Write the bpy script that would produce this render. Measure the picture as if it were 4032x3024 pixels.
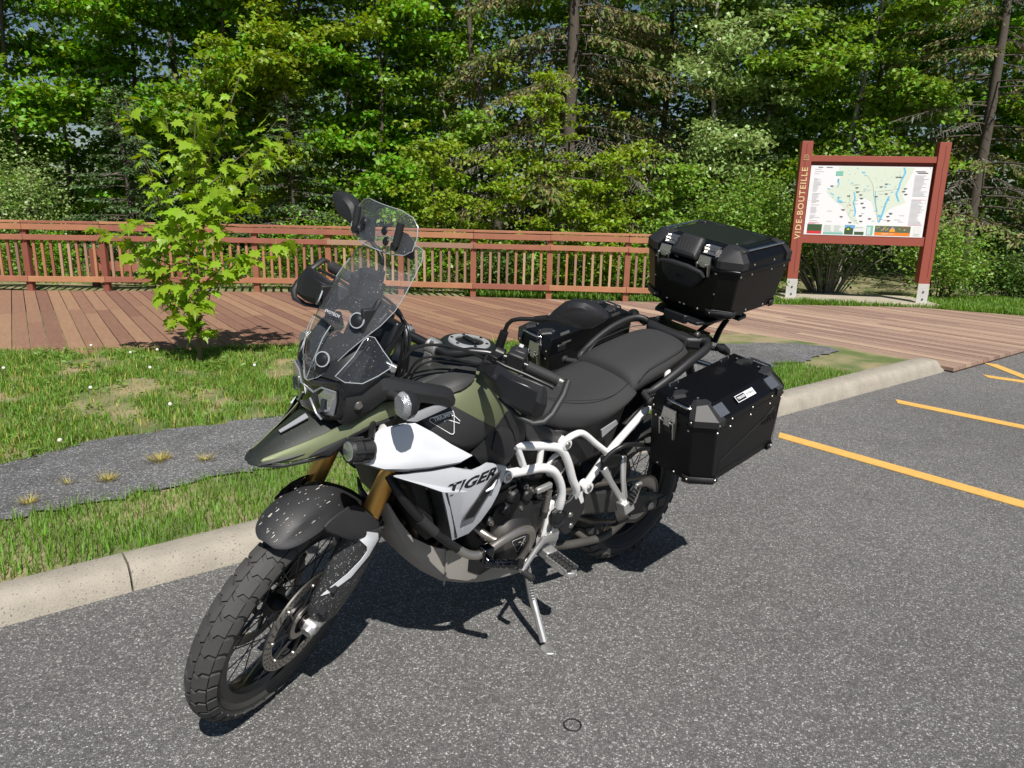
import bpy, bmesh, math, random
import numpy as np
from mathutils import Vector, Matrix, Euler, noise
R = math.radians
for o in list(bpy.data.objects): bpy.data.objects.remove(o)
scn = bpy.context.scene
COL = scn.collection
# ------------------------------------------------------------------ camera
cam_d = bpy.data.cameras.new('camera'); cam = bpy.data.objects.new('camera', cam_d); COL.objects.link(cam)
cam_d.sensor_width = 36.0; cam_d.sensor_fit = 'HORIZONTAL'; cam_d.lens = 36.0*2858.8/4032.0
cam_d.clip_start = 0.05; cam_d.clip_end = 600.0
PITCH, ROLL, CAMH = 0.24168, 0.024587, 1.499
cam.matrix_world = Matrix.Translation((0, 0, CAMH)) @ Matrix.Rotation(math.pi/2-PITCH, 4, 'X') @ Matrix.Rotation(ROLL, 4, 'Z')
scn.camera = cam
# ------------------------------------------------------------------ sky and sun
SUN_AZ, SUN_EL = R(288), R(52)
sdir = Vector((math.cos(SUN_EL)*math.cos(SUN_AZ), math.cos(SUN_EL)*math.sin(SUN_AZ), math.sin(SUN_EL)))
w = bpy.data.worlds.new('World'); scn.world = w; w.use_nodes = True
nt = w.node_tree; nt.nodes.clear()
sky = nt.nodes.new('ShaderNodeTexSky'); sky.sky_type = 'NISHITA'; sky.sun_disc = False
sky.sun_elevation = SUN_EL; sky.sun_rotation = math.atan2(sdir.x, sdir.y); sky.altitude = 350; sky.air_density = 1.0; sky.dust_density = 0.6
bg = nt.nodes.new('ShaderNodeBackground'); bg.inputs['Strength'].default_value = 0.05
ow = nt.nodes.new('ShaderNodeOutputWorld'); nt.links.new(sky.outputs[0], bg.inputs[0]); nt.links.new(bg.outputs[0], ow.inputs[0])
sun_d = bpy.data.lights.new('sun', 'SUN'); sun_d.energy = 5.0; sun_d.angle = R(0.53); sun_d.color = (1.0, 0.955, 0.89)
sun = bpy.data.objects.new('sun', sun_d); COL.objects.link(sun)
sun.rotation_euler = sdir.to_track_quat('Z', 'Y').to_euler(); sun.location = (3, -8, 12)
vs = scn.view_settings; vs.view_transform = 'Standard'; vs.look = 'None'; vs.exposure = 0.22; vs.gamma = 1.0; vs.use_curve_mapping = False
scn.cycles.max_bounces = 8; scn.cycles.transparent_max_bounces = 16; scn.cycles.diffuse_bounces = 3
scn.cycles.caustics_reflective = False; scn.cycles.caustics_refractive = False
rng = np.random.default_rng(7); random.seed(7)
# ------------------------------------------------------------------ materials
MATS = {}
def M(name, col, rough=.5, metal=0., var=0., vscale=8., bump=0., bscale=60., orand=0., irand=0., col2=None, spot=None, spotscale=30., spotthr=.6, trans=0., spec=.5, coat=0., hue=0., stretch=None):
    """procedural principled material: base colour varied by noise, by object or by island, second colour in noise spots, noise bump"""
    if name in MATS: return MATS[name]
    m = bpy.data.materials.new(name); m.use_nodes = True; n = m.node_tree.nodes; L = m.node_tree.links; n.clear()
    out = n.new('ShaderNodeOutputMaterial'); b = n.new('ShaderNodeBsdfPrincipled')
    b.inputs['Roughness'].default_value = rough; b.inputs['Metallic'].default_value = metal; b.inputs['Specular IOR Level'].default_value = spec
    if coat: b.inputs['Coat Weight'].default_value = coat; b.inputs['Coat Roughness'].default_value = .08
    tc = n.new('ShaderNodeTexCoord'); vec = tc.outputs['Object']
    if stretch:
        mp = n.new('ShaderNodeMapping'); mp.inputs['Scale'].default_value = stretch; L.new(vec, mp.inputs[0]); vec = mp.outputs[0]
    def noise_(scale, det=4.):
        t = n.new('ShaderNodeTexNoise'); t.inputs['Scale'].default_value = scale; t.inputs['Detail'].default_value = det; L.new(vec, t.inputs['Vector']); return t.outputs['Fac']
    rgb = n.new('ShaderNodeRGB'); rgb.outputs[0].default_value = (*col, 1); c = rgb.outputs[0]
    if col2:
        t = noise_(vscale); rp = n.new('ShaderNodeMapRange'); rp.inputs[1].default_value = .38; rp.inputs[2].default_value = .62; L.new(t, rp.inputs[0])
        mx = n.new('ShaderNodeMix'); mx.data_type = 'RGBA'; L.new(rp.outputs[0], mx.inputs[0]); L.new(c, mx.inputs[6]); mx.inputs[7].default_value = (*col2, 1); c = mx.outputs[2]
    def scale_val(c, src, lo, hi, huesrc=None):
        rp = n.new('ShaderNodeMapRange'); rp.inputs[3].default_value = lo; rp.inputs[4].default_value = hi; L.new(src, rp.inputs[0])
        h = n.new('ShaderNodeHueSaturation'); L.new(rp.outputs[0], h.inputs['Value']); L.new(c, h.inputs['Color'])
        if hue and huesrc is not None:
            r2 = n.new('ShaderNodeMapRange'); r2.inputs[3].default_value = .5-hue; r2.inputs[4].default_value = .5+hue; L.new(huesrc, r2.inputs[0]); L.new(r2.outputs[0], h.inputs['Hue'])
        return h.outputs[0]
    if var: c = scale_val(c, noise_(vscale), 1-var, 1+var)
    if orand:
        oi = n.new('ShaderNodeObjectInfo'); c = scale_val(c, oi.outputs['Random'], 1-orand, 1+orand, oi.outputs['Random'])
    if irand:
        g = n.new('ShaderNodeNewGeometry'); c = scale_val(c, g.outputs['Random Per Island'], 1-irand, 1+irand, g.outputs['Random Per Island'])
    if spot:
        t = noise_(spotscale, 3.); rp = n.new('ShaderNodeMapRange'); rp.inputs[1].default_value = spotthr; rp.inputs[2].default_value = spotthr+.06; L.new(t, rp.inputs[0])
        mx = n.new('ShaderNodeMix'); mx.data_type = 'RGBA'; L.new(rp.outputs[0], mx.inputs[0]); L.new(c, mx.inputs[6]); mx.inputs[7].default_value = (*spot, 1); c = mx.outputs[2]
    L.new(c, b.inputs['Base Color'])
    if bump:
        t = noise_(bscale); bp = n.new('ShaderNodeBump'); bp.inputs['Strength'].default_value = bump; bp.inputs['Distance'].default_value = .004; L.new(t, bp.inputs['Height']); L.new(bp.outputs[0], b.inputs['Normal'])
    sh = b.outputs[0]
    if trans:
        tr = n.new('ShaderNodeBsdfTranslucent'); hs = n.new('ShaderNodeHueSaturation'); hs.inputs['Value'].default_value = 1.35; hs.inputs['Saturation'].default_value = 1.1; hs.inputs['Hue'].default_value = .485
        L.new(c, hs.inputs['Color']); L.new(hs.outputs[0], tr.inputs['Color']); ms = n.new('ShaderNodeMixShader'); ms.inputs[0].default_value = trans; L.new(sh, ms.inputs[1]); L.new(tr.outputs[0], ms.inputs[2]); sh = ms.outputs[0]
    L.new(sh, out.inputs[0]); MATS[name] = m
    return m
# ------------------------------------------------------------------ mesh building
class MB:
    """collects shapes, then builds ONE mesh object"""
    def __init__(s, xf=None): s.v = []; s.f = []; s.xf = xf
    def add(s, vs, fs, xf=None):
        o = len(s.v)
        for p in vs:
            p = Vector(p)
            if xf is not None: p = xf @ p
            if s.xf is not None: p = s.xf @ p
            s.v.append(p)
        s.f += [tuple(i+o for i in f) for f in fs]; return s
    def box(s, c, d, rot=None, xf=None):
        x, y, z = [k/2 for k in d]; m = Matrix.Translation(c)
        if rot is not None: m = m @ (rot if isinstance(rot, Matrix) else Euler(rot).to_matrix().to_4x4())
        if xf is not None: m = xf @ m
        vs = [(a*x, b*y, e*z) for a in (-1, 1) for b in (-1, 1) for e in (-1, 1)]
        return s.add(vs, [(0,1,3,2),(4,6,7,5),(0,4,5,1),(2,3,7,6),(0,2,6,4),(1,5,7,3)], m)
    def hexa(s, low, up):
        """eight corners: four below, four above in the same order"""
        return s.add(list(low)+list(up), [(3,2,1,0),(4,5,6,7)]+[(i,(i+1)%4,4+(i+1)%4,4+i) for i in range(4)])
    def tube(s, pts, r, n=10, caps=True, closed=False, flat=1.0, up=None):
        """round bar along a list of points, r a number or one per point"""
        P = [Vector(p) for p in pts]; k = len(P); rr = r if isinstance(r, (list, tuple)) else [r]*k
        vs = []; prev = None
        for i in range(k):
            if closed: t = P[(i+1) % k]-P[i-1]
            else: t = P[min(i+1, k-1)]-P[max(i-1, 0)]
            t.normalize()
            if prev is None:
                a = Vector(up) if up else (Vector((0, 0, 1)) if abs(t.z) < .9 else Vector((1, 0, 0)))
            else: a = prev
            u = (a-t*a.dot(t)); u.normalize(); w_ = t.cross(u); prev = u
            for j in range(n):
                q = 2*math.pi*j/n; vs.append(P[i]+(u*math.cos(q)*flat+w_*math.sin(q))*rr[i])
        fs = []
        m = k if closed else k-1
        for i in range(m):
            for j in range(n):
                a = i*n+j; b = i*n+(j+1) % n; c = ((i+1) % k)*n+(j+1) % n; d = ((i+1) % k)*n+j; fs.append((a, b, c, d))
        if caps and not closed: fs += [tuple(range(n-1, -1, -1)), tuple(range((k-1)*n, k*n))]
        return s.add(vs, fs)
    def lathe(s, prof, c, axis='Y', n=32, xf=None, a0=0., a1=2*math.pi):
        """profile of (radius, along axis) turned about an axis through c"""
        full = abs(a1-a0-2*math.pi) < 1e-6; m = n if full else n+1; vs = []
        for i in range(m):
            a = a0+(a1-a0)*i/n; ca, sa = math.cos(a), math.sin(a)
            for (r, h) in prof:
                vs.append({'Y': (r*ca, h, r*sa), 'Z': (r*ca, r*sa, h), 'X': (h, r*ca, r*sa)}[axis])
        k = len(prof); fs = []
        for i in range(n):
            for j in range(k-1):
                i2 = (i+1) % m; fs.append((i*k+j, i*k+j+1, i2*k+j+1, i2*k+j))
        mt = Matrix.Translation(c)
        if xf is not None: mt = mt @ xf
        return s.add(vs, fs, mt)
    def prism(s, outl, h0, h1, plane='XZ', xf=None):
        """2D outline pushed between two planes"""
        k = len(outl)
        if plane == 'XZ': V = [(x, h0, z) for x, z in outl]+[(x, h1, z) for x, z in outl]
        elif plane == 'XY': V = [(x, y, h0) for x, y in outl]+[(x, y, h1) for x, y in outl]
        else: V = [(h0, y, z) for y, z in outl]+[(h1, y, z) for y, z in outl]
        return s.add(V, [tuple(range(k)), tuple(range(2*k-1, k-1, -1))]+[(i, (i+1) % k, k+(i+1) % k, k+i)[::-1] for i in range(k)], xf)
    def plate(s, pts, t, bulge=0., out=(0, 1, 0), rings=(1., .86, .55)):
        """panel from an outline of 3D points: outer skin bulged towards out, thickness t behind"""
        P = [Vector(p) for p in pts]; k = len(P); c = sum(P, Vector())/k; o = Vector(out).normalized(); vs = []; fs = []
        for q in rings:
            for p in P: vs.append(c+(p-c)*q+o*bulge*(1-q*q))
        vs.append(c+o*bulge); top = len(vs)-1
        for i in range(len(rings)-1):
            for j in range(k): fs.append((i*k+j, i*k+(j+1) % k, (i+1)*k+(j+1) % k, (i+1)*k+j))
        b = (len(rings)-1)*k
        for j in range(k): fs.append((b+j, b+(j+1) % k, top))
        o2 = len(vs)
        for p in P: vs.append(p-o*t)
        vs.append(c-o*t*.5+o*bulge*.6)
        for j in range(k): fs.append((j, o2+j, o2+(j+1) % k, (j+1) % k)); fs.append((o2+j, o2+k, o2+(j+1) % k))
        return s.add(vs, fs)
    def loft(s, secs, caps=True, closed=True):
        """skin through rings of equal length"""
        k = len(secs[0]); vs = [p for q in secs for p in q]; fs = []
        for i in range(len(secs)-1):
            for j in range(k if closed else k-1):
                a = i*k+j; b = i*k+(j+1) % k; fs.append((a, b, b+k, a+k))
        if caps: fs += [tuple(range(k-1, -1, -1)), tuple(range((len(secs)-1)*k, len(secs)*k))]
        return s.add(vs, fs)
    def sheet(s, grid, t=0., out=None):
        """rows of points as a skin with thickness t (0: single)"""
        nr, nc = len(grid), len(grid[0]); G = [[Vector(p) for p in row] for row in grid]
        fs = [(i*nc+j, i*nc+j+1, (i+1)*nc+j+1, (i+1)*nc+j) for i in range(nr-1) for j in range(nc-1)]
        vs = [p for row in G for p in row]
        if t:
            N = []
            for i in range(nr):
                for j in range(nc):
                    du = G[i][min(j+1, nc-1)]-G[i][max(j-1, 0)]; dv = G[min(i+1, nr-1)][j]-G[max(i-1, 0)][j]; q = du.cross(dv)
                    N.append(q.normalized() if q.length > 1e-9 else Vector((0, 0, 1)))
            if out is not None and sum((q.dot(Vector(out)) for q in N)) < 0: N = [-q for q in N]
            o = len(vs); vs = vs+[p-q*t for p, q in zip(vs, N)]; fs += [tuple(a+o for a in f[::-1]) for f in fs]
            ring = [j for j in range(nc)]+[i*nc+nc-1 for i in range(1, nr)]+[(nr-1)*nc+j for j in range(nc-2, -1, -1)]+[i*nc for i in range(nr-2, 0, -1)]
            for a, b in zip(ring, ring[1:]+ring[:1]): fs.append((a, a+o, b+o, b))
        return s.add(vs, fs)
    def mesh(s, name, smooth=38):
        me = bpy.data.meshes.new(name); me.from_pydata([tuple(p) for p in s.v], [], s.f)
        bm = bmesh.new(); bm.from_mesh(me); bmesh.ops.recalc_face_normals(bm, faces=bm.faces); bm.to_mesh(me); bm.free()
        if smooth:
            me.shade_smooth(); me.set_sharp_from_angle(angle=R(smooth))
        return me
    def build(s, name, mat, parent=None, smooth=38, bevel=0., sub=0, segs=2):
        o = bpy.data.objects.new(name, s.mesh(name, smooth)); COL.objects.link(o)
        o.data.materials.append(mat)
        if parent: o.parent = parent
        if bevel:
            b = o.modifiers.new('bevel', 'BEVEL'); b.width = bevel; b.segments = segs; b.limit_method = 'ANGLE'; b.angle_limit = R(35); b.harden_normals = False
        if sub:
            q = o.modifiers.new('sub', 'SUBSURF'); q.levels = sub; q.render_levels = sub
            if sub: o.data.shade_smooth()
        return o
def tag(o, label=None, cat=None, group=None, kind=None):
    if label: o['label'] = label
    if cat: o['category'] = cat
    if group: o['group'] = group
    if kind: o['kind'] = kind
    return o
def empty(name, loc=(0, 0, 0), rz=0.):
    o = bpy.data.objects.new(name, None); COL.objects.link(o); o.location = loc; o.rotation_euler = (0, 0, rz); o.empty_display_size = .1; return o
def inst(name, mesh, parent=None, mw=None):
    o = bpy.data.objects.new(name, mesh); COL.objects.link(o); o.parent = parent
    if mw is not None: o.matrix_local = mw
    return o
def npmesh(name, V, F, mat):
    """big mesh from numpy arrays; F is (n,3) or (n,4)"""
    me = bpy.data.meshes.new(name); V = np.asarray(V, np.float32); F = np.asarray(F, np.int32); k = F.shape[1]
    me.vertices.add(len(V)); me.vertices.foreach_set('co', V.ravel()); me.loops.add(F.size); me.loops.foreach_set('vertex_index', F.ravel())
    me.polygons.add(len(F)); me.polygons.foreach_set('loop_start', np.arange(0, F.size, k, dtype=np.int32)); me.polygons.foreach_set('loop_total', np.full(len(F), k, np.int32))
    me.update(calc_edges=True); me.materials.append(mat); return me
def npobj(name, V, F, mat, parent=None):
    o = bpy.data.objects.new(name, npmesh(name, V, F, mat)); COL.objects.link(o)
    if parent:
        o.parent = parent
        if name != 'trunk': o['kind'] = 'stuff'
    return o
def text_mesh(txt, size, mat, shear=0., sx=1., bold=0., extrude=.0006, spacing=1.0, align='CENTER'):
    cu = bpy.data.curves.new('lettering', 'FONT'); cu.body = txt; cu.size = size; cu.shear = shear; cu.extrude = extrude; cu.offset = bold; cu.space_character = spacing; cu.align_x = align; cu.align_y = 'CENTER'; cu.resolution_u = 3
    ob = bpy.data.objects.new('lettering', cu); COL.objects.link(ob)
    me = bpy.data.meshes.new_from_object(ob.evaluated_get(bpy.context.evaluated_depsgraph_get())); bpy.data.objects.remove(ob); bpy.data.curves.remove(cu)
    for v in me.vertices: v.co.x *= sx
    me.materials.clear(); me.materials.append(mat); me.name = 'lettering'; return me
def frame(o, xdir, ydir):
    """matrix with x along xdir, y as near ydir as possible, z out of the sheet"""
    x = Vector(xdir).normalized(); z = x.cross(Vector(ydir)).normalized(); y = z.cross(x)
    m = Matrix((x, y, z)).transposed().to_4x4(); m.translation = Vector(o); return m
# ------------------------------------------------------------------ setting materials
def asphalt_mat(name, lo, hi, tint, scale, patch):
    m = bpy.data.materials.new(name); m.use_nodes = True; n = m.node_tree.nodes; L = m.node_tree.links; b = n['Principled BSDF']; b.inputs['Roughness'].default_value = .85; b.inputs['Specular IOR Level'].default_value = .3
    tc = n.new('ShaderNodeTexCoord')
    v = n.new('ShaderNodeTexVoronoi'); v.inputs['Scale'].default_value = scale; L.new(tc.outputs['Object'], v.inputs['Vector'])
    sp = n.new('ShaderNodeSeparateColor'); L.new(v.outputs['Color'], sp.inputs[0])
    rp = n.new('ShaderNodeValToRGB'); e = rp.color_ramp.elements
    e[0].position = 0.; e[0].color = (*[lo*t for t in tint], 1); e[1].position = 1.; e[1].color = (*[hi*1.9*t for t in tint], 1)
    q = rp.color_ramp.elements.new(.55); q.color = (*[(lo+hi)*.42*t for t in tint], 1); q = rp.color_ramp.elements.new(.85); q.color = (*[hi*t for t in tint], 1)
    L.new(sp.outputs[0], rp.inputs[0])
    # dark binder between the stones
    v2 = n.new('ShaderNodeTexVoronoi'); v2.feature = 'DISTANCE_TO_EDGE'; v2.inputs['Scale'].default_value = scale; L.new(tc.outputs['Object'], v2.inputs['Vector'])
    mr = n.new('ShaderNodeMapRange'); mr.inputs[1].default_value = 0.; mr.inputs[2].default_value = .22; mr.inputs[3].default_value = .45; mr.inputs[4].default_value = 1.; L.new(v2.outputs['Distance'], mr.inputs[0])
    h1 = n.new('ShaderNodeHueSaturation'); L.new(rp.outputs[0], h1.inputs['Color']); L.new(mr.outputs[0], h1.inputs['Value'])
    last = h1.outputs[0]
    for sc_, am in ((.7, patch), (5., patch*.8), (38., .16)):
        t = n.new('ShaderNodeTexNoise'); t.inputs['Scale'].default_value = sc_; t.inputs['Detail'].default_value = 4; L.new(tc.outputs['Object'], t.inputs['Vector'])
        r2 = n.new('ShaderNodeMapRange'); r2.inputs[1].default_value = .3; r2.inputs[2].default_value = .7; r2.inputs[3].default_value = 1-am; r2.inputs[4].default_value = 1+am; L.new(t.outputs['Fac'], r2.inputs[0])
        h = n.new('ShaderNodeHueSaturation'); L.new(last, h.inputs['Color']); L.new(r2.outputs[0], h.inputs['Value']); last = h.outputs[0]
    L.new(last, b.inputs['Base Color'])
    bp = n.new('ShaderNodeBump'); bp.inputs['Strength'].default_value = .75; bp.inputs['Distance'].default_value = .004
    ad = n.new('ShaderNodeMath'); ad.operation = 'MULTIPLY_ADD'; L.new(sp.outputs[1], ad.inputs[0]); ad.inputs[1].default_value = .7; L.new(mr.outputs[0], ad.inputs[2]); L.new(ad.outputs[0], bp.inputs['Height']); L.new(bp.outputs[0], b.inputs['Normal'])
    return m
m_asph = asphalt_mat('asphalt', .16, .315, (1.0, .985, .96), 190., .09)
m_path = asphalt_mat('path_stone', .13, .28, (1.0, 1.0, 1.02), 150., .2)
m_conc = M('kerb_concrete', (.36, .325, .27), .9, var=.28, vscale=9, bump=1., bscale=140, spot=(.13, .125, .13), spotscale=110, spotthr=.625)
m_conc2 = M('slab_concrete', (.42, .37, .29), .9, var=.2, vscale=6, bump=.5, bscale=90)
m_yellow = M('road_paint', (.74, .43, .11), .7, var=.12, vscale=9, bump=.9, bscale=170, spot=(.12, .095, .06), spotscale=120, spotthr=.64)
m_soil = M('lawn_soil', (.11, .15, .045), .95, col2=(.30, .25, .14), vscale=2.6, bump=1., bscale=60)
m_deck = M('deck_wood', (.27, .150, .098), .72, orand=.24, hue=.012, var=.22, vscale=3.2, bump=.4, bscale=24, stretch=(1., 7., 1.), spot=(.50, .34, .24), spotscale=16, spotthr=.66)
m_deck_grey = M('deck_wood_grey', (.33, .22, .165), .8, orand=.3, hue=.012, var=.3, vscale=3.0, bump=.4, bscale=24, stretch=(1., 9., 1.), spot=(.52, .43, .36), spotscale=14, spotthr=.64)
m_fence = M('fence_wood', (.34, .145, .082), .7, orand=.2, hue=.014, var=.22, vscale=5, bump=.3, bscale=30)
m_fence_dark = M('fence_post_wood', (.26, .095, .055), .7, orand=.15, hue=.01, var=.2, vscale=6, bump=.3, bscale=30)
m_fence_pale = M('fence_pale_wood', (.34, .21, .14), .8, orand=.35, hue=.015, var=.15, vscale=8, bump=.3, bscale=30)
m_sign = M('sign_paint', (.30, .072, .046), .55, var=.07, vscale=20, bump=.15, bscale=80)
m_crack = M('sign_crack', (.035, .012, .01), .9)
m_galv = M('galvanised', (.62, .62, .60), .5, .3, var=.15, vscale=18)
m_letter = M('carved_letter', (.72, .52, .28), .6)
# ------------------------------------------------------------------ ground
KD = Vector((.788, .6157, 0)); KN = Vector((-.6157, .788, 0))       # along the kerb, and away from the road
def kp(s, n, z): q = KD*s+KN*n; return (q.x, q.y, z)
g = MB(); g.add([(-150, -120, 0), (150, -120, 0), (150, 150, 0), (-150, 150, 0)], [(0, 1, 2, 3)]); ground = g.build('asphalt_ground', m_asph); tag(ground, kind='structure')
KS0, KS1 = -9.0, 7.78
def lawn_z(x, y):
    n_ = -.6157*x+.788*y; d = n_-3.08
    return .078-.045*min(1., max(0., (d-.9)/2.2))+.006*math.sin(x*2.1+y)*math.cos(y*1.7)
def clip(poly, a, b, c):
    """keep the part of a 2D polygon with a*x+b*y<=c"""
    out = []
    for i in range(len(poly)):
        p, q = poly[i], poly[(i+1) % len(poly)]; dp = a*p[0]+b*p[1]-c; dq = a*q[0]+b*q[1]-c
        if dp <= 0: out.append(p)
        if dp*dq < 0: t = dp/(dp-dq); out.append((p[0]+(q[0]-p[0])*t, p[1]+(q[1]-p[1])*t))
    return out
def inside(poly, x, y):
    """vectorised point in polygon"""
    r = np.zeros(np.shape(x), bool); n_ = len(poly)
    for i in range(n_):
        x1, y1 = poly[i]; x2, y2 = poly[(i+1) % n_]
        if y1 == y2: continue
        r ^= ((y1 > y) != (y2 > y)) & (x < (x2-x1)*(y-y1)/(y2-y1)+x1)
    return r
# lawn sheet: from the kerb to the woods
def grid_sheet(name, mat, xs, ys, zf, keep):
    nx, ny = len(xs), len(ys); V = [(x, y, zf(x, y)) for y in ys for x in xs]; F = []
    for j in range(ny-1):
        for i in range(nx-1):
            cx, cy = (xs[i]+xs[i+1])/2, (ys[j]+ys[j+1])/2
            if keep(cx, cy): F.append((j*nx+i, j*nx+i+1, (j+1)*nx+i+1, (j+1)*nx+i))
    o = npobj(name, V, F, mat); o.data.shade_smooth(); return o
lw = MB(); ss = np.linspace(KS0, KS1-.15, 60); nn = [3.06, 3.2, 3.4, 3.7, 4.0, 4.4, 4.8, 5.2, 5.8, 6.5, 7.5, 9, 11]
def lz(s, n_): p = kp(s, n_, 0); return lawn_z(p[0], p[1])
lawn = lw.sheet([[kp(s, n_, lz(s, n_)) for s in ss] for n_ in nn]).build('lawn_ground', m_soil); tag(lawn, kind='structure')
wf = MB(); wx = np.linspace(-60, 60, 61); wy = [11.3, 11.8, 12.5, 14, 17, 22, 30, 45, 70]
wood_floor = wf.sheet([[(x, y+(.0 if y > 12 else .0), .03+.02*math.sin(x*1.3+y)+max(0, (y-20)*.02)) for x in wx] for y in wy]).build('wood_floor_ground', m_soil); tag(wood_floor, kind='structure')
sl = MB(); sl.sheet([[(x, y, .035) for x in np.linspace(4.6, 30, 24)] for y in (8.9, 9.6, 10.4, 11.2, 11.9)]); 
lawn2 = sl.build('verge_ground', m_soil); tag(lawn2, kind='structure')
# stone-dust path across the lawn
PATH = [(-6.2, -.2), (-3.9, 1.55), (-2.27, 2.99), (-2.07, 3.14), (-1.76, 3.36), (-1.53, 3.56), (-1.33, 3.67), (-.6, 4.25), (.3, 4.95), (1.2, 5.7), (2.05, 6.42), (2.58, 6.77), (2.85, 6.98), (3.39, 7.47), (3.40, 7.75), (3.1, 7.95), (2.1, 7.85), (1.0, 7.2), (0, 6.3), (-.8, 5.4), (-1.61, 4.64), (-1.99, 4.44), (-2.44, 4.18), (-2.65, 3.85), (-2.76, 3.69), (-4.2, 2.6), (-6.6, .7)]
def wiggle(poly, amp, step, seed):
    out = []; rs = random.Random(seed)
    for i in range(len(poly)):
        p, q = Vector(poly[i]), Vector(poly[(i+1) % len(poly)]); k = max(1, int((q-p).length/step))
        for j in range(k): t = p+(q-p)*(j/k); out.append((t.x+rs.uniform(-amp, amp), t.y+rs.uniform(-amp, amp)))
    return out
PATHW = wiggle(PATH, .06, .07, 3)
pb = bmesh.new(); fc = pb.faces.new([pb.verts.new((x, y, lawn_z(x, y)+.012)) for x, y in PATHW]); bmesh.ops.triangulate(pb, faces=[fc]); me = bpy.data.meshes.new('path'); pb.to_mesh(me); pb.free()
me.materials.append(m_path); path = inst('path', me); tag(path, kind='structure')
# ------------------------------------------------------------------ kerb, three cast lengths with joints
def kerb_section(s):
    t = min(1., max(0., (s+2)/8.5)); h = .082+.04*t; b = 3.085+.045*t
    return [(2.90, -.03), (2.905, .0), (2.918, h*.55), (2.94, h-.012), (2.957, h-.002), (3.0, h+.003), (b-.02, h), (b, h-.012), (b, -.03)]
kerb_mats = m_conc; cuts = [KS0, -5.6, -2.6, .42, 3.95, 7.55]
kerb = empty('kerb', (0, 0, 0)); tag(kerb, kind='structure')
for a, b in zip(cuts, cuts[1:]):
    k = MB(); secs = []
    for s in np.linspace(a+.004, b-.004, 24):
        j = lambda q: .0022*noise.noise(Vector((s*9, q*31., 0)))
        secs.append([kp(s, n_+j(i), z+j(i+9)) for i, (n_, z) in enumerate(kerb_section(s))])
    if b == cuts[-1]:
        secs.append([kp(b+.04, n_, z*.96) for n_, z in kerb_section(b)]); secs.append([kp(b+.20, n_*1.0+.012, max(-.03, z*.10)) for n_, z in kerb_section(b)])
    k.loft(secs).build('kerb_length', m_conc, kerb, smooth=50)
# a crack line and weeds at its foot are left to the geometry joints
# ------------------------------------------------------------------ painted lines
def line(poly, label):
    m = MB(); m.prism(poly, .001, .005, 'XY'); o = m.build('painted_line', m_yellow, smooth=0); tag(o, label, 'road marking', 'yellow parking lines'); return o
def stripe(a, b, wd, label, skew=0.):
    a, b = Vector((*a, 0)), Vector((*b, 0)); d = (b-a).normalized(); q = Vector((-d.y, d.x, 0))*wd/2
    line([tuple((a-q-d*skew)[:2]), tuple((b-q)[:2]), tuple((b+q)[:2]), tuple((a+q+d*skew)[:2])], label)
stripe((1.85, 4.79), (4.6, 1.35), .115, 'long yellow painted line starting at the side case and running out to the right', -.03)
stripe((3.175, 5.80), (5.9, 2.75), .115, 'yellow painted line in the middle, parallel to the longest one', -.03)
stripe((4.57, 6.86), (6.6, 5.1), .115, 'short yellow painted line below the slanted one at the right edge', -.03)
stripe((5.01, 7.48), (4.93, 6.62), .11, 'slanted yellow painted line meeting another at the right edge', .03)
# ------------------------------------------------------------------ deck
DZ = .05
DECK = [(-10.2, 6.55), (-6.2, 6.55), (-4.86, 6.68), (-4.15, 6.75), (-3.45, 6.95), (-2.26, 7.25), (-.91, 7.75), (.6, 7.75), (2.14, 7.80), (2.71, 7.93), (3.56, 8.06), (4.05, 7.46), (4.33, 6.98), (5.85, 8.19), (8.8, 10.6), (7.75, 11.0), (6.55, 11.72), (4.24, 11.66), (1.75, 11.62), (.59, 11.62), (-.7, 11.68), (-2.98, 11.80), (-7.77, 11.1), (-10.4, 10.7)]
deck = empty('wooden_deck', (0, 0, DZ)); tag(deck, kind='structure')
DA = R(124.1); dd = (math.cos(DA), math.sin(DA)); dn = (math.sin(DA), -math.cos(DA)); PW, GAP = .150, .010
dr = random.Random(5)
k0 = math.floor(min(dn[0]*x+dn[1]*y for x, y in DECK)/PW); k1 = math.ceil(max(dn[0]*x+dn[1]*y for x, y in DECK)/PW)
for k in range(k0, k1):
    strip = clip(clip(DECK, dn[0], dn[1], (k+1)*PW-GAP), -dn[0], -dn[1], -k*PW)
    if len(strip) < 3: continue
    # the plank's own frame lies along the plank so that the grain runs with it
    c = (dn[0]*(k+.5)*PW, dn[1]*(k+.5)*PW); pl = [(dd[0]*(x-c[0])+dd[1]*(y-c[1]), -dn[0]*(x-c[0])-dn[1]*(y-c[1])) for x, y in strip]
    xs = [p[0] for p in pl]; L0, L1 = min(xs), max(xs)
    joints = sorted([L0]+([L0+dr.uniform(.3, .7)*(L1-L0)] if L1-L0 > 3.2 else [])+[L1])
    for a, b in zip(joints, joints[1:]):
        q = clip(clip(pl, 1, 0, b-(.003 if b < L1 else 0)), -1, 0, -a)
        if len(q) < 3: continue
        m = MB(); m.prism(q, -.035, dr.uniform(-.002, .002), 'XY')
        mx = sum(p[0] for p in q)/len(q)*dd[0]+c[0]
        o = m.build('plank', m_deck if mx+dr.uniform(-1.2, 1.2) < 1.6 else m_deck_grey, deck, smooth=0)
        o.matrix_local = Matrix.Translation((c[0], c[1], 0)) @ Matrix.Rotation(DA, 4, 'Z')
j = MB(); j.prism([(x, y) for x, y in DECK], -.10, -.038, 'XY'); j.build('joist_bed', M('joist', (.05, .03, .02), .9), deck, smooth=0)
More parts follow.
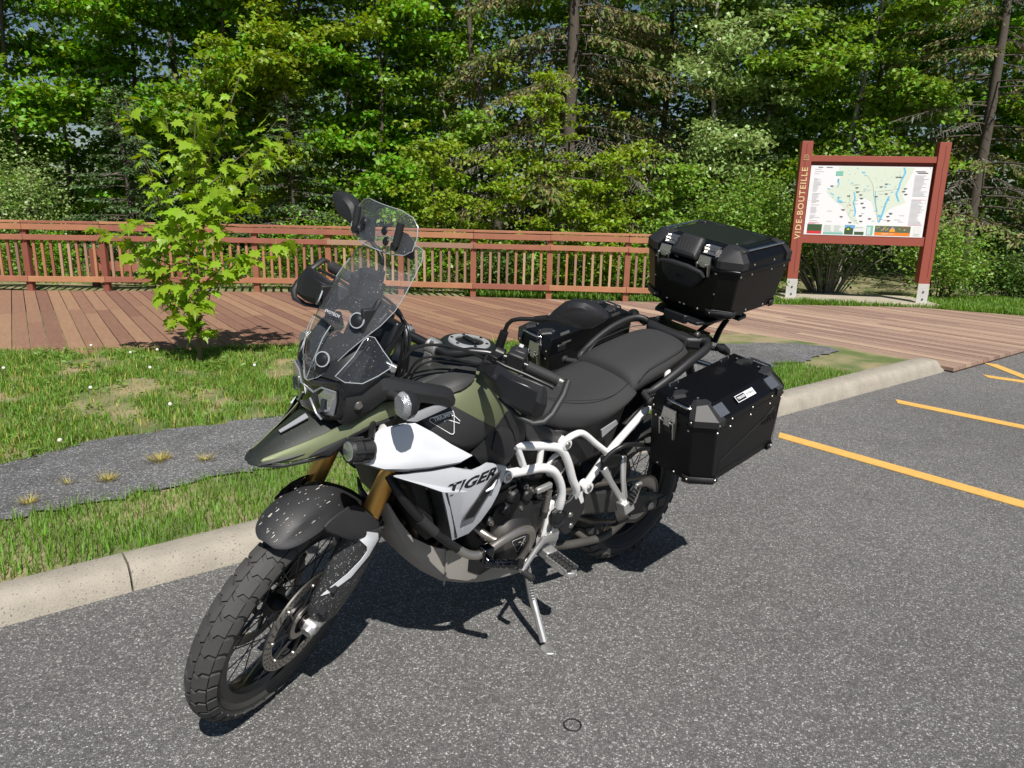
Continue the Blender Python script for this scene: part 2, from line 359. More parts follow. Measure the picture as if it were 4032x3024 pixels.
# ------------------------------------------------------------------ fence
posts = [(-10.6, 10.72), (-9.55, 10.88), (-8.48, 10.98), (-7.4, 11.12), (-6.32, 11.28), (-5.24, 11.47), (-4.12, 11.66), (-2.98, 11.74), (-1.82, 11.72), (-.66, 11.66), (.55, 11.63), (1.77, 11.58), (2.98, 11.55), (4.05, 11.52)]
fence = empty('wooden_fence', (posts[9][0], posts[9][1], DZ)); tag(fence, 'long reddish brown wooden railing with thin balusters along the far edge of the deck', 'fence')
fr = random.Random(11); fo = fence.location
pm = MB(); pm.box((0, 0, .47), (.088, .088, 1.10)); pmesh = pm.mesh('post', 0); pmesh.materials.append(m_fence_dark)
bm_ = MB(); bm_.box((0, 0, .50), (.036, .036, .66)); bmesh_p = [bm_.mesh('baluster', 0) for _ in range(2)]; bmesh_p[0].materials.append(m_fence_pale); bmesh_p[1].materials.append(m_fence)
for i, (x, y) in enumerate(posts):
    o = inst('post', pmesh, fence, Matrix.Translation(Vector((x, y, 0))-Vector((fo.x, fo.y, 0))) @ Matrix.Rotation(fr.uniform(-.03, .03), 4, 'Z'))
for i in range(len(posts)-1):
    a, b = Vector((*posts[i], 0)), Vector((*posts[i+1], 0)); d = b-a; L_ = d.length; ang = math.atan2(d.y, d.x); mid = (a+b)/2; nv = Vector((d.y, -d.x, 0)).normalized()
    if nv.y > 0: nv = -nv
    base = Vector((fo.x, fo.y, 0))
    def rail(z, h, t, off, mat, nm='rail', ext=.0):
        m = MB(); m.box((0, 0, 0), (L_-.004+ext, t, h)); o = m.build(nm, mat, fence, smooth=0, bevel=.004); o.matrix_local = Matrix.Translation(mid+nv*off-base+Vector((0, 0, z+fr.uniform(-.003, .003)))) @ Matrix.Rotation(ang, 4, 'Z'); return o
    rail(1.037, .036, .14, .02, m_fence, 'cap_rail'); rail(.965, .088, .036, .064, m_fence, 'upper_rail'); rail(.81, .08, .036, .064, m_fence_pale if i in (7, 8) else m_fence, 'middle_rail'); rail(.185, .085, .036, .064, m_fence, 'lower_rail')
    k = 9
    for q in range(1, k):
        p = a+d*(q/k)+nv*.026; pale = (i >= 7 and fr.random() < .8) or fr.random() < .3
        inst('baluster', bmesh_p[0 if pale else 1], fence, Matrix.Translation(p-base) @ Matrix.Rotation(ang+fr.uniform(-.06, .06), 4, 'Z') @ Matrix.Rotation(fr.uniform(-.008, .008), 4, 'Y'))
# ramp rail with a slanted brace seen through the balusters
rr = empty('ramp_railing', (-6.9, 12.0, 0)); tag(rr, 'low brown timber rail with a slanted brace seen through the balusters at left', 'railing')
m = MB(); m.box((0, 0, .32), (.09, .09, .64)); m.build('post', m_fence_dark, rr, smooth=0)
m = MB(); m.box((.75, .06, .36), (1.6, .04, .15)); m.build('rail', m_fence, rr, smooth=0)
m = MB(); m.box((.2, -.055, .48), (.06, .03, .42), (0, -.7, 0)); m.build('brace', m_fence_dark, rr, smooth=0)
# ------------------------------------------------------------------ sign
SL, SR = Vector((4.67, 12.36, .06)), Vector((6.69, 12.02, .06)); sx_ = (SR-SL).normalized(); SW = (SR-SL).length; sign = empty('map_sign', SL); sign.rotation_euler = (0, 0, math.atan2(sx_.y, sx_.x)); tag(sign, 'tall red wooden sign with a large white trail map between two posts', 'sign')
for x in (0, SW):
    m = MB(); m.box((x, 0, .35+1.10), (.17, .20, 2.2)); p = m.build('post', m_sign, sign, smooth=0, bevel=.004)
    cr = MB(); zs = np.linspace(.45, 2.5, 30)
    for i_ in range(29):
        wv = lambda z: x+.012*math.sin(z*2.3)+.004*math.sin(z*17)+(.02 if x else 0)
        cr.add([(wv(zs[i_])-.0025, -.1015, zs[i_]), (wv(zs[i_])+.0025, -.1015, zs[i_]), (wv(zs[i_+1])+.0025, -.1015, zs[i_+1]), (wv(zs[i_+1])-.0025, -.1015, zs[i_+1])], [(0, 1, 2, 3)])
    cr.build('crack', m_crack, p, smooth=0)
    f = MB(); f.box((x, -.106, .17), (.172, .008, .36)); f.box((x, -.12, .004), (.19, .06, .008)); fo_ = f.build('steel_foot', m_galv, sign, smooth=0, bevel=.002)
    for z in (.10, .22): bb = MB(); bb.lathe([(0, -.012), (.014, -.012), (.016, 0), (.016, .002)], (x+.005, -.110, z), 'Y', 10); bb.build('bolt', M('bolt_dark', (.12, .12, .12), .4, .8), fo_)
m = MB(); m.box((SW/2, -.055, 2.285), (SW-.172, .05, .095)); m.build('top_rail', m_sign, sign, smooth=0, bevel=.003)
m = MB(); m.box((SW/2, -.055, 1.02), (SW-.172, .05, .145)); m.build('bottom_rail', m_sign, sign, smooth=0, bevel=.003)
bw = (SW-.175)/7
for i_ in range(7):
    m = MB(); m.box((.087+bw*(i_+.5), .0, 1.645), (bw-.004, .02, 1.26)); m.build('backing_board', m_sign, sign, smooth=0)
# printed map board
m_white = M('board_white', (.80, .81, .83), .35); PX0, PX1, PZ0, PZ1 = .095, SW-.135, 1.085, 2.175; PWD, PHT = PX1-PX0, PZ1-PZ0
m = MB(); m.box(((PX0+PX1)/2, -.084, (PZ0+PZ1)/2), (PWD, .006, PHT)); board = m.build('map_board', m_white, sign, smooth=0)
def bp(u, v, k=1): return (PX0+u*PWD, -.087-.0009*k, PZ1-v*PHT)
def flat(name, polys, col, k=1, rough=.4):
    m = MB()
    for q in polys: m.add([bp(u, v, k) for u, v in q], [tuple(range(len(q)))])
    o = m.build(name, M('print_'+name, col, rough), board, smooth=0); o['kind'] = 'stuff'; return o
def rect(u0, v0, u1, v1): return [(u0, v0), (u1, v0), (u1, v1), (u0, v1)]
flat('printed_land', [[(.23, .01), (.86, .01), (.84, .10), (.80, .28), (.79, .40), (.82, .50), (.79, .53), (.74, .56), (.70, .60), (.66, .68), (.64, .76), (.62, .80), (.60, .72), (.57, .60), (.54, .50), (.48, .45), (.42, .46), (.41, .60), (.43, .74), (.46, .83), (.42, .82), (.37, .74), (.33, .62), (.29, .56), (.24, .51), (.18, .42), (.15, .37), (.19, .31), (.24, .26), (.26, .14)]], (.66, .74, .62), 1)
lk = []; lr = random.Random(4)
def blob(u, v, a, b, an, k=7):
    return [(u+(math.cos(t)*a*math.cos(an)-math.sin(t)*b*math.sin(an))*lr.uniform(.6, 1.2), v+(math.cos(t)*a*math.sin(an)+math.sin(t)*b*math.cos(an))*1.6*lr.uniform(.6, 1.2)) for t in np.linspace(0, 2*math.pi, k, endpoint=False)]
def river(pts, w): 
    for (u0, v0), (u1, v1) in zip(pts, pts[1:]): lk.append([(u0-w, v0), (u0+w, v0), (u1+w, v1+.004), (u1-w, v1+.004)])
river([(.77, .01), (.785, .08), (.77, .15), (.755, .22), (.75, .30), (.735, .38), (.75, .44), (.765, .49)], .0075); river([(.385, .37), (.40, .45), (.39, .52), (.41, .60), (.42, .66), (.41, .72)], .006); river([(.56, .35), (.57, .46), (.58, .55), (.60, .64)], .004)
river([(.68, .42), (.66, .52), (.65, .62), (.64, .70), (.625, .79)], .008); river([(.24, .18), (.25, .26), (.24, .30)], .004)
for (u, v, a, b, an) in [(.28, .51, .030, .016, .3), (.26, .46, .012, .02, 0), (.24, .21, .008, .02, .2), (.44, .09, .022, .008, .2), (.46, .13, .010, .006, 0), (.36, .24, .02, .005, -.6), (.47, .33, .018, .007, -.5), (.49, .28, .012, .005, .4), (.64, .29, .012, .008, .3), (.67, .25, .01, .006, 0), (.70, .36, .014, .005, -.4), (.62, .70, .012, .016, 0), (.20, .40, .026, .006, .7), (.17, .33, .014, .006, .2), (.39, .03, .006, .008, 0), (.33, .12, .008, .004, -.4), (.72, .28, .007, .004, 0), (.60, .20, .006, .003, .3), (.68, .47, .012, .006, .3)]: lk.append(blob(u, v, a, b, an))
for _ in range(26): lk.append(blob(lr.uniform(.2, .75), lr.uniform(.05, .5), lr.uniform(.003, .008), lr.uniform(.002, .004), lr.uniform(-1, 1), 5))
flat('printed_water', lk, (.16, .52, .76), 2)
tx = []
for i in range(46): v = .05+i*.0165; tx.append(rect(.035, v, .035+lr.uniform(.03, .085), v+.006)) if lr.random() < .85 else None
for i in range(44): v = .12+i*.016; tx.append(rect(.868, v, .868+lr.uniform(.06, .115), v+.006)) if abs(i-20) > 1 else None
for i in range(24): u, v = lr.uniform(.17, .80), lr.uniform(.24, .82); tx.append(rect(u, v, u+lr.uniform(.02, .05), v+.007))
flat('printed_text', tx, (.42, .43, .46), 2)
dk = [rect(.87, .06, .95, .07), rect(.885, .08, .97, .092), rect(.06, .02, .10, .028), rect(.13, .02, .18, .028)]
for (u, v) in [(.40, .36), (.43, .40), (.44, .45), (.45, .52), (.47, .58), (.45, .70), (.46, .78), (.59, .28), (.63, .24), (.56, .42), (.64, .38), (.68, .70), (.69, .76), (.70, .66), (.79, .30), (.80, .38), (.78, .34), (.18, .28), (.33, .42), (.30, .62), (.29, .72), (.37, .80), (.39, .30), (.53, .74), (.71, .14), (.735, .14)]: dk.append(rect(u, v, u+.028, v+.010)); dk.append(rect(u+.003, v+.014, u+.022, v+.019))
flat('printed_names', dk, (.07, .07, .08), 3)
rd = []
for pts in ([(.35, .40), (.36, .5), (.34, .58), (.38, .62), (.36, .70), (.42, .78), (.46, .83)], [(.24, .30), (.32, .33), (.38, .35), (.46, .36), (.52, .33), (.58, .36), (.66, .33), (.74, .38)], [(.47, .12), (.52, .22), (.54, .3), (.55, .4), (.58, .56), (.62, .8)]):
    for (u0, v0), (u1, v1) in zip(pts, pts[1:]): rd.append([(u0-.0016, v0), (u0+.0016, v0+.002), (u1+.0016, v1+.002), (u1-.0016, v1)])
flat('printed_roads', rd, (.35, .37, .34), 3)
flat('printed_red_rules', [rect(.868, .46, .985, .464), rect(.868, .825, .985, .829), rect(.03, .822, .12, .828), rect(.03, .834, .09, .838)], (.65, .06, .08), 2)
flat('printed_spot', [blob(.365, .555, .011, .007, .3, 9)], (.75, .22, .06), 4)
flat('printed_photo_green', [rect(.025, .845, .15, .945), rect(.345, .845, .42, .985), rect(.43, .94, .51, .985)], (.05, .10, .04), 2)
flat('printed_photo_sky', [rect(.345, .845, .43, .89)], (.15, .38, .62), 3)
flat('printed_photo_red', [rect(.025, .945, .15, .985)], (.62, .04, .05), 2)
flat('printed_table', [rect(.165, .845, .335, .955), rect(.43, .86, .515, .94), rect(.92, .845, .985, .985)], (.72, .76, .74), 2)
flat('printed_table_rows', [rect(.17+.085*a, .86+.016*i, .17+.085*a+lr.uniform(.04, .07), .866+.016*i) for a in (0, 1) for i in range(6)]+[rect(.925, .95, .975, .956), rect(.925, .965, .965, .97)]+[rect(.435, .875, .50, .882)], (.35, .45, .42), 3)
flat('printed_teal', [rect(.165, .955, .335, .985), rect(.53, .845, .585, .985), rect(.215, .075, .275, .14)], (.22, .52, .42), 3)
flat('printed_teal_light', [rect(.533, .865, .565, .98)], (.55, .70, .66), 4)
flat('printed_badge', [[(.355, .90), (.365, .87), (.39, .87), (.395, .90), (.39, .945), (.36, .945)]], (.03, .12, .06), 4); flat('printed_badge_tent', [[(.36, .915), (.375, .885), (.39, .915)]], (.80, .62, .05), 5)
pc = [[] for _ in range(4)]
for i in range(26): 
    u = lr.uniform(.60, .88); v = lr.uniform(.85, .925); pc[lr.randrange(4)].append(blob(u, v, .009, .008, 0, 6))
flat('printed_crowd_base', [rect(.60, .845, .895, .94)], (.12, .14, .07), 2)
for i, c in enumerate([(.10, .12, .30), (.42, .08, .05), (.45, .40, .33), (.28, .34, .12)]): flat('printed_crowd_%s' % ('blue', 'red', 'pale', 'green')[i], pc[i], c, 3+i*.4)
flat('printed_tent', [[(.72, .93), (.725, .89), (.745, .875), (.765, .89), (.77, .93)]], (.80, .38, .05), 6)
flat('printed_orange', [rect(.60, .94, .895, .985)], (.80, .24, .03), 3); flat('printed_orange_text', [rect(.66, .955, .72, .965), rect(.73, .955, .76, .962)], (.9, .6, .4), 4)
for (u, v) in [(.015, .012), (.985, .012), (.015, .5), (.985, .5), (.5, .99)]:
    m = MB(); q = bp(u, v); m.lathe([(0, -.004), (.006, -.003), (.008, 0)], (q[0], q[1], q[2]), 'Y', 8); m.build('screw', m_galv, board)
# carved lettering running up the left post
lt = text_mesh('VIDE-BOUTEILLE', .128, m_letter, sx=1.0, bold=.0022, extrude=.0015, spacing=1.16)
xs = [v.co.x for v in lt.vertices]; k = 1.14/(max(xs)-min(xs))
o = inst('post_lettering', lt, sign, frame((.002, -.1035, 1.575), (0, 0, 1), (-1, 0, 0)) @ Matrix.Diagonal((k, 1.0, 1, 1)))
m = MB(); q = [(.036*math.cos(a), -.1035, 2.30+.036*math.sin(a)) for a in np.linspace(-.6, math.pi+.6, 15)]; m.tube(q, .0035, 6)
m.tube([(-.045, -.1035, 2.265), (-.02, -.1035, 2.257), (.02, -.1035, 2.257), (.045, -.1035, 2.265)], .004, 6); m.tube([(-.02, -.1035, 2.292), (.0, -.1035, 2.282), (.018, -.1035, 2.296), (.006, -.1035, 2.306), (-.006, -.1035, 2.300)], .0035, 6); m.tube([(-.018, -.1035, 2.315), (-.006, -.1035, 2.322), (-.010, -.1035, 2.309)], .0035, 6)
m.build('post_emblem', m_letter, sign)
m = MB(); m.prism([(4.45, 12.1), (6.9, 11.72), (7.0, 12.9), (4.55, 13.2)], .0, .10, 'XY'); slab = m.build('concrete_slab', m_conc2, smooth=0, bevel=.01); tag(slab, 'pale concrete footing slab under the map sign', 'slab')
# ------------------------------------------------------------------ motorcycle
# frame of the machine: x forward from the rear contact, y to its left, z up; it leans 10.4 deg on its stand, bars turned 26 deg
WB, LEAN, STEER, RAKE, TRAIL = 1.551, .18089, .46054, R(24.4), .146
BIKE = Matrix.Translation((-.6938, 1.9512, 0)) @ Matrix.Rotation(-2.4112, 4, 'Z') @ Matrix.Translation((-WB, 0, 0)) @ Matrix.Rotation(-LEAN, 4, 'X')
so_ = Vector((WB+TRAIL, 0, 0)); SM = Matrix.Translation(so_) @ Matrix.Rotation(STEER, 4, Vector((-math.sin(RAKE), 0, math.cos(RAKE)))) @ Matrix.Translation(-so_)
moto = empty('motorcycle'); moto.matrix_world = BIKE; tag(moto, 'white, khaki and black adventure motorcycle leaning on its side stand beside the kerb', 'motorcycle')
blk = M('black_plastic', (.017, .0175, .019), .5, var=.15, vscale=14, bump=.10, bscale=420); blk_s = M('black_satin', (.012, .013, .015), .33, var=.1, vscale=10); blk_m = M('black_metal', (.014, .014, .015), .42, .2); rub = M('rubber', (.020, .020, .021), .72, var=.25, vscale=20, bump=.15, bscale=160)
tyre_m = M('tyre_rubber', (.056, .055, .053), .75, var=.25, vscale=12, bump=.2, bscale=120, spot=(.10, .095, .085), spotscale=9, spotthr=.66); seat_m = M('seat_vinyl', (.028, .028, .029), .78, var=.14, vscale=5, bump=.12, bscale=320, spot=(.05, .05, .05), spotscale=4, spotthr=.66)
whitep = M('white_panel', (.70, .72, .76), .32, var=.05, vscale=7, coat=.25); silverp = M('silver_panel', (.36, .37, .39), .35, .25, var=.06, vscale=7); whitef = M('white_frame', (.80, .80, .80), .28, coat=.3, var=.04, vscale=9); graph = M('graphite_panel', (.045, .045, .047), .42, .15, var=.12, vscale=12)
khaki = M('khaki_paint', (.20, .225, .125), .40, .35, var=.08, vscale=10); gold = M('gold_fork', (.80, .43, .10), .34, .6, var=.08, vscale=9); alu = M('cast_aluminium', (.60, .60, .59), .36, .75, var=.12, vscale=20); steel = M('polished_steel', (.72, .71, .69), .17, 1.); steel_d = M('brushed_steel', (.42, .40, .37), .34, .95, var=.15, vscale=14)
titan = M('titanium_tube', (.47, .44, .40), .36, .9, var=.1, vscale=12); dirty = M('dusty_skid', (.30, .285, .26), .7, .05, var=.3, vscale=6, spot=(.34, .32, .28), spotscale=12, spotthr=.6); eng = M('engine_black', (.022, .022, .023), .5, .2, var=.25, vscale=12, spot=(.06, .055, .05), spotscale=10, spotthr=.63); chrome_d = M('dark_chrome', (.10, .10, .11), .14, 1.)
dustblk = M('dusty_black', (.026, .026, .028), .55, var=.2, vscale=15, spot=(.20, .195, .185), spotscale=420, spotthr=.69); mudblk = M('speckled_guard', (.028, .029, .031), .5, spot=(.42, .41, .40), spotscale=210, spotthr=.62); bugblk = M('bug_specked_black', (.015, .015, .017), .42, spot=(.22, .15, .11), spotscale=120, spotthr=.70)
amber = M('lamp_lens', (.30, .31, .33), .15, .3, bump=.6, bscale=260); red_m = M('red_switch', (.75, .02, .03), .35); redlens = M('red_lens', (.30, .006, .01), .12); print_w = M('print_white', (.72, .73, .75), .4); print_k = M('print_black', (.008, .008, .010), .35); lampglass = M('lamp_reflector', (.62, .66, .74), .10, .95, bump=.3, bscale=90)
def glass(name, tint, gl=.03):
    m = bpy.data.materials.new(name); m.use_nodes = True; n = m.node_tree.nodes; L = m.node_tree.links; n.clear(); out = n.new('ShaderNodeOutputMaterial'); t = n.new('ShaderNodeBsdfTransparent'); t.inputs[0].default_value = (*tint, 1); g = n.new('ShaderNodeBsdfGlossy'); g.inputs['Roughness'].default_value = .03; f = n.new('ShaderNodeFresnel'); f.inputs[0].default_value = 1.5; tc = n.new('ShaderNodeTexCoord')
    nz = n.new('ShaderNodeTexNoise'); nz.inputs['Scale'].default_value = 5.; L.new(tc.outputs['Object'], nz.inputs['Vector']); bp_ = n.new('ShaderNodeBump'); bp_.inputs['Strength'].default_value = .06; bp_.inputs['Distance'].default_value = .02; L.new(nz.outputs['Fac'], bp_.inputs['Height']); L.new(bp_.outputs[0], g.inputs['Normal'])
    # dust film, thickened on the screen as painted sky sheen and haze; dried specks
    nz2 = n.new('ShaderNodeTexNoise'); nz2.inputs['Scale'].default_value = 240.; L.new(tc.outputs['Object'], nz2.inputs['Vector']); mr = n.new('ShaderNodeMapRange'); mr.inputs[1].default_value = .69; mr.inputs[2].default_value = .74; mr.inputs[3].default_value = gl; mr.inputs[4].default_value = .7; L.new(nz2.outputs['Fac'], mr.inputs[0]); df = n.new('ShaderNodeBsdfDiffuse'); df.inputs[0].default_value = (.62, .64, .68, 1)
    a = n.new('ShaderNodeMixShader'); L.new(f.outputs[0], a.inputs[0]); L.new(t.outputs[0], a.inputs[1]); L.new(g.outputs[0], a.inputs[2]); b = n.new('ShaderNodeMixShader'); L.new(mr.outputs[0], b.inputs[0]); L.new(a.outputs[0], b.inputs[1]); L.new(df.outputs[0], b.inputs[2]); L.new(b.outputs[0], out.inputs[0]); MATS[name] = m; return m
clear = glass('clear_screen', (.92, .94, .96), .075); edgeglass = M('screen_edge', (.50, .53, .56), .12, .3, spec=.8); smoke = glass('smoked_clear', (.62, .64, .66), .02)
def mir(p): return (p[0], -p[1], p[2])
def both(fn):
    for s in (1, -1): fn(s)
def ys(pts, s): return [(p[0], p[1]*s, p[2]) for p in pts]
# ---- wheels
def make_wheel(name, c, Rr, hw, rim_r, nblk, xf, nsp, seed, knob):
    rs = random.Random(seed); cx, cz = c
    w = MB(xf); w.lathe([(rim_r-.022, -.014), (rim_r-.016, -.032), (rim_r+.010, -.036), (rim_r+.012, -.030), (rim_r-.004, -.024), (rim_r-.012, 0), (rim_r-.004, .024), (rim_r+.012, .030), (rim_r+.010, .036), (rim_r-.016, .032), (rim_r-.022, .014), (rim_r-.022, -.014)], (cx, 0, cz), 'Y', 72)
    wheel = w.build(name, blk_s, moto, smooth=40)
    def prof(s, lift=0.):
        """tread surface across, s -1..1 -> radius, y"""
        a = s*R(78 if hw < .06 else 68); rr_ = Rr-.009-hw*.92*(1-math.cos(a))+lift*math.cos(a); return rr_, hw*math.sin(a)/math.sin(R(78 if hw < .06 else 68))*.97+lift*math.sin(a)*.8
    t = MB(xf); pr = [(rim_r+.006, -.034), (rim_r+.020, -hw*.88), (rim_r+.034, -hw*.97)]+[prof(s) for s in np.linspace(-1, 1, 15)]+[(rim_r+.034, hw*.97), (rim_r+.020, hw*.88), (rim_r+.006, .034)]
    t.lathe(pr, (cx, 0, cz), 'Y', 96)
    def pt(th, s, lift): r_, y = prof(s, lift); return (cx+r_*math.cos(th), y, cz+r_*math.sin(th))
    def block(rows, lift):
        """rows of (s, th0, th1)"""
        k = len(rows); vs = []
        for s, a, b in rows:
            vs += [pt(a, s, lift), pt(b, s, lift), pt(a-.004, s, -.002), pt(b+.004, s, -.002)]
        fs = []
        for i in range(k-1):
            q = 4*i; fs += [(q, q+1, q+5, q+4), (q+2, q, q+4, q+6), (q+1, q+3, q+7, q+5)]
        fs += [(0, 2, 3, 1), (4*k-4, 4*k-3, 4*k-1, 4*k-2)]; t.add(vs, fs)
    P = 2*math.pi/nblk
    for i in range(nblk):
        for sg in (1, -1):
            b = i*P+(P*.5 if sg < 0 else 0)+rs.uniform(-.002, .002); z = P*knob[0]
            # big centre block with a kinked outline, then the shoulder lug
            block([(sg*.012, b, b+z), (sg*.20, b-.16*P, b+z-.16*P), (sg*.31, b+.06*P, b+z+.06*P), (sg*.585, b+.02*P, b+z+.02*P)], knob[1])
            block([(sg*.625, b+.14*P, b+z+.10*P), (sg*.78, b+.24*P, b+z+.20*P), (sg*1.0, b+.20*P, b+z*.96+.20*P)], knob[1]*.95)
    t.build('tyre', tyre_m, wheel, smooth=35)
    for sd in (1, -1):      # raised sidewall rings
        q = MB(xf); q.lathe([(rim_r+.024, sd*hw*.905), (rim_r+.026, sd*hw*.945), (rim_r+.028, sd*hw*.93)], (cx, 0, cz), 'Y', 72); q.build('sidewall_ring', rub, wheel)
    h = MB(xf); h.lathe([(.012, -.075), (.022, -.075), (.022, -.05), (.045, -.048), (.047, -.038), (.026, -.034), (.024, .034), (.047, .038), (.045, .048), (.022, .05), (.022, .075), (.012, .075)], (cx, 0, cz), 'Y', 28); h.build('hub', blk_m, wheel, smooth=35)
    for i in range(nsp):
        a = 2*math.pi*i/nsp; sd = 1 if i % 2 else -1; cr = .62 if (i//2) % 2 else -.62; r0, r1 = .044, rim_r-.018
        m = MB(xf); m.tube([(cx+r0*math.cos(a+cr*1.6), sd*.043, cz+r0*math.sin(a+cr*1.6)), (cx+r1*math.cos(a), sd*.012, cz+r1*math.sin(a))], .0019, 5); m.build('spoke', M('spoke_steel', (.10, .10, .105), .3, .9), wheel)
    return wheel
fw = make_wheel('front_wheel', (WB, .346), .346, .047, .268, 38, SM, 36, 1, (.76, .0075)); rw = make_wheel('rear_wheel', (0, .320), .320, .076, .217, 32, None, 32, 2, (.66, .010))
def disc(par, c, ro, ri, y, xf, nm, n_h=40):
    cx, cz = c; m = MB(xf); m.lathe([(ri, y-.0025), (ro, y-.0025), (ro, y+.0025), (ri, y+.0025), (ri, y-.0025)], (cx, 0, cz), 'Y', 64); d = m.build(nm, steel_d, par, smooth=30)
    sg = 1 if y > 0 else -1; hm = MB(xf)
    for i in range(n_h):
        for j, rr_ in enumerate((.22, .52, .80)):
            a = 2*math.pi*(i+j*.33)/n_h; r_ = ri+(ro-ri)*rr_; hm.lathe([(0, y+sg*.0031), (.0034, y+sg*.0031), (.0034, y)], (cx+r_*math.cos(a), 0, cz+r_*math.sin(a)), 'Y', 6)
    hm.build('drill_holes', print_k, par).parent = par
    cm = MB(xf)
    for i in range(8):
        a = 2*math.pi*i/8; p = lambda r_, da: (cx+r_*math.cos(a+da), y, cz+r_*math.sin(a+da)); cm.tube([p(.052, -.25), p(.09, .02), p(ri+.003, .10)], .005, 6)
    cm.lathe([(.046, y-.004), (.062, y-.004), (.062, y+.004), (.046, y+.004), (.046, y-.004)], (cx, 0, cz), 'Y', 32); cm.build('disc_carrier', blk_m, par)
    bm2 = MB(xf)
    for i in range(8): a = 2*math.pi*i/8+.10; bm2.lathe([(0, y+sg*.006), (.007, y+sg*.006), (.008, y)], (cx+(ri+.003)*math.cos(a), 0, cz+(ri+.003)*math.sin(a)), 'Y', 10)
    bm2.build('disc_buttons', steel_d, par)
both(lambda s: disc(fw, (WB, .346), .160, .126, .066*s, SM, 'brake_disc'))
disc(rw, (0, .320), .128, .10, -.085, None, 'brake_disc', 30)
m = MB(SM); m.lathe([(.040, .070), (.058, .070), (.058, .073), (.040, .073), (.040, .070)], (WB, 0, .346), 'Y', 40); m.build('sensor_ring', steel_d, fw)
# ---- fork
def fx(z): return WB-.03-math.tan(RAKE)*(z-.348)
def fork(s):
    y = .102*s
    m = MB(SM); m.tube([(fx(z), y, z) for z in (.60, .66, .80, .95, 1.03)], [.0255, .0285, .0285, .0275, .0275], 20); m.build('fork_tube', gold, moto)
    m = MB(SM); m.tube([(fx(z), y, z) for z in (.38, .60)], .0215, 18); m.build('fork_slider', steel, moto)
    m = MB(SM); m.tube([(fx(.47), y, .47), (fx(.40), y, .40), (fx(.37)+.008, y, .37)], [.026, .028, .030], 16); m.tube([(WB-.05, y, .362), (WB+.026, y, .339)], [.024, .019], 12); m.lathe([(.0, .120*s), (.018, .120*s), (.022, .114*s), (.024, .086*s)], (WB, 0, .346), 'Y', 20); m.build('axle_clamp', alu, moto, smooth=50)
    m = MB(SM); m.lathe([(0, .124*s), (.008, .124*s), (.011, .120*s)], (WB, 0, .346), 'Y', 6); m.build('axle_bolt', steel_d, moto)
    # guard wrapped round the outer front of the slider
    g = []
    for z, kx, ky in ((.665, 1.05, 1.0), (.60, 1.15, 1.03), (.53, 1.12, 1.03), (.46, 1.05, 1.), (.40, .85, .94), (.372, .6, .88)):
        c = fx(z)+.012; g.append([(c+.030*kx, .066*s, z+.012), (c+.058*kx, .082*s, z+.008), (c+.060*kx, .108*s*ky, z), (c+.042*kx, .136*s*ky, z-.004), (c+.004*kx, .150*s*ky, z-.012), (c-.046*kx, .148*s*ky, z-.02)])
    q = MB(SM); q.sheet(g, .004, (1, s*.8, 0)); gd = q.build('fork_guard', mudblk, moto, smooth=40, sub=1)
    def gp(i, j, l=.003):
        a, b = int(min(i, 4.999)), int(min(j, 4.999)); P = lambda r_, c_: Vector(g[r_][c_]); p = P(a, b).lerp(P(a, b+1), j-b).lerp(P(a+1, b).lerp(P(a+1, b+1), j-b), i-a); nn_ = Vector((.6, s*.8, .1)).normalized(); return tuple(p+nn_*l)
    rows = [((.02, 1.7), (.30, 1.75)), ((.03, 2.9), (.42, 2.75)), ((.22, 4.1), (.72, 3.55)), ((.62, 4.5), (.95, 3.75)), ((1.25, 4.15), (1.30, 3.55)), ((2.0, 3.4), (1.8, 2.95)), ((2.7, 2.35), (2.4, 2.25)), ((2.95, 1.75), (2.9, 1.8))]
    q = MB(SM); q.sheet([[gp(*a), gp((a[0]+b[0])/2, (a[1]+b[1])/2), gp(*b)] for a, b in rows], .0015, (1, s, 0)); q.build('white_arrow_decal', whitep, gd)
    for z in (.49, .425):
        m = MB(SM); m.prism([(fx(z)+.078, z), (fx(z)+.062, z+.014), (fx(z)+.052, z-.002)], .112*s, .134*s); m.build('guard_vent', print_k, gd, smooth=0)
    m = MB(SM); m.box((WB-.115, .085*s, .44), (.05, .045, .11), (0, -.5, 0)); m.box((WB-.10, .062*s, .40), (.06, .02, .09), (0, -.5, 0)); m.build('brake_caliper', blk_m, moto, bevel=.006)
both(fork)
m = MB(SM); m.tube([(WB, -.115, .346), (WB, .115, .346)], .011, 14); m.build('front_axle', steel_d, moto)
# fender hugging the tyre
def fend(th, s, wd, r0, dr): a = R(th); r_ = r0-dr*abs(s)**2.2; return (WB+r_*math.cos(a), wd*s, .346+r_*math.sin(a))
g = []
for th, wd, r0, dr in ((67.5, .024, .384, .004), (69, .046, .388, .012), (72, .064, .394, .020), (77, .076, .401, .028), (83, .083, .408, .034), (90, .085, .415, .040), (96, .083, .421, .044), (102, .078, .420, .046), (112, .070, .405, .042), (125, .066, .394, .04), (140, .062, .386, .035)):
    row = [fend(th, s, wd, r0, dr) for s in (-1, -.86, -.66, -.58, -.3, 0, .3, .58, .66, .86, 1)]
    if 74 < th < 104: row = [(p[0]+(.010 if abs(j-5) < 3 else 0)*math.cos(R(th)), p[1], p[2]+(.010 if abs(j-5) < 3 else 0)) for j, p in enumerate(row)]
    g.append(row)
m = MB(SM); m.sheet(g, .004, (.3, 0, 1)); fender = m.build('front_fender', dustblk, moto, smooth=45, sub=1)
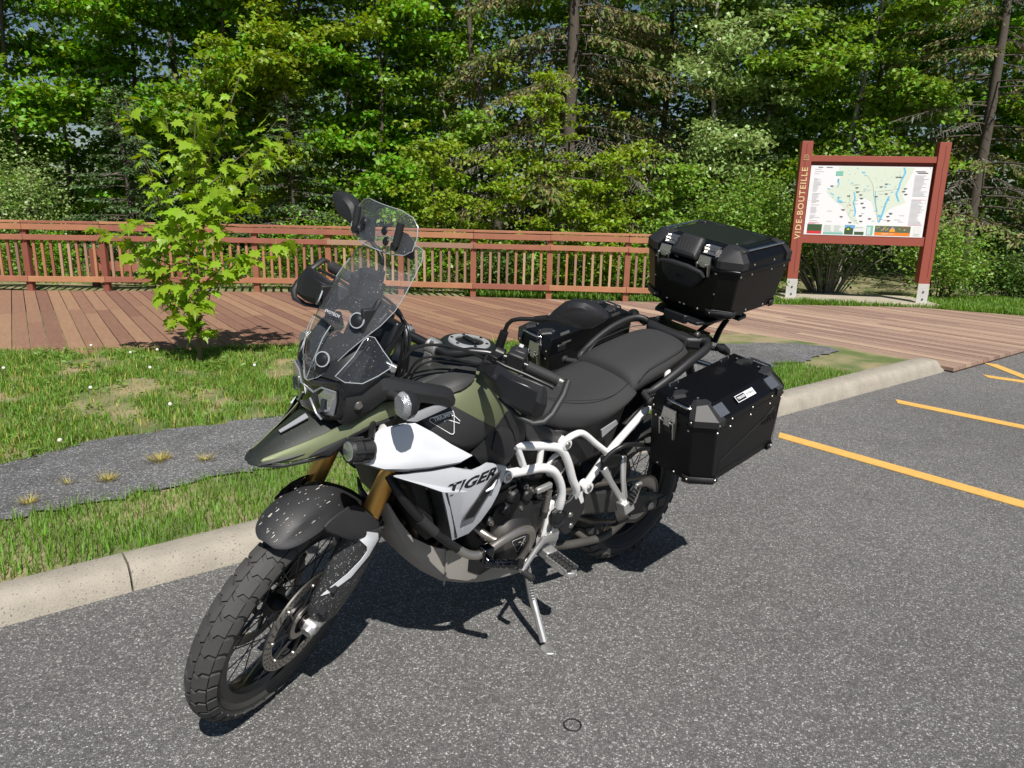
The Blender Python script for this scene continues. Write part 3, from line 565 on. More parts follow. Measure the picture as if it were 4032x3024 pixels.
def fender_arm(s):
    m = MB(SM); m.sheet([[(WB+.05, .080*s, .735), (WB-.03, .086*s, .755), (WB-.11, .080*s, .74)], [(WB+.01, .098*s, .700), (WB-.06, .112*s, .715), (WB-.15, .106*s, .705)], [(WB-.035, .112*s, .668), (WB-.085, .136*s, .672), (WB-.185, .146*s, .655)], [(WB-.06, .116*s, .645), (WB-.10, .142*s, .64), (WB-.19, .150*s, .625)]], .005, (.3, s, .3)); m.build('fender_arm', dustblk, moto, smooth=45, sub=1)
both(fender_arm)
# pale insect and rain streaks on the fender, running back along the airflow
st = MB(SM); rs = random.Random(9)
for i in range(60):
    th, s = rs.uniform(69, 99), rs.uniform(-.85, .75); L_ = rs.choice((.35, .5, .8, 1.2, 2.0)); wq = rs.uniform(.0002, .00045)*(2.0 if L_ > 1.5 else 1); k = (th-67.5)/33; wd = .05+.036*min(1, k*2.4); r0 = .386+.034*k+(.010 if 74 < th < 104 and abs(s) < .6 else 0); P = lambda t, ds: Vector(fend(t, s+ds, wd, r0+.0045, .014+.03*k)); a, b = P(th, 0), P(th+L_, 0)
    st.sheet([[a+Vector((0, -wq, 0)), a+Vector((0, wq, 0))], [b+Vector((0, -wq*1.8, 0)), b+Vector((0, wq*1.8, 0))]], .0006, (0, 0, 1))
st.build('dried_streaks', M('dried_specks', (.55, .53, .48), .8), fender)['kind'] = 'stuff'
# ---- yokes, bars
def yoke(z, t, mat, nm):
    m = MB(SM); ax = (fx(z)-.02, 0, z); rot = Matrix.Rotation(-RAKE, 4, 'Y'); m.prism([(.035, .135), (-.012, .142), (-.035, .11), (-.045, .04), (-.07, 0), (-.045, -.04), (-.035, -.11), (-.012, -.142), (.035, -.135), (.055, -.09), (.03, -.03), (.03, .03), (.055, .09)], -t/2, t/2, 'XY', Matrix.Translation(ax) @ rot); return m.build(nm, mat, moto, bevel=.006)
yoke(1.025, .032, alu, 'top_yoke'); yoke(.845, .04, blk_m, 'bottom_yoke')
def caps(s):
    m = MB(SM); q = Matrix.Translation((fx(1.045)-.004, .102*s, 1.048)) @ Matrix.Rotation(-RAKE, 4, 'Y'); m.add([], []); m.lathe([(.030, -.014), (.031, .002), (.028, .005), (.0, .005)], (0, 0, 0), 'Z', 24, q); m.build('fork_cap_ring', gold, moto)
    m = MB(SM); m.lathe([(.018, .005), (.018, .018), (.010, .018), (.010, .030), (0, .030)], (0, 0, 0), 'Z', 6, q); m.build('fork_cap_nut', steel_d, moto, smooth=20)
both(caps)
def riser(s):
    m = MB(SM); m.hexa([(1.115, .034*s, 1.035), (1.17, .034*s, 1.035), (1.17, .064*s, 1.035), (1.115, .064*s, 1.035)], [(1.130, .036*s, 1.118), (1.176, .036*s, 1.118), (1.176, .062*s, 1.118), (1.130, .062*s, 1.118)]); m.tube([(1.152, .030*s, 1.127), (1.152, .066*s, 1.127)], .0255, 16); rz = m.build('bar_riser', alu, moto, bevel=.004)
    for dx in (-.014, .014): b = MB(SM); b.lathe([(.0, 1.150), (.006, 1.150), (.0075, 1.146), (.0075, 1.13)], (1.152+dx, .048*s, 0), 'Z', 8); b.build('clamp_bolt', steel_d, rz)
both(riser)
half = [(1.152, 0, 1.127), (1.153, .07, 1.127), (1.154, .10, 1.130), (1.142, .130, 1.144), (1.127, .158, 1.158), (1.108, .195, 1.166), (1.085, .25, 1.170), (1.068, .315, 1.167), (1.052, .41, 1.161)]
m = MB(SM); m.tube([mir(p) for p in half[:0:-1]]+half, [.0112, .0112, .0115, .0125, .0135, .0142, .0142, .0142, .0142, .0142, .0142, .0142, .0135, .0125, .0115, .0112, .0112], 16); m.build('handlebar', blk_s, moto)
def controls(s):
    P = lambda y, dx=0, dz=0: (1.085-.21*(y-.25)+dx, y*s, 1.170-.055*(y-.25)+dz)
    m = MB(SM); ks = np.linspace(.312, .408, 22); m.tube([P(y) for y in ks], [.0185 if i < 2 or i > 19 else .0165+(.0009 if i % 2 else 0) for i in range(22)], 16); m.build('grip', rub, moto)
    m = MB(SM); m.tube([P(.408), P(.420)], [.014, .012], 12); m.build('bar_end', steel_d, moto)
    m = MB(SM); m.box(P(.276, 0, .006), (.052, .052, .056), (0, .1, .2*s)); m.box(P(.276, -.012, .030), (.034, .040, .020), (0, .3, .2*s)); sw = m.build('switch_housing', blk, moto, bevel=.006)
    if s > 0:
        for (dy, dx, dz) in ((-.010, -.024, .034), (.011, -.024, .034), (-.002, -.012, .045)): b = MB(SM); b.box(P(.276+dy, dx, dz), (.012, .013, .010), (0, .5, .2)); b.build('switch_button', M('switch_grey', (.45, .45, .45), .5), sw, bevel=.002)
        b = MB(SM); b.tube([P(.262, -.033, .012), P(.272, -.038, .007), P(.292, -.034, .002)], [.006, .008, .005], 8); b.build('red_toggle', red_m, sw)
    else: b = MB(SM); b.box(P(.270, -.012, .044), (.02, .018, .010)); b.build('stop_switch', red_m, sw, bevel=.002)
    m = MB(SM); m.tube([P(.212), P(.240)], .021, 12); m.box(P(.228, .03, 0), (.05, .03, .026)); m.tube([P(.228, .05), P(.27, .055), P(.33, .05), P(.40, .052), P(.415, .056)], [.007, .006, .0055, .005, .007], 8); m.build('lever', blk_m, moto, bevel=.003)
    if s < 0: m = MB(SM); m.lathe([(0, .062), (.028, .062), (.030, .055), (.030, .045), (.027, .044), (.027, 0), (0, 0)], P(.222, .045, .012), 'Z', 20); m.build('brake_reservoir', blk_s, moto)
    # hand guard: shell in front of the lever with a raised outer frame
    def G(x, y, z): return (x, y*s, z)
    sh = [[G(1.158, .222, 1.158), G(1.172, .222, 1.138), G(1.165, .232, 1.115)], [G(1.182, .262, 1.188), G(1.200, .262, 1.148), G(1.188, .275, 1.108)], [G(1.190, .318, 1.190), G(1.212, .318, 1.150), G(1.200, .325, 1.098)], [G(1.190, .372, 1.197), G(1.210, .375, 1.152), G(1.202, .380, 1.094)], [G(1.178, .404, 1.193), G(1.196, .415, 1.148), G(1.192, .420, 1.096)], [G(1.168, .418, 1.178), G(1.178, .434, 1.142), G(1.178, .432, 1.104)]]
    m = MB(SM); m.sheet(sh, .010, (1, 0, 0)); hg = m.build('hand_guard', bugblk, moto, smooth=25, bevel=.006)
    m = MB(SM); m.sheet([[G(1.208, .285, 1.180), G(1.213, .282, 1.150)], [G(1.216, .325, 1.183), G(1.222, .325, 1.128)], [G(1.214, .372, 1.187), G(1.219, .378, 1.115)], [G(1.200, .402, 1.176), G(1.205, .412, 1.112)]], .008, (1, 0, 0)); m.build('raised_facing', blk_s, hg, bevel=.003, smooth=45)
    m = MB(SM); m.tube([G(1.048, .428, 1.170), G(1.062, .436, 1.178), G(1.10, .446, 1.152), G(1.155, .448, 1.112), G(1.180, .440, 1.094), G(1.196, .418, 1.083), G(1.200, .375, 1.083), G(1.190, .30, 1.10)], [.009, .010, .0105, .0105, .010, .009, .007, .005], 10, flat=.7); m.build('guard_bracket', blk, hg)
    m = MB(SM); m.tube([P(.205, .0, -.012), G(1.125, .214, 1.15), G(1.15, .222, 1.145)], [.018, .018, .020], 10); m.tube([G(1.084, .212, 1.145), G(1.080, .215, 1.190)], [.020, .013], 12); m.build('mirror_mount', blk, moto)
    # mirror
    m = MB(SM); m.tube([G(1.080, .215, 1.185), G(1.080, .216, 1.238)], [.0135, .0125], 12); m.tube([G(1.080, .216, 1.238), G(1.080, .218, 1.262), G(1.077, .226, 1.278), G(1.072, .245, 1.290), G(1.064, .285, 1.306)], .0062, 10); m.tube([G(1.064, .285, 1.306), G(1.060, .318, 1.322)], [.009, .011], 10); mm_ = m.build('mirror_stalk', blk_m, moto)
    kq_ = 1. if s > 0 else .88; out = [(.312, 1.318), (.326, 1.352), (.346, 1.386), (.372, 1.406), (.405, 1.417), (.440, 1.414), (.466, 1.403), (.473, 1.394), (.464, 1.374), (.445, 1.350), (.425, 1.338), (.39, 1.332), (.35, 1.322)]; out = [(.315+(a-.315)*kq_, 1.322+(b-1.322)*kq_) for a, b in out]
    m = MB(SM); k = len(out); cy = sum(a for a, b in out)/k; cz_ = sum(b for a, b in out)/k
    ring = lambda q, x: [G(x-.10*(a-.39), cy+(a-cy)*q, cz_+(b-cz_)*q) for a, b in out]
    m.loft([ring(.97, 1.040), ring(1., 1.046), ring(.985, 1.056), ring(.90, 1.070), ring(.62, 1.080)]); mh = m.build('mirror_housing', bugblk if s > 0 else blk, mm_, smooth=30)
    m = MB(SM); m.prism([], 0, 0) if 0 else m.loft([ring(.93, 1.0395), ring(.93, 1.0385)]); m.build('mirror_glass', M('mirror_silver', (.85, .87, .9), .03, 1.), mm_, smooth=20)
both(controls)
def cable(pts, r, nm='cable', mat=None): m = MB(); sp = [Vector(p) for p in pts]; q = []
def spline(pts, k=6):
    P = [Vector(p) for p in pts]; P = [P[0]*2-P[1]]+P+[P[-1]*2-P[-2]]; out = []
    for i in range(1, len(P)-2):
        for j in range(k):
            t = j/k; a, b, c, d = P[i-1:i+3]; out.append(.5*((2*b)+(c-a)*t+(2*a-5*b+4*c-d)*t*t+(3*b-3*c+d-a)*t**3))
    return out+[P[-2]]
cab = M('cable_black', (.012, .012, .013), .3)
for nm, pts, r in (('clutch_cable', [(1.135, .205, 1.160), (1.175, .165, 1.178), (1.22, .10, 1.180), (1.262, .05, 1.160), (1.285, .035, 1.11), (1.27, .03, 1.03)], .0046), ('switch_cable', [(1.12, .235, 1.145), (1.16, .17, 1.140), (1.215, .11, 1.146), (1.255, .065, 1.125), (1.27, .05, 1.06), (1.26, .04, 1.0)], .0036), ('heater_cable', [(1.12, .225, 1.140), (1.165, .16, 1.132), (1.22, .10, 1.130), (1.258, .07, 1.105), (1.262, .055, 1.04)], .0034), ('brake_hose', [(1.12, -.20, 1.19), (1.17, -.10, 1.20), (1.205, -.04, 1.19), (1.225, -.01, 1.13), (1.235, .0, 1.06), (1.25, 0, .98)], .0048), ('throttle_cable', [(1.12, -.21, 1.175), (1.17, -.09, 1.182), (1.20, -.02, 1.172), (1.215, .01, 1.11), (1.215, .02, 1.03)], .0046), ('sensor_cable', [(1.13, -.19, 1.18), (1.18, -.08, 1.19), (1.215, -.025, 1.175), (1.232, .012, 1.10), (1.235, .02, 1.0)], .004), ('fork_hose', [(1.33, .07, .90), (1.30, .10, .80), (1.285, .115, .70), (1.31, .12, .61), (1.37, .122, .54), (1.43, .11, .47)], .0046), ('speed_sensor_hose', [(1.335, .06, .90), (1.31, .09, .80), (1.298, .107, .70), (1.322, .112, .61), (1.38, .114, .53), (1.44, .10, .45)], .0042)):
    m = MB(SM); m.tube(spline(pts), r, 8); m.build(nm, cab, moto)
# ---- front bodywork
def screen_row(x, z, w, sw, k=9, gamma=2.): return [(x-sw*abs(s)**gamma, w*s, z) for s in np.linspace(-1, 1, k)]
rows = [(1.512, 1.064, .010, .001), (1.510, 1.082, .040, .010), (1.506, 1.105, .062, .018), (1.500, 1.135, .084, .026), (1.488, 1.170, .102, .036), (1.470, 1.205, .120, .046), (1.447, 1.245, .142, .058), (1.418, 1.285, .154, .060), (1.386, 1.325, .152, .055), (1.350, 1.365, .142, .048), (1.312, 1.402, .126, .040), (1.290, 1.424, .106, .032), (1.284, 1.431, .075, .02)]
g = [screen_row(*r_) for r_ in rows]
m = MB(); m.sheet(g); screen = m.build('windscreen', clear, moto, sub=2)
edge = [r_[0] for r_ in g]+g[-1][1:]+[r_[-1] for r_ in g[-2::-1]]+g[0][-2:0:-1]
m = MB(); m.tube(edge, .0011, 6, closed=True); m.build('screen_edge', edgeglass, screen)
# vent fold moulded into the lower screen
m = MB(); m.sheet([[(1.5125, .0, 1.065), (1.512, .004, 1.066)], [(1.508, .028, 1.13), (1.507, .031, 1.13)], [(1.492, .040, 1.19), (1.491, .043, 1.19)], [(1.474, .044, 1.222), (1.473, .047, 1.222)]], .001); m.sheet([[(1.5125, .0, 1.065), (1.512, -.004, 1.066)], [(1.508, -.028, 1.13), (1.507, -.031, 1.13)], [(1.492, -.040, 1.19), (1.491, -.043, 1.19)], [(1.474, -.044, 1.222), (1.473, -.047, 1.222)]], .001); m.build('vent_fold', edgeglass, screen)
m = MB(); m.sheet([[(1.475, y, 1.224+.004*(1-(y/.045)**2)) for y in np.linspace(-.045, .045, 7)], [(1.462, y, 1.214) for y in np.linspace(-.045, .045, 7)]], .002); m.build('vent_slot', blk_s, screen)
me = text_mesh('TIGER', .026, M('etched', (.14, .15, .17), .5), shear=.25, sx=1.15, extrude=.0003); inst('screen_lettering', me, screen, frame((1.5125, .012, 1.118), (0, 1, .0), (-.25, 0, 1)))
me = text_mesh('EVOTECH', .011, M('etched_white', (.7, .72, .75), .5), sx=1.2, extrude=.0003); inst('screen_maker_lettering', me, screen, frame((1.458, .022, 1.245), (-.15, 1, 0), (-.6, 0, 1)))
def screen_bolts(s):
    for (x, y, z) in ((1.4935, .056, 1.138), (1.428, .100, 1.249)):
        m = MB(); m.lathe([(0, .006), (.009, .006), (.013, .003), (.0175, .002), (.018, -.002)], (0, 0, 0), 'X', 16, Matrix.Translation((x+.004, y*s, z)) @ Matrix.Rotation(.5*s, 4, 'Z') @ Matrix.Rotation(-.35, 4, 'Y')); m.build('screen_bolt', blk_s, screen)
        m = MB(); m.lathe([(.014, .0025), (.0205, .0025), (.0205, -.001)], (0, 0, 0), 'X', 18, Matrix.Translation((x+.003, y*s, z)) @ Matrix.Rotation(.5*s, 4, 'Z') @ Matrix.Rotation(-.35, 4, 'Y')); m.build('bolt_washer', edgeglass, screen)
both(screen_bolts)
# clip-on spoiler above the screen
sr = [(1.352, 1.410, .085, .012), (1.350, 1.418, .130, .020), (1.347, 1.433, .150, .026), (1.338, 1.462, .150, .027), (1.330, 1.490, .140, .026), (1.325, 1.508, .118, .020), (1.322, 1.518, .075, .008)]
g = [screen_row(*r_) for r_ in sr]; m = MB(); m.sheet(g); spoil = m.build('screen_spoiler', clear, moto, sub=2)
edge = [r_[0] for r_ in g]+g[-1][1:]+[r_[-1] for r_ in g[-2::-1]]+g[0][-2:0:-1]; m = MB(); m.tube(edge, .0013, 6, closed=True); m.build('spoiler_edge', edgeglass, spoil)
def clips(s):
    m = MB(); m.tube([(1.338, .100*s, 1.436), (1.330, .104*s, 1.492)], .0095, 10, flat=1.); m.tube([(1.341, .098*s, 1.433), (1.345, .098*s, 1.433)], .011, 10); m.build('spoiler_clip', blk, spoil)
    m = MB(); m.hexa([(1.290, .070*s, 1.400), (1.330, .070*s, 1.415), (1.330, .120*s, 1.415), (1.290, .120*s, 1.400)], [(1.286, .078*s, 1.445), (1.312, .078*s, 1.470), (1.312, .112*s, 1.470), (1.286, .112*s, 1.445)]); m.build('spoiler_bracket', blk_s, spoil, bevel=.006)
    for dz in (0, .022): q = MB(); q.lathe([(0, .004), (.010, .004), (.012, 0)], (0, 0, 0), 'X', 14, Matrix.Translation((1.348-dz*.3, (.072-dz*.9)*s, 1.440+dz)) @ Matrix.Rotation(-.3, 4, 'Y')); q.build('bracket_screw', blk_m, spoil)
both(clips)
# headlamp
ho = [(0, 1.074), (.035, 1.072), (.085, 1.090), (.126, 1.092), (.142, 1.068), (.136, 1.012), (.122, .985), (.075, .962), (.035, .948), (0, .946)]
ho = [(y*1.06, z+.009) for y, z in ho]; ho = ho+[(-y, z) for y, z in ho[-2:0:-1]]
def hring(q, x, bow=1.7): cz_ = 1.024; return [(x-bow*(y*q)**2, y*q, cz_+(z-cz_)*q) for y, z in ho]
m = MB(); m.loft([hring(.55, 1.500), hring(.86, 1.502), hring(.95, 1.498), hring(1., 1.485), hring(1.06, 1.44), hring(1.0, 1.36)]); head = m.build('headlamp', blk, moto, smooth=35)
m = MB(); m.loft([hring(.3, 1.506), hring(.80, 1.5055), hring(.875, 1.503), hring(.88, 1.498)]); m.build('lens_cover', M('dark_lens', (.006, .006, .007), .06, coat=1.), head, smooth=50)
def lamp(s):
    pts = [(1.504, .052, 1.030), (1.496, .072, 1.054), (1.4885, .114, 1.062), (1.488, .117, 1.034), (1.490, .110, .994), (1.496, .082, .986), (1.501, .062, 1.002)]
    pts = [(x, y*1.04, z+.009) for x, y, z in pts]
    m = MB(); m.plate(ys(pts, s), .004, .004, (1, s*.35, 0)); m.build('lamp_unit', lampglass, head, smooth=20)
    m = MB(); m.plate(ys([(1.506, .074, 1.036), (1.504, .090, 1.038), (1.504, .088, 1.008), (1.506, .074, 1.004)], s), .003, .002, (1, s*.35, 0)); m.build('lamp_element', M('lamp_dark', (.10, .12, .16), .1, .8), head)
    m = MB(); m.tube(ys([(1.5085, .008, 1.042), (1.5065, .035, 1.040), (1.499, .062, 1.062), (1.489, .118, 1.070)], s), .0028, 6); m.build('daylight_strip', M('clear_strip', (.35, .37, .40), .12, .4), head)
    m = MB(); m.tube(ys([(1.508, .020, 1.018), (1.503, .048, .985), (1.498, .070, .975)], s), .003, 6); m.build('lower_strip', M('clear_strip', (.35, .37, .40), .12, .4), head)
both(lamp)
m = MB(); tri = [(1.511, -.010, 1.046), (1.511, .010, 1.046), (1.5105, 0, 1.022)]; m.tube(tri, .0012, 5, closed=True); m.tube([(1.511, 0, 1.042), (1.511, 0, 1.028)], .001, 5); m.build('nose_badge', print_w, head)
# beak
cb = [(1.668, .858, .012, .002), (1.660, .866, .032, .008), (1.635, .884, .050, .020), (1.600, .908, .066, .034), (1.555, .936, .084, .048), (1.510, .962, .100, .056), (1.465, .985, .112, .050), (1.40, 1.0, .125, .04)]
g = [[(x+.0*abs(s), w*s, z-dr*abs(s)**1.7+(.006*math.exp(-(s/.14)**2) if 1.5 < x < 1.62 else 0)) for s in np.linspace(-1, 1, 13)] for x, z, w, dr in cb]
m = MB(); m.sheet(g, .005, (.3, 0, 1)); beak = m.build('beak', M('beak_dark', (.022, .026, .022), .42, .1, var=.15, vscale=12, spot=(.2, .2, .19), spotscale=200, spotthr=.70), moto, sub=1)
m = MB(); m.sheet([[(1.585, .006, .933), (1.585, .016, .931)], [(1.55, .010, .953), (1.55, .024, .950)], [(1.515, .012, .972), (1.515, .030, .968)]], .003, (0, 0, 1)); m.build('beak_ridge', silverp, beak)
def flank(s):
    up = [(1.648, .026, .872), (1.594, .048, .897), (1.53, .074, .928), (1.463, .104, .966), (1.415, .132, 1.018), (1.372, .152, 1.042), (1.31, .166, 1.046), (1.244, .178, 1.042)]; lo = [(1.650, .034, .860), (1.594, .062, .862), (1.54, .090, .878), (1.492, .113, .893), (1.452, .146, .953), (1.404, .166, .985), (1.344, .176, .998), (1.244, .181, 1.036)]
    m = MB(); m.sheet([ys([a, tuple((np.array(a)+np.array(b))/2+np.array([.002, .006*s*s, .004])), b], s) for a, b in zip(up, lo)], .004, (.2, s, .3)); fl = m.build('beak_flank', khaki, moto, sub=1)
    m = MB(); m.plate(ys([(1.545, .096, .888), (1.52, .106, .910), (1.465, .142, .950), (1.46, .146, .945), (1.495, .118, .893)], s), .003, .003, (.3, s, .2)); m.build('flank_patch', graph, fl)
    lip = [(1.650, .034, .858), (1.594, .060, .856), (1.54, .088, .872), (1.492, .110, .888), (1.452, .142, .948), (1.404, .162, .980), (1.344, .172, .994)]
    m = MB(); m.tube(ys(lip, s), .005, 6); m.build('flank_lip', blk, fl)
both(flank)
m = MB(); m.loft([[(1.60, -.03, .858), (1.60, .03, .858), (1.60, .02, .88), (1.60, -.02, .88)], [(1.48, -.09, .875), (1.48, .09, .875), (1.48, .06, .93), (1.48, -.06, .93)], [(1.36, -.11, .90), (1.36, .11, .90), (1.36, .09, .99), (1.36, -.09, .99)]]); m.build('beak_underside', blk, moto, bevel=.01)
# side arms of the cockpit, indicators, clear deflectors
def cockpit(s):
    arm = [(1.470, .132, 1.080), (1.440, .150, 1.098), (1.394, .170, 1.118), (1.325, .182, 1.096), (1.255, .190, 1.076), (1.180, .198, 1.056), (1.168, .200, 1.030), (1.196, .203, 1.012), (1.25, .200, 1.032), (1.32, .192, 1.050), (1.376, .182, 1.062), (1.400, .176, 1.045), (1.425, .168, 1.012), (1.455, .146, .990), (1.478, .128, .985)]
    k = len(arm); m = MB(); arm2 = [(x-.01, y-.035, z-.004) for x, y, z in arm]; up = arm[:7]; lo = arm[:6:-1]
    rows = []
    for a, b in zip(up, [arm[14], arm[13], arm[11], arm[10], arm[9], arm[8], arm[7]]): a, b = np.array(a), np.array(b); rows.append([a+[-.004, -.045, -.002], a+[0, -.012, .004], a, a*.6+b*.4+[0, .012, 0], a*.2+b*.8+[0, .008, 0], b, b+[-.004, -.03, 0]])
    m.sheet([ys([tuple(p) for p in r_], s) for r_ in rows], .004, (0, s, .4)); am = m.build('cockpit_arm', blk, moto, smooth=30)
    m = MB(); m.lathe([(0, .006), (.008, .006), (.010, 0), (.012, 0)], (0, 0, 0), 'Y', 12, Matrix.Translation((1.448, .163*s, 1.046)) @ Matrix.Scale(s, 4, (0, 1, 0))); m.build('arm_bolt', steel_d, am)
    m = MB(); m.plate(ys([(1.316, .193, .990), (1.30, .193, 1.008), (1.20, .203, 1.036), (1.188, .205, 1.026), (1.20, .206, 1.012), (1.29, .200, .986)], s), .006, .003, (.1, s, .3)); m.build('silver_finisher', silverp, moto, smooth=40)
    # indicator
    m = MB(); m.tube(ys([(1.372, .175, 1.072), (1.372, .205, 1.078), (1.371, .232, 1.080)], s), [.013, .011, .009], 12); st_ = m.build('indicator_stalk', rub, moto)
    o1 = [(.016, .030), (.030, .012), (.030, -.018), (.010, -.040), (-.010, -.044), (-.024, -.028), (-.022, .004), (-.006, .028)]
    m = MB(); q = Matrix.Translation((1.374, .256*s, 1.078)) @ Matrix.Rotation(.8*s, 4, 'X'); rg = lambda k_, x: [(x, a*k_*1.0, b*k_*.88) for a, b in o1]
    m.loft([[q @ Vector(p) for p in rg(.82, .020)], [q @ Vector(p) for p in rg(1., .012)], [q @ Vector(p) for p in rg(1., .0)]]); ind = m.build('indicator_lens', amber, st_, smooth=40)
    m = MB(); m.loft([[q @ Vector(p) for p in rg(1.03, .002)], [q @ Vector(p) for p in rg(.95, -.018)], [q @ Vector(p) for p in rg(.5, -.034)]]); m.build('indicator_housing', blk, st_, smooth=50)
    df = [(1.499, .128, 1.119), (1.450, .126, 1.165), (1.424, .124, 1.203), (1.410, .126, 1.214), (1.396, .130, 1.210), (1.380, .152, 1.178), (1.368, .174, 1.155), (1.376, .180, 1.143), (1.41, .182, 1.128), (1.451, .178, 1.112), (1.49, .160, 1.114)]
    df = df if s > 0 else [(x-.02, y*.62, z) for x, y, z in df]
    m = MB(); m.plate(ys(df, s), .0008, .010, (.3, s, .2)); d = m.build('clear_deflector', smoke, moto); m = MB(); m.tube(ys(df, s), .0013, 6, closed=True); m.build('deflector_edge', edgeglass, d)
    m = MB(); m.sheet([ys([(1.498, .03, 1.085), (1.492, .085, 1.095), (1.478, .120, 1.098), (1.44, .145, 1.10)], s), ys([(1.488, .03, 1.13), (1.478, .085, 1.135), (1.450, .112, 1.14), (1.41, .128, 1.14)], s), ys([(1.445, .03, 1.20), (1.440, .070, 1.20), (1.415, .092, 1.20), (1.375, .10, 1.19)], s)], .006, (1, s, 0)); m.build('inner_fairing', blk, moto, smooth=50)
    # auxiliary lamp, on the left only
    if s < 0: return
    m = MB(); m.lathe([(0, .058), (.026, .058), (.032, .050), (.033, .030), (.028, .022), (.029, .006), (.030, -.004), (.024, -.012), (0, -.016)], (0, 0, 0), 'X', 24, Matrix.Translation((1.432, .196*s, .934)) @ Matrix.Rotation(-.12, 4, 'Y')); fg = m.build('fog_lamp', blk, moto, smooth=30)
    for a in range(6): q2 = MB(); q2.box((.028, .033*math.cos(a*1.047+.3), .033*math.sin(a*1.047+.3)), (.05, .006, .006), (a*1.047+.3, 0, 0), Matrix.Translation((1.432, .196*s, .934)) @ Matrix.Rotation(-.12, 4, 'Y')); q2.build('cooling_rib', blk, fg, bevel=.001)
    m = MB(); m.lathe([(0, .0595), (.020, .0592), (.025, .058)], (0, 0, 0), 'X', 20, Matrix.Translation((1.432, .196*s, .934)) @ Matrix.Rotation(-.12, 4, 'Y')); m.build('fog_lamp_glass', lampglass, fg)
    m = MB(); m.tube(ys([(1.425, .195, .96), (1.40, .16, .985), (1.36, .12, .98)], s), .009, 8); m.build('fog_lamp_bracket', blk_m, moto)
both(cockpit)
# instruments and the device bar behind the screen
m = MB(); m.hexa([(1.335, -.105, 1.125), (1.36, -.105, 1.125), (1.36, .105, 1.125), (1.335, .105, 1.125)], [(1.285, -.105, 1.225), (1.315, -.105, 1.235), (1.315, .105, 1.235), (1.285, .105, 1.225)]); ins = m.build('instrument_cluster', blk_s, moto, bevel=.008)
m = MB(); m.tube([(1.335, -.11, 1.255), (1.340, 0, 1.258), (1.335, .11, 1.255)], .007, 10); m.tube([(1.34, .09, 1.255), (1.38, .10, 1.22), (1.41, .10, 1.18)], .006, 8); m.tube([(1.34, -.09, 1.255), (1.38, -.10, 1.22), (1.41, -.10, 1.18)], .006, 8); m.build('device_bar', blk_m, moto)
m = MB(); m.hexa([(1.322, -.08, 1.262), (1.345, -.08, 1.262), (1.345, .02, 1.262), (1.322, .02, 1.262)], [(1.302, -.085, 1.312), (1.322, -.085, 1.318), (1.322, .025, 1.318), (1.302, .025, 1.312)]); m.build('navigation_mount', blk, moto, bevel=.006)
m = MB(); m.tube([(1.35, .035, 1.25), (1.36, .04, 1.275), (1.355, .05, 1.295)], [.014, .018, .012], 12); m.tube([(1.35, -.02, 1.22), (1.37, -.03, 1.24)], [.013, .016], 12); m.build('ball_mount', blk_m, moto)
def mech(s): m = MB(); m.tube(ys([(1.40, .105, 1.15), (1.40, .107, 1.25), (1.375, .108, 1.30)], s), .009, 8); m.box((1.40, .108*s, 1.25), (.05, .016, .06)); m.build('screen_mount', blk, moto, bevel=.004)
both(mech)
# ---- tank
tk = {1.27: [(0, 1.015), (.06, 1.012), (.11, 1.0), (.145, .97), (.165, .93), (.17, .88), (.14, .85)], 1.20: [(0, 1.045), (.07, 1.042), (.125, 1.025), (.165, .985), (.188, .935), (.192, .875), (.15, .82)], 1.11: [(0, 1.082), (.08, 1.078), (.14, 1.052), (.182, 1.0), (.204, .935), (.204, .865), (.15, .80)], 1.02: [(0, 1.098), (.085, 1.094), (.145, 1.062), (.182, 1.005), (.200, .935), (.194, .865), (.14, .79)], .93: [(0, 1.092), (.085, 1.088), (.135, 1.052), (.160, .995), (.172, .93), (.162, .865), (.12, .79)], .85: [(0, 1.055), (.075, 1.048), (.112, 1.012), (.132, .955), (.140, .905), (.13, .855), (.10, .79)], .785: [(0, .995), (.055, .985), (.085, .955), (.105, .915), (.112, .885), (.105, .845), (.08, .79)], .75: [(0, .935), (.045, .93), (.07, .915), (.09, .895), (.095, .875), (.09, .84), (.07, .79)]}
tx_ = sorted(tk, reverse=True)
def tank_pt(x, j, lift=0.):
    """point of the tank skin at x, j 0..6 down the left side"""
    for a, b in zip(tx_, tx_[1:]):
        if b <= x <= a: t = (a-x)/(a-b); break
    i = min(5, int(j)); f = j-i; P = lambda q: np.array(tk[q][i])*(1-f)+np.array(tk[q][i+1])*f; p = P(a)*(1-t)+P(b)*t; c = np.array([0, .93]); d = (p-c)/np.linalg.norm(p-c); p = p+d*lift; return (x, p[0], p[1])
secs = [[(x, y, z) for y, z in tk[x]]+[(x, -y, z) for y, z in tk[x][:0:-1]] for x in tx_]
mt = M('tank_paint', (.16, .18, .10), .42, .3, var=.08, vscale=10)
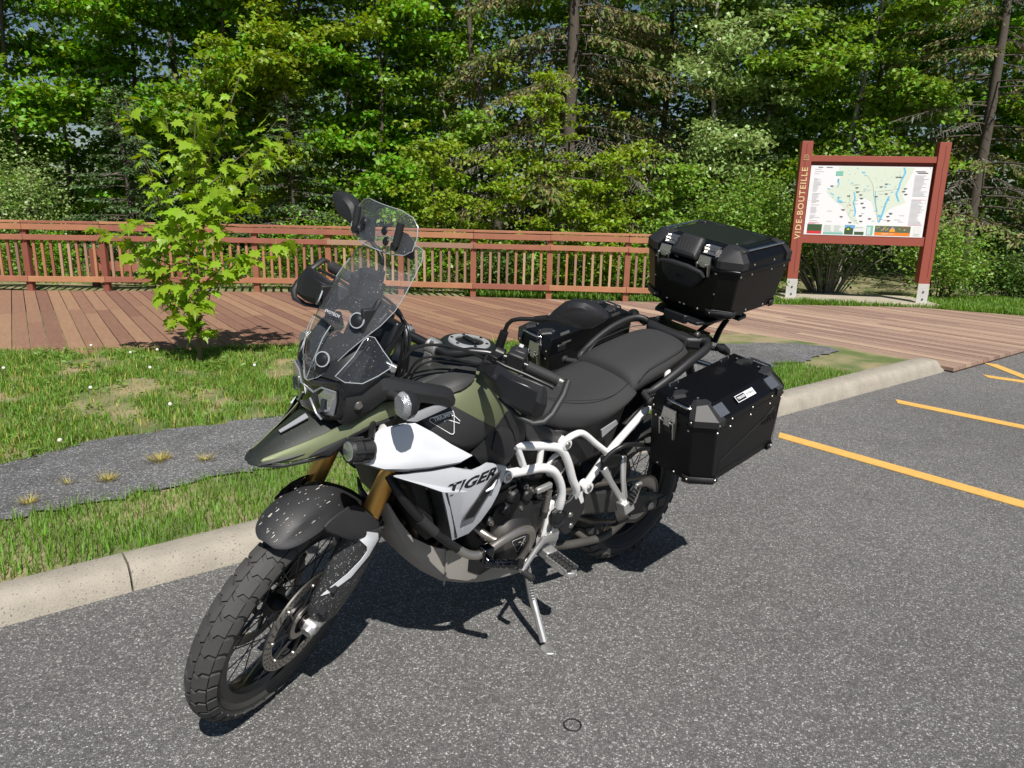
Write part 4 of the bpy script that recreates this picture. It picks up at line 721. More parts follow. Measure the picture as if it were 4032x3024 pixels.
# painted two-tone: graphite below a slanting line, khaki above
n_ = mt.node_tree.nodes; L_ = mt.node_tree.links; bs = [q for q in n_ if q.type == 'BSDF_PRINCIPLED'][0]; src = bs.inputs['Base Color'].links[0].from_socket; tcn = n_.new('ShaderNodeTexCoord'); sp_ = n_.new('ShaderNodeSeparateXYZ'); L_.new(tcn.outputs['Object'], sp_.inputs[0]); ma = n_.new('ShaderNodeMath'); ma.operation = 'MULTIPLY_ADD'; ma.inputs[1].default_value = -.59; L_.new(sp_.outputs['X'], ma.inputs[0]); L_.new(sp_.outputs['Z'], ma.inputs[2]); lt_ = n_.new('ShaderNodeMath'); lt_.operation = 'LESS_THAN'; lt_.inputs[1].default_value = .318; L_.new(ma.outputs[0], lt_.inputs[0]); mxn = n_.new('ShaderNodeMix'); mxn.data_type = 'RGBA'; L_.new(lt_.outputs[0], mxn.inputs[0]); L_.new(src, mxn.inputs[6]); mxn.inputs[7].default_value = (.042, .042, .044, 1); L_.new(mxn.outputs[2], bs.inputs['Base Color'])
m = MB(); m.loft(secs); tank = m.build('fuel_tank', mt, moto, sub=2)
g = [[tank_pt(x, j*1., .006)[:1]+(tank_pt(x, abs(j), .006)[1]*(1 if j >= 0 else -1), tank_pt(x, abs(j), .006)[2]) for j in (-1.35, -1, -.5, 0, .5, 1, 1.35)] for x in (1.26, 1.20, 1.11, 1.02, .93, .86, .79)]
m = MB(); m.sheet(g, .010, (0, 0, 1)); m.build('tank_spine', M('tank_spine_black', (.024, .026, .025), .45, var=.1, vscale=8), moto, sub=1)
cap_m = Matrix.Translation((.978, 0, 1.101)) @ Matrix.Rotation(-.02, 4, 'Y')
m = MB(); m.lathe([(.086, -.008), (.086, .002), (.082, .006), (.066, .007), (.064, .003)], (0, 0, 0), 'Z', 40, cap_m); m.build('filler_surround', blk_s, moto)
m = MB(); m.lathe([(.044, .004), (.044, .011), (.064, .011), (.066, .006)], (0, 0, 0), 'Z', 40, cap_m); cap = m.build('filler_ring', M('filler_alu', (.72, .72, .73), .3, .6), moto)
m = MB(); m.lathe([(0, .009), (.030, .010), (.043, .008), (.044, .004)], (0, 0, 0), 'Z', 32, cap_m); m.box((-.004, 0, .014), (.020, .062, .008), None, cap_m); m.build('filler_cap', blk_s, cap, bevel=.002)
for a in range(6): q = MB(); q.lathe([(0, .0135), (.0045, .0135), (.0055, .011)], (.055*math.cos(a*1.047+.2), .055*math.sin(a*1.047+.2), 0), 'Z', 8, None); q.xf = None; o = q.build('ring_bolt', blk_m, cap); o.matrix_local = cap_m
# triangular tank badge, both sides
from mathutils.bvhtree import BVHTree
def drape(me_, mt_, target, dirv, lift=.0010):
    """lay flat lettering onto the skin of another part (both in the machine's frame)"""
    dg = bpy.context.evaluated_depsgraph_get(); tm = target.evaluated_get(dg).to_mesh(); bv = BVHTree.FromPolygons([v.co.copy() for v in tm.vertices], [tuple(p.vertices) for p in tm.polygons]); d = Vector(dirv).normalized()
    for v in me_.vertices:
        q = mt_ @ Vector((v.co.x, v.co.y, 0)); h = bv.ray_cast(q-d*.15, d)[0]; v.co = (h if h is not None else q)-d*(lift+(.0004 if v.co.z > 0 else 0))
    return me_
def badge(s, corners, nm, par, mat, thick=.0013, txt=True):
    P = [Vector((p[0], p[1]*s, p[2]))+Vector((0, s*.0015, 0)) for p in corners]; m = MB(); rr_ = []
    for i in range(3):
        a, b, d = P[i-1], P[i], P[(i+1) % 3]; rr_ += [b.lerp(a, .13), b.lerp(a, .045).lerp(d, .045), b.lerp(d, .13)]
    m.tube(rr_, thick, 6, closed=True); A, B, D = P
    L = lambda u, v: A+(B-A)*u+(D-A)*v
    for q in (((.34, .30), (.48, .28), (.62, .58)), ((.72, .20), (.80, .18), (.72, .50))): m.tube([L(*k) for k in q], thick*1.1, 5)
    b_ = m.build(nm, mat, moto)
    if txt:
        me_ = text_mesh('TRIUMPH', .0155, mat, bold=.0005, extrude=.0004); F_ = frame(L(.53, .12), (B-A)*(1 if s > 0 else -1), Vector((0, 0, 1))); inst('badge_lettering', drape(me_, F_, par, (0, -s, -.1)), b_)
    return b_
def on_tank(x, z, lift=.0015):
    best = min(np.linspace(0, 6, 241), key=lambda j: abs(tank_pt(x, j)[2]-z)+(0 if j > 1.5 else 1)); return tank_pt(x, best, lift)
both(lambda s: badge(s, [on_tank(1.232, .966), on_tank(1.152, .986), on_tank(1.156, .915)], 'tank_badge', tank, print_w))
# side panels
def side(s):
    wp = [(1.455, .200, .903), (1.425, .190, .945), (1.388, .183, .972), (1.340, .190, .979), (1.294, .197, .982), (1.235, .206, .945), (1.170, .214, .897), (1.098, .222, .851), (1.150, .234, .848), (1.255, .238, .860), (1.330, .234, .870), (1.395, .222, .880)]
    m = MB(); m.plate(ys(wp, s), .012, .016, (.08, s, .12), rings=(1., .95, .8, .5)); wpo = m.build('white_tank_panel', whitep, moto, smooth=50)
    m = MB(); m.sheet([ys([(1.455, .198, .900), (1.446, .188, .892)], s), ys([(1.395, .220, .878), (1.388, .205, .866)], s), ys([(1.330, .233, .867), (1.325, .215, .850)], s), ys([(1.255, .237, .857), (1.25, .215, .838)], s), ys([(1.150, .233, .845), (1.15, .210, .826)], s), ys([(1.098, .221, .849), (1.10, .205, .838)], s)], .006, (0, s, -.5)); m.build('panel_underside', silverp, wpo, smooth=50)
    # dark reflection-free cut-out patch near the lamp
    sh = [(1.362, .226, .850), (1.30, .228, .846), (1.235, .230, .838), (1.169, .226, .832), (1.130, .228, .815), (1.094, .230, .803), (1.060, .226, .804), (1.031, .220, .807), (.985, .216, .790), (.942, .210, .770), (.952, .214, .735), (.972, .222, .690), (.998, .228, .655), (1.030, .226, .612), (1.069, .222, .577), (1.130, .220, .570), (1.155, .232, .630), (1.190, .248, .710), (1.222, .258, .783), (1.28, .244, .812)]
    m = MB(); m.plate(ys(sh, s), .010, .016, (.12, s, .08), rings=(1., .94, .75, .45)); so = m.build('radiator_shroud', M('shroud_white', (.56, .58, .62), .34, .1, var=.05, vscale=7, coat=.2), moto, smooth=42)
    q0, q1 = Vector((1.205, .2565*s, .776)), Vector((1.005, .2425*s, .776)); me_ = text_mesh('TIGER', .062, print_k, shear=.45, bold=.0022, extrude=.0008, spacing=1.05); xs_ = [v.co.x for v in me_.vertices]; sc_ = (q1-q0).length/(max(xs_)-min(xs_))
    F_ = frame((q0+q1)/2+Vector((0, 0, -.003)), (q1-q0)*s, (.0, -.12*s, 1)) @ Matrix.Diagonal((sc_, .62, 1, 1)); inst('shroud_lettering', drape(me_, F_, so, (0, -s, 0)), so)
    sl = [(1.030, .2425, .768), (.986, .232, .779), (.990, .234, .760), (1.074, .241, .648), (1.122, .243, .648), (1.112, .2435, .662)]
    m = MB(); m.plate(ys(sl, s), .004, .0, (.1, s, 0)); slo = m.build('shroud_slot', print_k, so, smooth=0); m = MB(); m.tube(ys(sl, s), .0025, 6, closed=True); m.build('slot_rim', M('slot_grey', (.05, .05, .055), .3), slo)
    m = MB(); m.tube(ys([(1.006, .242, .758), (1.02, .243, .735), (1.045, .243, .728)], s), [.002, .006, .003], 6); m.build('slot_highlight', silverp, slo)  # silver sliver standing in for the highlight inside the slot
    m = MB(); m.plate(ys([(1.222, .250, .780), (1.205, .262, .776), (1.115, .2245, .580), (1.133, .218, .572)], s), .004, .0, (.6, s, 0)); m.build('shroud_mesh_strip', M('mesh_strip', (.03, .032, .03), .6, bump=1., bscale=300, spot=(.11, .12, .10), spotscale=160, spotthr=.55), so, smooth=0)
    m = MB(); m.sheet([ys([(1.362, .222, .846), (1.355, .19, .835)], s), ys([(1.28, .240, .806), (1.275, .20, .79)], s), ys([(1.222, .252, .776), (1.225, .20, .765)], s), ys([(1.18, .238, .70), (1.19, .19, .68)], s), ys([(1.133, .216, .570), (1.145, .17, .575)], s)], .004, (.5, s, -.5)); m.build('shroud_inner', blk, so, smooth=50)
    m = MB(); m.sheet([ys([(.942, .206, .768), (.925, .17, .75)], s), ys([(.998, .224, .652), (.985, .17, .645)], s), ys([(1.069, .218, .574), (1.06, .16, .575)], s), ys([(1.13, .215, .568), (1.135, .16, .572)], s)], .004, (-.5, s, -.5)); m.build('shroud_back', blk, so, smooth=50)
    # black knee panel behind the tank side
    kn = [(.950, .168, .955), (.975, .178, .930), (1.003, .186, .900), (1.066, .196, .829), (1.029, .192, .787), (.96, .185, .765), (.905, .175, .758), (.868, .168, .785), (.831, .160, .818), (.831, .155, .88), (.865, .158, .905), (.905, .163, .925)]
    m = MB(); m.plate(ys(kn, s), .03, .010, (0, s, .1)); m.build('knee_panel', blk, moto, smooth=50)
    m = MB(); m.plate(ys([(.99, .192, .890), (.965, .188, .90), (.90, .178, .87), (.88, .176, .83), (.905, .182, .79), (.94, .188, .79), (1.0, .196, .835)], s), .02, .008, (0, s, .1)); m.build('knee_pad', M('pad_black', (.022, .022, .024), .65), moto, smooth=50)
    m = MB(); m.plate(ys([(.83, .145, .905), (.81, .145, .878), (.72, .150, .83), (.648, .152, .795), (.665, .152, .762), (.74, .155, .775), (.82, .158, .802)], s), .04, .008, (0, s, .1)); m.build('seat_side_panel', graph if s > 0 else blk, moto, smooth=50)
    m = MB(); m.sheet([[tuple(np.array(tank_pt(x, j, .007))*[1, s, 1]) for x in np.linspace(x0_, x1_, 7)] for j, x0_, x1_ in ((1.3, 1.265, 1.03), (1.55, 1.265, 1.04), (1.8, 1.262, 1.052), (2.05, 1.258, 1.066), (2.2, 1.25, 1.08), (2.3, 1.21, 1.10), (2.36, 1.18, 1.12))], .008, (0, s, .5)); m.build('tank_shoulder_cover', blk, moto, smooth=40)
both(side)
# ---- seats
def seat(name, secs, mat):
    S = []
    for x, t, w_, b in secs:
        h = [(0, t+.004), (w_*.45, t+.002), (w_*.78, t-.010), (w_*.95, t-.034), (w_, t-.5*(t-b)-.01), (w_*.93, b+.006), (w_*.6, b-.004), (0, b-.006)]; S.append([(x, y, z) for y, z in h]+[(x, -y, z) for y, z in h[-2:0:-1]])
    m = MB(); m.loft(S); return m.build(name, mat, moto, sub=2)
rs_ = seat('rider_seat', [(.815, .895, .060, .85), (.80, .915, .078, .84), (.74, .905, .098, .815), (.66, .890, .124, .788), (.57, .880, .152, .772), (.48, .880, .172, .785), (.40, .893, .178, .815), (.33, .915, .172, .85), (.288, .930, .160, .872), (.280, .918, .15, .88)], seat_m)
ps_ = seat('pillion_seat', [(.312, .905, .130, .872), (.306, .938, .145, .866), (.290, .958, .152, .864), (.22, .982, .154, .893), (.12, 1.006, .150, .928), (.03, 1.028, .142, .958), (-.02, 1.034, .130, .978), (-.045, 1.028, .115, .985), (-.052, 1.010, .10, .99)], seat_m)
def seams(s):
    m = MB(); m.tube(spline(ys([(.285, .152, .935), (.22, .142, .972), (.12, .138, .999), (.02, .128, 1.024), (-.03, .10, 1.034)], s)), .0016, 5); m.build('seam', M('seam_thread', (.018, .018, .019), .8), ps_)
both(seams)
m = MB(); m.tube(spline([(.285, .12, .927), (.40, .135, .888), (.52, .125, .886), (.62, .09, .892), (.70, .03, .903), (.70, -.03, .903), (.62, -.09, .892), (.52, -.125, .886), (.40, -.135, .888), (.285, -.12, .927)]), .0014, 5); m.build('seam', M('seam_thread', (.018, .018, .019), .8), rs_)
# ---- grab rails, carrier, tail
def tail(s):
    m = MB(); m.tube(spline(ys([(.262, .166, .886), (.235, .188, .905), (.15, .200, .955), (.06, .200, 1.000), (-.03, .192, 1.030), (-.075, .172, 1.038), (-.095, .130, 1.030), (-.10, .09, 1.022)], s)), [.012]*6+[.014]*30+[.016]*7, 12, flat=1.25); m.build('grab_rail', blk, moto)
    m = MB(); m.tube(ys([(.262, .166, .886), (.285, .215, .880)], s), [.012, .011], 12); m.lathe([(0, .018), (.014, .016), (.017, .008), (.012, 0)], (.287, .212*s, .880), 'Y', 14, Matrix.Scale(s, 4, (0, 1, 0))); m.build('rail_mount', rub, moto)
    m = MB(); m.tube(ys([(-.085, .15, 1.02), (-.09, .19, 1.030), (-.092, .215, 1.034)], s), [.010, .010, .009], 10); ri = m.build('indicator_stalk', rub, moto)
    m = MB(); m.tube(ys([(-.080, .205, 1.048), (-.092, .222, 1.042), (-.115, .232, 1.028), (-.135, .236, 1.012)], s), [.010, .024, .021, .006], 14, flat=.8); m.build('rear_indicator', blk_s, ri)
    m = MB(); m.sheet([ys([(-.075, .075, 1.055), (-.075, .125, 1.055)], s), ys([(-.16, .070, 1.062), (-.16, .118, 1.062)], s)], .008, (0, 0, 1)); m.build('carrier_foot', blk_m, moto)
    m = MB(); m.lathe([(0, .012), (.006, .012), (.0075, .006), (.013, .005), (.013, 0)], (-.098, .100*s, 1.055), 'Z', 12); m.build('carrier_bolt', steel_d, moto)
    m = MB(); m.tube(ys([(-.10, .095, 1.058), (-.17, .085, 1.082), (-.25, .09, 1.105)], s), .011, 8, flat=.5); m.tube(ys([(-.17, .14, 1.03), (-.22, .12, 1.07), (-.27, .11, 1.105)], s), .012, 8, flat=.5); m.build('carrier_arm', blk_m, moto)
both(tail)
m = MB(); m.loft([[(-.035, -.10, 1.0), (-.035, .10, 1.0), (-.035, .10, 1.045), (-.035, -.10, 1.045)], [(-.10, -.15, 1.0), (-.10, .15, 1.0), (-.10, .15, 1.052), (-.10, -.15, 1.052)], [(-.19, -.13, .99), (-.19, .13, .99), (-.19, .12, 1.045), (-.19, -.12, 1.045)]]); m.build('tail_carrier', blk, moto, bevel=.012)
m = MB(); m.loft([[(.25, -.09, .84), (.25, .09, .84), (.25, .09, .90), (.25, -.09, .90)], [(.0, -.085, .90), (.0, .085, .90), (.0, .09, .99), (.0, -.09, .99)], [(-.22, -.06, .955), (-.22, .06, .955), (-.22, .07, 1.0), (-.22, -.07, 1.0)]]); m.build('tail_fairing', blk, moto, bevel=.01)
m = MB(); m.hexa([(-.22, -.06, .935), (-.25, -.05, .940), (-.25, .05, .940), (-.22, .06, .935)], [(-.215, -.07, .99), (-.245, -.06, .985), (-.245, .06, .985), (-.215, .07, .99)]); m.build('tail_lamp', redlens, moto, bevel=.006)
m = MB(); m.hexa([(.16, -.07, .70), (.20, -.07, .70), (.20, .07, .70), (.16, .07, .70)], [(-.12, -.06, .90), (-.08, -.06, .93), (-.08, .06, .93), (-.12, .06, .90)]); m.tube([(-.2, 0, .94), (-.30, 0, .80), (-.34, 0, .66)], [.03, .025, .03], 8, flat=.5); m.build('rear_mudguard', blk, moto, bevel=.01)
g = [[(.0+(.350-.02*abs(s)**2)*math.cos(R(a)), .085*s, .32+(.350-.02*abs(s)**2)*math.sin(R(a))) for s in np.linspace(-1, 1, 7)] for a in range(62, 126, 8)]; m = MB(); m.sheet(g, .004, (0, 0, 1)); m.build('rear_hugger', blk, moto)
# ---- frame
def frame_side(s):
    t = lambda nm, pts, r_, mat=whitef, sp=True, n=14: (lambda m: (m.tube(spline(ys(pts, s)) if sp else ys(pts, s), r_, n), m.build(nm, mat, moto))[1])(MB())
    t('upper_frame_tube', [(1.06, .11, .87), (.96, .155, .825), (.84, .160, .796), (.71, .162, .766), (.655, .166, .742), (.615, .17, .69), (.572, .17, .61), (.535, .168, .552), (.528, .15, .50)], .0150)
    t('lower_frame_tube', [(.905, .168, .712), (.83, .17, .706), (.745, .17, .697), (.685, .17, .672), (.645, .17, .628), (.618, .17, .575), (.610, .168, .52), (.604, .155, .47)], .0160)
    t('frame_strut', [(.862, .162, .795), (.818, .168, .708)], .0120, sp=False); t('frame_strut', [(.752, .163, .772), (.755, .17, .70)], .0112, sp=False)
    t('frame_joint', [(.905, .150, .712), (.905, .188, .712)], .021, sp=False)
    t('subframe_strut', [(.485, .165, .563), (.405, .172, .676), (.330, .182, .760), (.262, .192, .832), (.205, .196, .880), (.14, .17, .925), (.06, .10, .94)], .0140)
    t('seat_support_tube', [(.645, .160, .768), (.60, .160, .784), (.548, .158, .778), (.47, .164, .722), (.408, .170, .678)], .0118)
    t('strut_lug', [(.488, .150, .558), (.488, .186, .558)], .022, sp=False); t('seat_tube_lug', [(.645, .145, .766), (.645, .182, .766)], .020, sp=False)
    for p in ((.488, .187, .558), (.645, .183, .766), (.905, .189, .712)): m = MB(); m.lathe([(0, .006), (.006, .006), (.009, .004), (.012, 0)], (p[0], p[1]*s, p[2]), 'Y', 10, Matrix.Scale(s, 4, (0, 1, 0))); m.build('frame_bolt', steel_d, moto)
    t('hanger', [(.262, .190, .834), (.258, .180, .885)], .010, blk_m, False)
    # pivot plate, heel guard
    m = MB(); m.prism([(.640, .52), (.575, .53), (.548, .50), (.545, .42), (.575, .34), (.60, .30), (.645, .31), (.655, .36), (.64, .42)], .120*s, .150*s); m.build('pivot_plate', whitef, moto, bevel=.008)
    hg = [(.645, .492), (.618, .505), (.560, .520), (.535, .548), (.508, .562), (.490, .552), (.478, .505), (.475, .455), (.495, .415), (.530, .372), (.555, .372), (.585, .40), (.600, .425), (.635, .445)]
    m = MB(); m.prism(hg, .158*s, .172*s); hgo = m.build('heel_guard', blk, moto, bevel=.004); m = MB(); m.lathe([(.026, .002), (.034, .008), (.041, .006), (.043, 0)], (.606, .172*s, .462), 'Y', 28, Matrix.Scale(s, 4, (0, 1, 0))); m.lathe([(0, .004), (.020, .005), (.026, .002)], (.606, .172*s, .462), 'Y', 8, Matrix.Scale(s, 4, (0, 1, 0))); m.build('pivot_cap', blk_s, hgo)
    m = MB(); m.prism([(.53, .535), (.505, .545), (.487, .495), (.50, .49)], .1725*s, .1735*s); m.build('guard_slot', whitef, hgo, smooth=0)
    for p in ((.545, .455), (.53, .405)): m = MB(); m.lathe([(0, .006), (.006, .006), (.010, .003), (.012, 0)], (p[0], .172*s, p[1]), 'Y', 10, Matrix.Scale(s, 4, (0, 1, 0))); m.build('guard_bolt', steel_d, hgo)
    m = MB(); m.lathe([(0, .010), (.030, .010), (.034, .004), (.036, -.006)], (.642, .150*s, .672), 'Y', 24, Matrix.Scale(s, 4, (0, 1, 0))); m.build('frame_plug', rub, moto); m = MB(); m.lathe([(.034, 0), (.046, .004), (.050, -.008)], (.642, .150*s, .672), 'Y', 24, Matrix.Scale(s, 4, (0, 1, 0))); m.build('plug_boss', whitef, moto)
    # rider peg and hanger
    m = MB(); m.prism([(.625, .33), (.665, .345), (.665, .385), (.63, .395), (.60, .36)], .150*s, .172*s); m.prism([(.585, .33), (.625, .31), (.63, .40), (.60, .43), (.575, .39)], .140*s, .165*s); m.box((.655, .192*s, .345), (.05, .05, .035)); m.build('peg_hanger', alu, moto, bevel=.005)
    m = MB(); pg = [(.690, .215), (.690, .30), (.682, .325), (.662, .335), (.640, .325), (.630, .30), (.632, .215)]; m.prism([(a, b*s) for a, b in pg], .332, .350, 'XY'); po = m.build('foot_peg', alu, moto, bevel=.003)
    m = MB(); 
    for i in range(6):
        for j in (-1, 1): m.box((.660+.014*j, (.226+.018*i)*s, .356), (.020, .013, .014))
    m.build('peg_rubber', rub, po, bevel=.003)
    for i in range(7):
        for x in (.633, .687): q = MB(); q.prism([(x-.003, (.222+.015*i)*s-.006), (x+.003, (.222+.015*i)*s-.006), (x+.003, (.222+.015*i)*s+.006), (x-.003, (.222+.015*i)*s+.006)], .350, .358, 'XY'); q.build('peg_tooth', alu, po, smooth=0)
    # passenger peg bracket
    m = MB(); m.tube(ys([(.437, .188, .632), (.40, .205, .575), (.352, .232, .505), (.336, .245, .485)], s), [.013, .010, .010, .012], 8, flat=1.3); m.tube(ys([(.332, .188, .655), (.338, .215, .57), (.336, .245, .49)], s), [.012, .010, .011], 8, flat=1.3); m.box((.338, .250*s, .478), (.05, .045, .045), (.2*s, .3, 0)); m.build('pillion_peg_bracket', alu, moto, bevel=.004)
    m = MB(); m.box((.322, .272*s, .538), (.030, .012, .105), (-.18*s, .15, 0)); pp = m.build('pillion_peg', alu, moto, bevel=.004); m = MB()
    for i in range(6): m.box((.334, (.266+.003*i)*s, .50+.016*i), (.016, .024, .011), (-.18*s, .15, 0))
    m.build('peg_rubber', rub, pp, bevel=.003)
    t('side_case_rack', [(.480, .215, .680), (.452, .222, .712), (.415, .235, .735), (.36, .243, .735), (.30, .248, .722), (.18, .25, .70), (-.02, .25, .70), (-.20, .24, .76), (-.22, .24, .90), (-.10, .24, .935), (.16, .24, .885)], .0085, blk_m)
    m = MB(); m.prism([(.47, .69), (.36, .67), (.33, .645), (.37, .62), (.45, .625)], .188*s, .196*s); m.build('rack_plate', blk_m, moto, bevel=.003)
    t('rack_stay', [(-.08, .12, .955), (-.13, .16, .945), (-.15, .24, .93)], .012, steel, False)
both(frame_side)
# ---- engine
m = MB(); m.prism([(.99, .50), (.965, .60), (.90, .655), (.80, .655), (.70, .60), (.625, .555), (.60, .45), (.62, .35), (.72, .29), (.88, .27), (.97, .33)], -.13, .125); ec = m.build('crankcase', eng, moto, bevel=.02, segs=3)
m = MB(); m.hexa([(.83, -.16, .60), (1.0, -.16, .56), (1.0, .155, .56), (.83, .155, .60)], [(.90, -.16, .80), (1.06, -.16, .76), (1.06, .155, .76), (.90, .155, .80)]); m.build('cylinder_head', eng, moto, bevel=.015)
for i in range(5): m = MB(); m.box((.925+.012*i, .0, .63+.026*i), (.185, .325, .008), (0, .22, 0)); m.build('head_rib', eng, moto, bevel=.002)
m = MB(); m.lathe([(0, .062), (.050, .062), (.062, .056), (.078, .045), (.090, .03), (.102, .012), (.104, -.01)], (.805, .125, .425), 'Y', 40); alt = m.build('alternator_cover', eng, moto, smooth=50)
m = MB(); m.plate([(.905, .135, .52), (.88, .14, .585), (.82, .145, .60), (.74, .145, .555), (.66, .14, .53), (.655, .14, .44), (.70, .145, .36), (.80, .15, .33), (.89, .145, .38)], .03, .018, (0, 1, 0)); m.build('clutch_side_cover', eng, moto, smooth=30)
m = MB(); m.plate([(.70, .13, .56), (.645, .128, .545), (.62, .128, .46), (.64, .128, .40), (.69, .13, .43)], .02, .012, (0, 1, 0)); m.build('sprocket_cover', M('cover_satin', (.035, .036, .038), .38, .3), moto, smooth=30)
for (x, z) in ((.915, .525), (.835, .595), (.79, .545), (.745, .60), (.87, .565), (.71, .575), (.925, .47), (.655, .50), (.70, .345), (.905, .36), (.78, .625), (.86, .63)):
    m = MB(); m.lathe([(0, .016), (.0055, .016), (.0065, .010), (.0105, .009), (.0115, -.02)], (x, .145, z), 'Y', 10); m.build('cover_bolt', steel_d, moto)
    m = MB(); m.lathe([(.011, .006), (.016, .0), (.018, -.02)], (x, .145, z), 'Y', 12); m.build('bolt_boss', eng, moto)
for x, z, r_ in ((.83, .60, .028), (.86, .56, .022), (.77, .59, .024)): m = MB(); m.lathe([(0, .03), (r_*.7, .028), (r_, .018), (r_*1.05, -.02)], (x, .135, z), 'Y', 18); m.build('cam_boss', eng, moto)
badge(1, [(.842, .186, .450), (.775, .186, .452), (.805, .186, .392)], 'engine_badge', alt, M('badge_grey', (.35, .35, .36), .4), .0012, False)
for i, y in enumerate((-.075, 0, .075)): m = MB(); m.tube(spline([(1.03, y, .66), (1.12, y, .64), (1.165, y*.95, .57), (1.16, y*.9, .46), (1.10, y*.7, .37), (.98, y*.4, .33), (.86, 0, .31)]), .021, 12); m.build('exhaust_header', M('header_steel', (.28, .23, .18), .4, .9, var=.3, vscale=14), moto)
m = MB(); m.hexa([(1.165, -.19, .585), (1.205, -.19, .575), (1.205, .19, .575), (1.165, .19, .585)], [(1.245, -.20, .80), (1.285, -.20, .79), (1.285, .20, .79), (1.245, .20, .80)]); rad = m.build('radiator', M('radiator_black', (.012, .012, .012), .6, bump=1., bscale=260), moto, bevel=.006)
def hoses(s): m = MB(); m.tube(spline(ys([(1.262, .165, .79), (1.24, .172, .745), (1.215, .168, .70), (1.175, .15, .66), (1.12, .13, .66)], s)), .022, 12); m.build('coolant_hose', rub, moto); m = MB(); m.tube(ys([(1.285, .07, .75), (1.262, .16, .775)], s), [.03, .02], 12); m.build('hose_joint', eng, moto)
both(hoses)
# ---- skid plate
sk = [((1.290, .640), .085, .668), ((1.262, .555), .108, .612), ((1.215, .470), .122, .545), ((1.150, .392), .136, .500), ((1.070, .328), .145, .462), ((.985, .288), .148, .430), ((.90, .258), .148, .360), ((.82, .238), .146, .300), ((.735, .222), .142, .262)]
g = [[(x-.012, -w_, zt), (x-.004, -w_, z+.03), (x, -w_*.82, z+.006), (x+.003, -w_*.4, z), (x+.004, 0, z-.002), (x+.003, w_*.4, z), (x, w_*.82, z+.006), (x-.004, w_, z+.03), (x-.012, w_*1.02, zt)] for (x, z), w_, zt in sk]
m = MB(); m.sheet(g, .004, (.6, 0, -1)); skid = m.build('skid_plate', dirty, moto, smooth=35)
def skid_bits(s):
    m = MB(); m.tube(ys([(1.085, .150, .475), (1.08, .152, .40), (1.078, .148, .34)], s), .0035, 6); m.build('pressed_rib', dirty, skid)
    m = MB(); m.plate(ys([(.99, .1515, .425), (.90, .153, .365), (.885, .153, .335), (.93, .153, .325), (.985, .152, .36)], s), .003, .0, (0, s, 0)); m.build('skid_window', print_k, skid, smooth=0)
    m = MB(); m.tube(spline(ys([(1.322, .14, .80), (1.312, .180, .765), (1.285, .195, .722), (1.23, .218, .652), (1.19, .232, .612)], s)), .0130, 12); m.tube(spline(ys([(1.19, .232, .612), (1.15, .244, .575), (1.115, .254, .548)], s)), .0132, 12); m.build('upper_crash_bar', blk_m, moto)
    m = MB(); m.tube(ys([(1.250, .208, .676), (1.205, .226, .626)], s), .0165, 12); m.build('bar_sleeve', rub, moto)
    m = MB(); m.tube(spline(ys([(1.130, .250, .558), (1.095, .262, .534), (1.055, .270, .524), (1.015, .270, .534), (.955, .267, .548), (.885, .262, .552), (.838, .256, .535), (.812, .245, .495), (.795, .222, .445), (.785, .195, .390), (.785, .165, .335), (.81, .13, .295), (.88, .10, .268)], s)), .0138, 14); m.build('lower_crash_bar', titan, moto)
    m = MB(); m.tube(spline(ys([(1.02, .265, .530), (.985, .235, .47), (.93, .19, .40), (.86, .165, .345), (.79, .16, .33)], s)), .0125, 12); m.tube(spline(ys([(.985, .12, .53), (.965, .175, .515), (.93, .215, .50), (.90, .258, .546)], s)), .0125, 12); m.build('crash_bar_stay', titan, moto)
    m = MB(); m.tube(ys([(1.035, .262, .505), (1.035, .300, .502)], s), [.019, .017], 12); m.box((1.035, .272*s, .523), (.042, .034, .05)); m.build('highway_peg_clamp', chrome_d, moto, bevel=.005); m = MB(); k = [(.300, .013), (.312, .013), (.314, .0095), (.320, .0095), (.322, .014), (.328, .014), (.331, .010), (.337, .010), (.339, .0145), (.345, .0145), (.348, .010), (.354, .010), (.356, .0145), (.372, .0145), (.374, .011), (.386, .011), (.388, .0155), (.394, .0155), (.395, .002)]
    m.tube([(1.035-.35*(y-.3), y*s, .502+.52*(y-.3)) for y, r_ in k], [r_ for y, r_ in k], 14); m.build('highway_peg', chrome_d, moto, smooth=25)
both(skid_bits)
# ---- gear lever, quickshifter rod
m = MB(); m.tube([(.600, .165, .375), (.655, .19, .405), (.705, .205, .420), (.76, .225, .405), (.825, .250, .380), (.842, .258, .372)], [.014, .010, .010, .009, .008, .010], 8, flat=1.3); m.build('gear_lever', alu, moto); m = MB(); m.tube([(.838, .258, .372), (.832, .302, .370)], [.011, .012], 10); m.build('lever_toe', rub, moto)
m = MB(); m.tube([(.690, .172, .41), (.686, .172, .50)], .0055, 8); m.build('shift_rod', steel_d, moto); m = MB(); m.tube([(.688, .172, .49), (.687, .172, .515)], [.012, .013], 10); m.build('rod_boot', rub, moto); m = MB(); m.tube([(.687, .172, .515), (.684, .172, .575)], [.0125, .0125], 12); m.tube([(.684, .172, .575), (.683, .172, .60)], [.010, .010], 8); m.build('quickshifter', steel_d, moto); m = MB(); m.box((.712, .170, .612), (.07, .018, .022), (0, .12, 0)); m.build('shift_arm', alu, moto, bevel=.005)
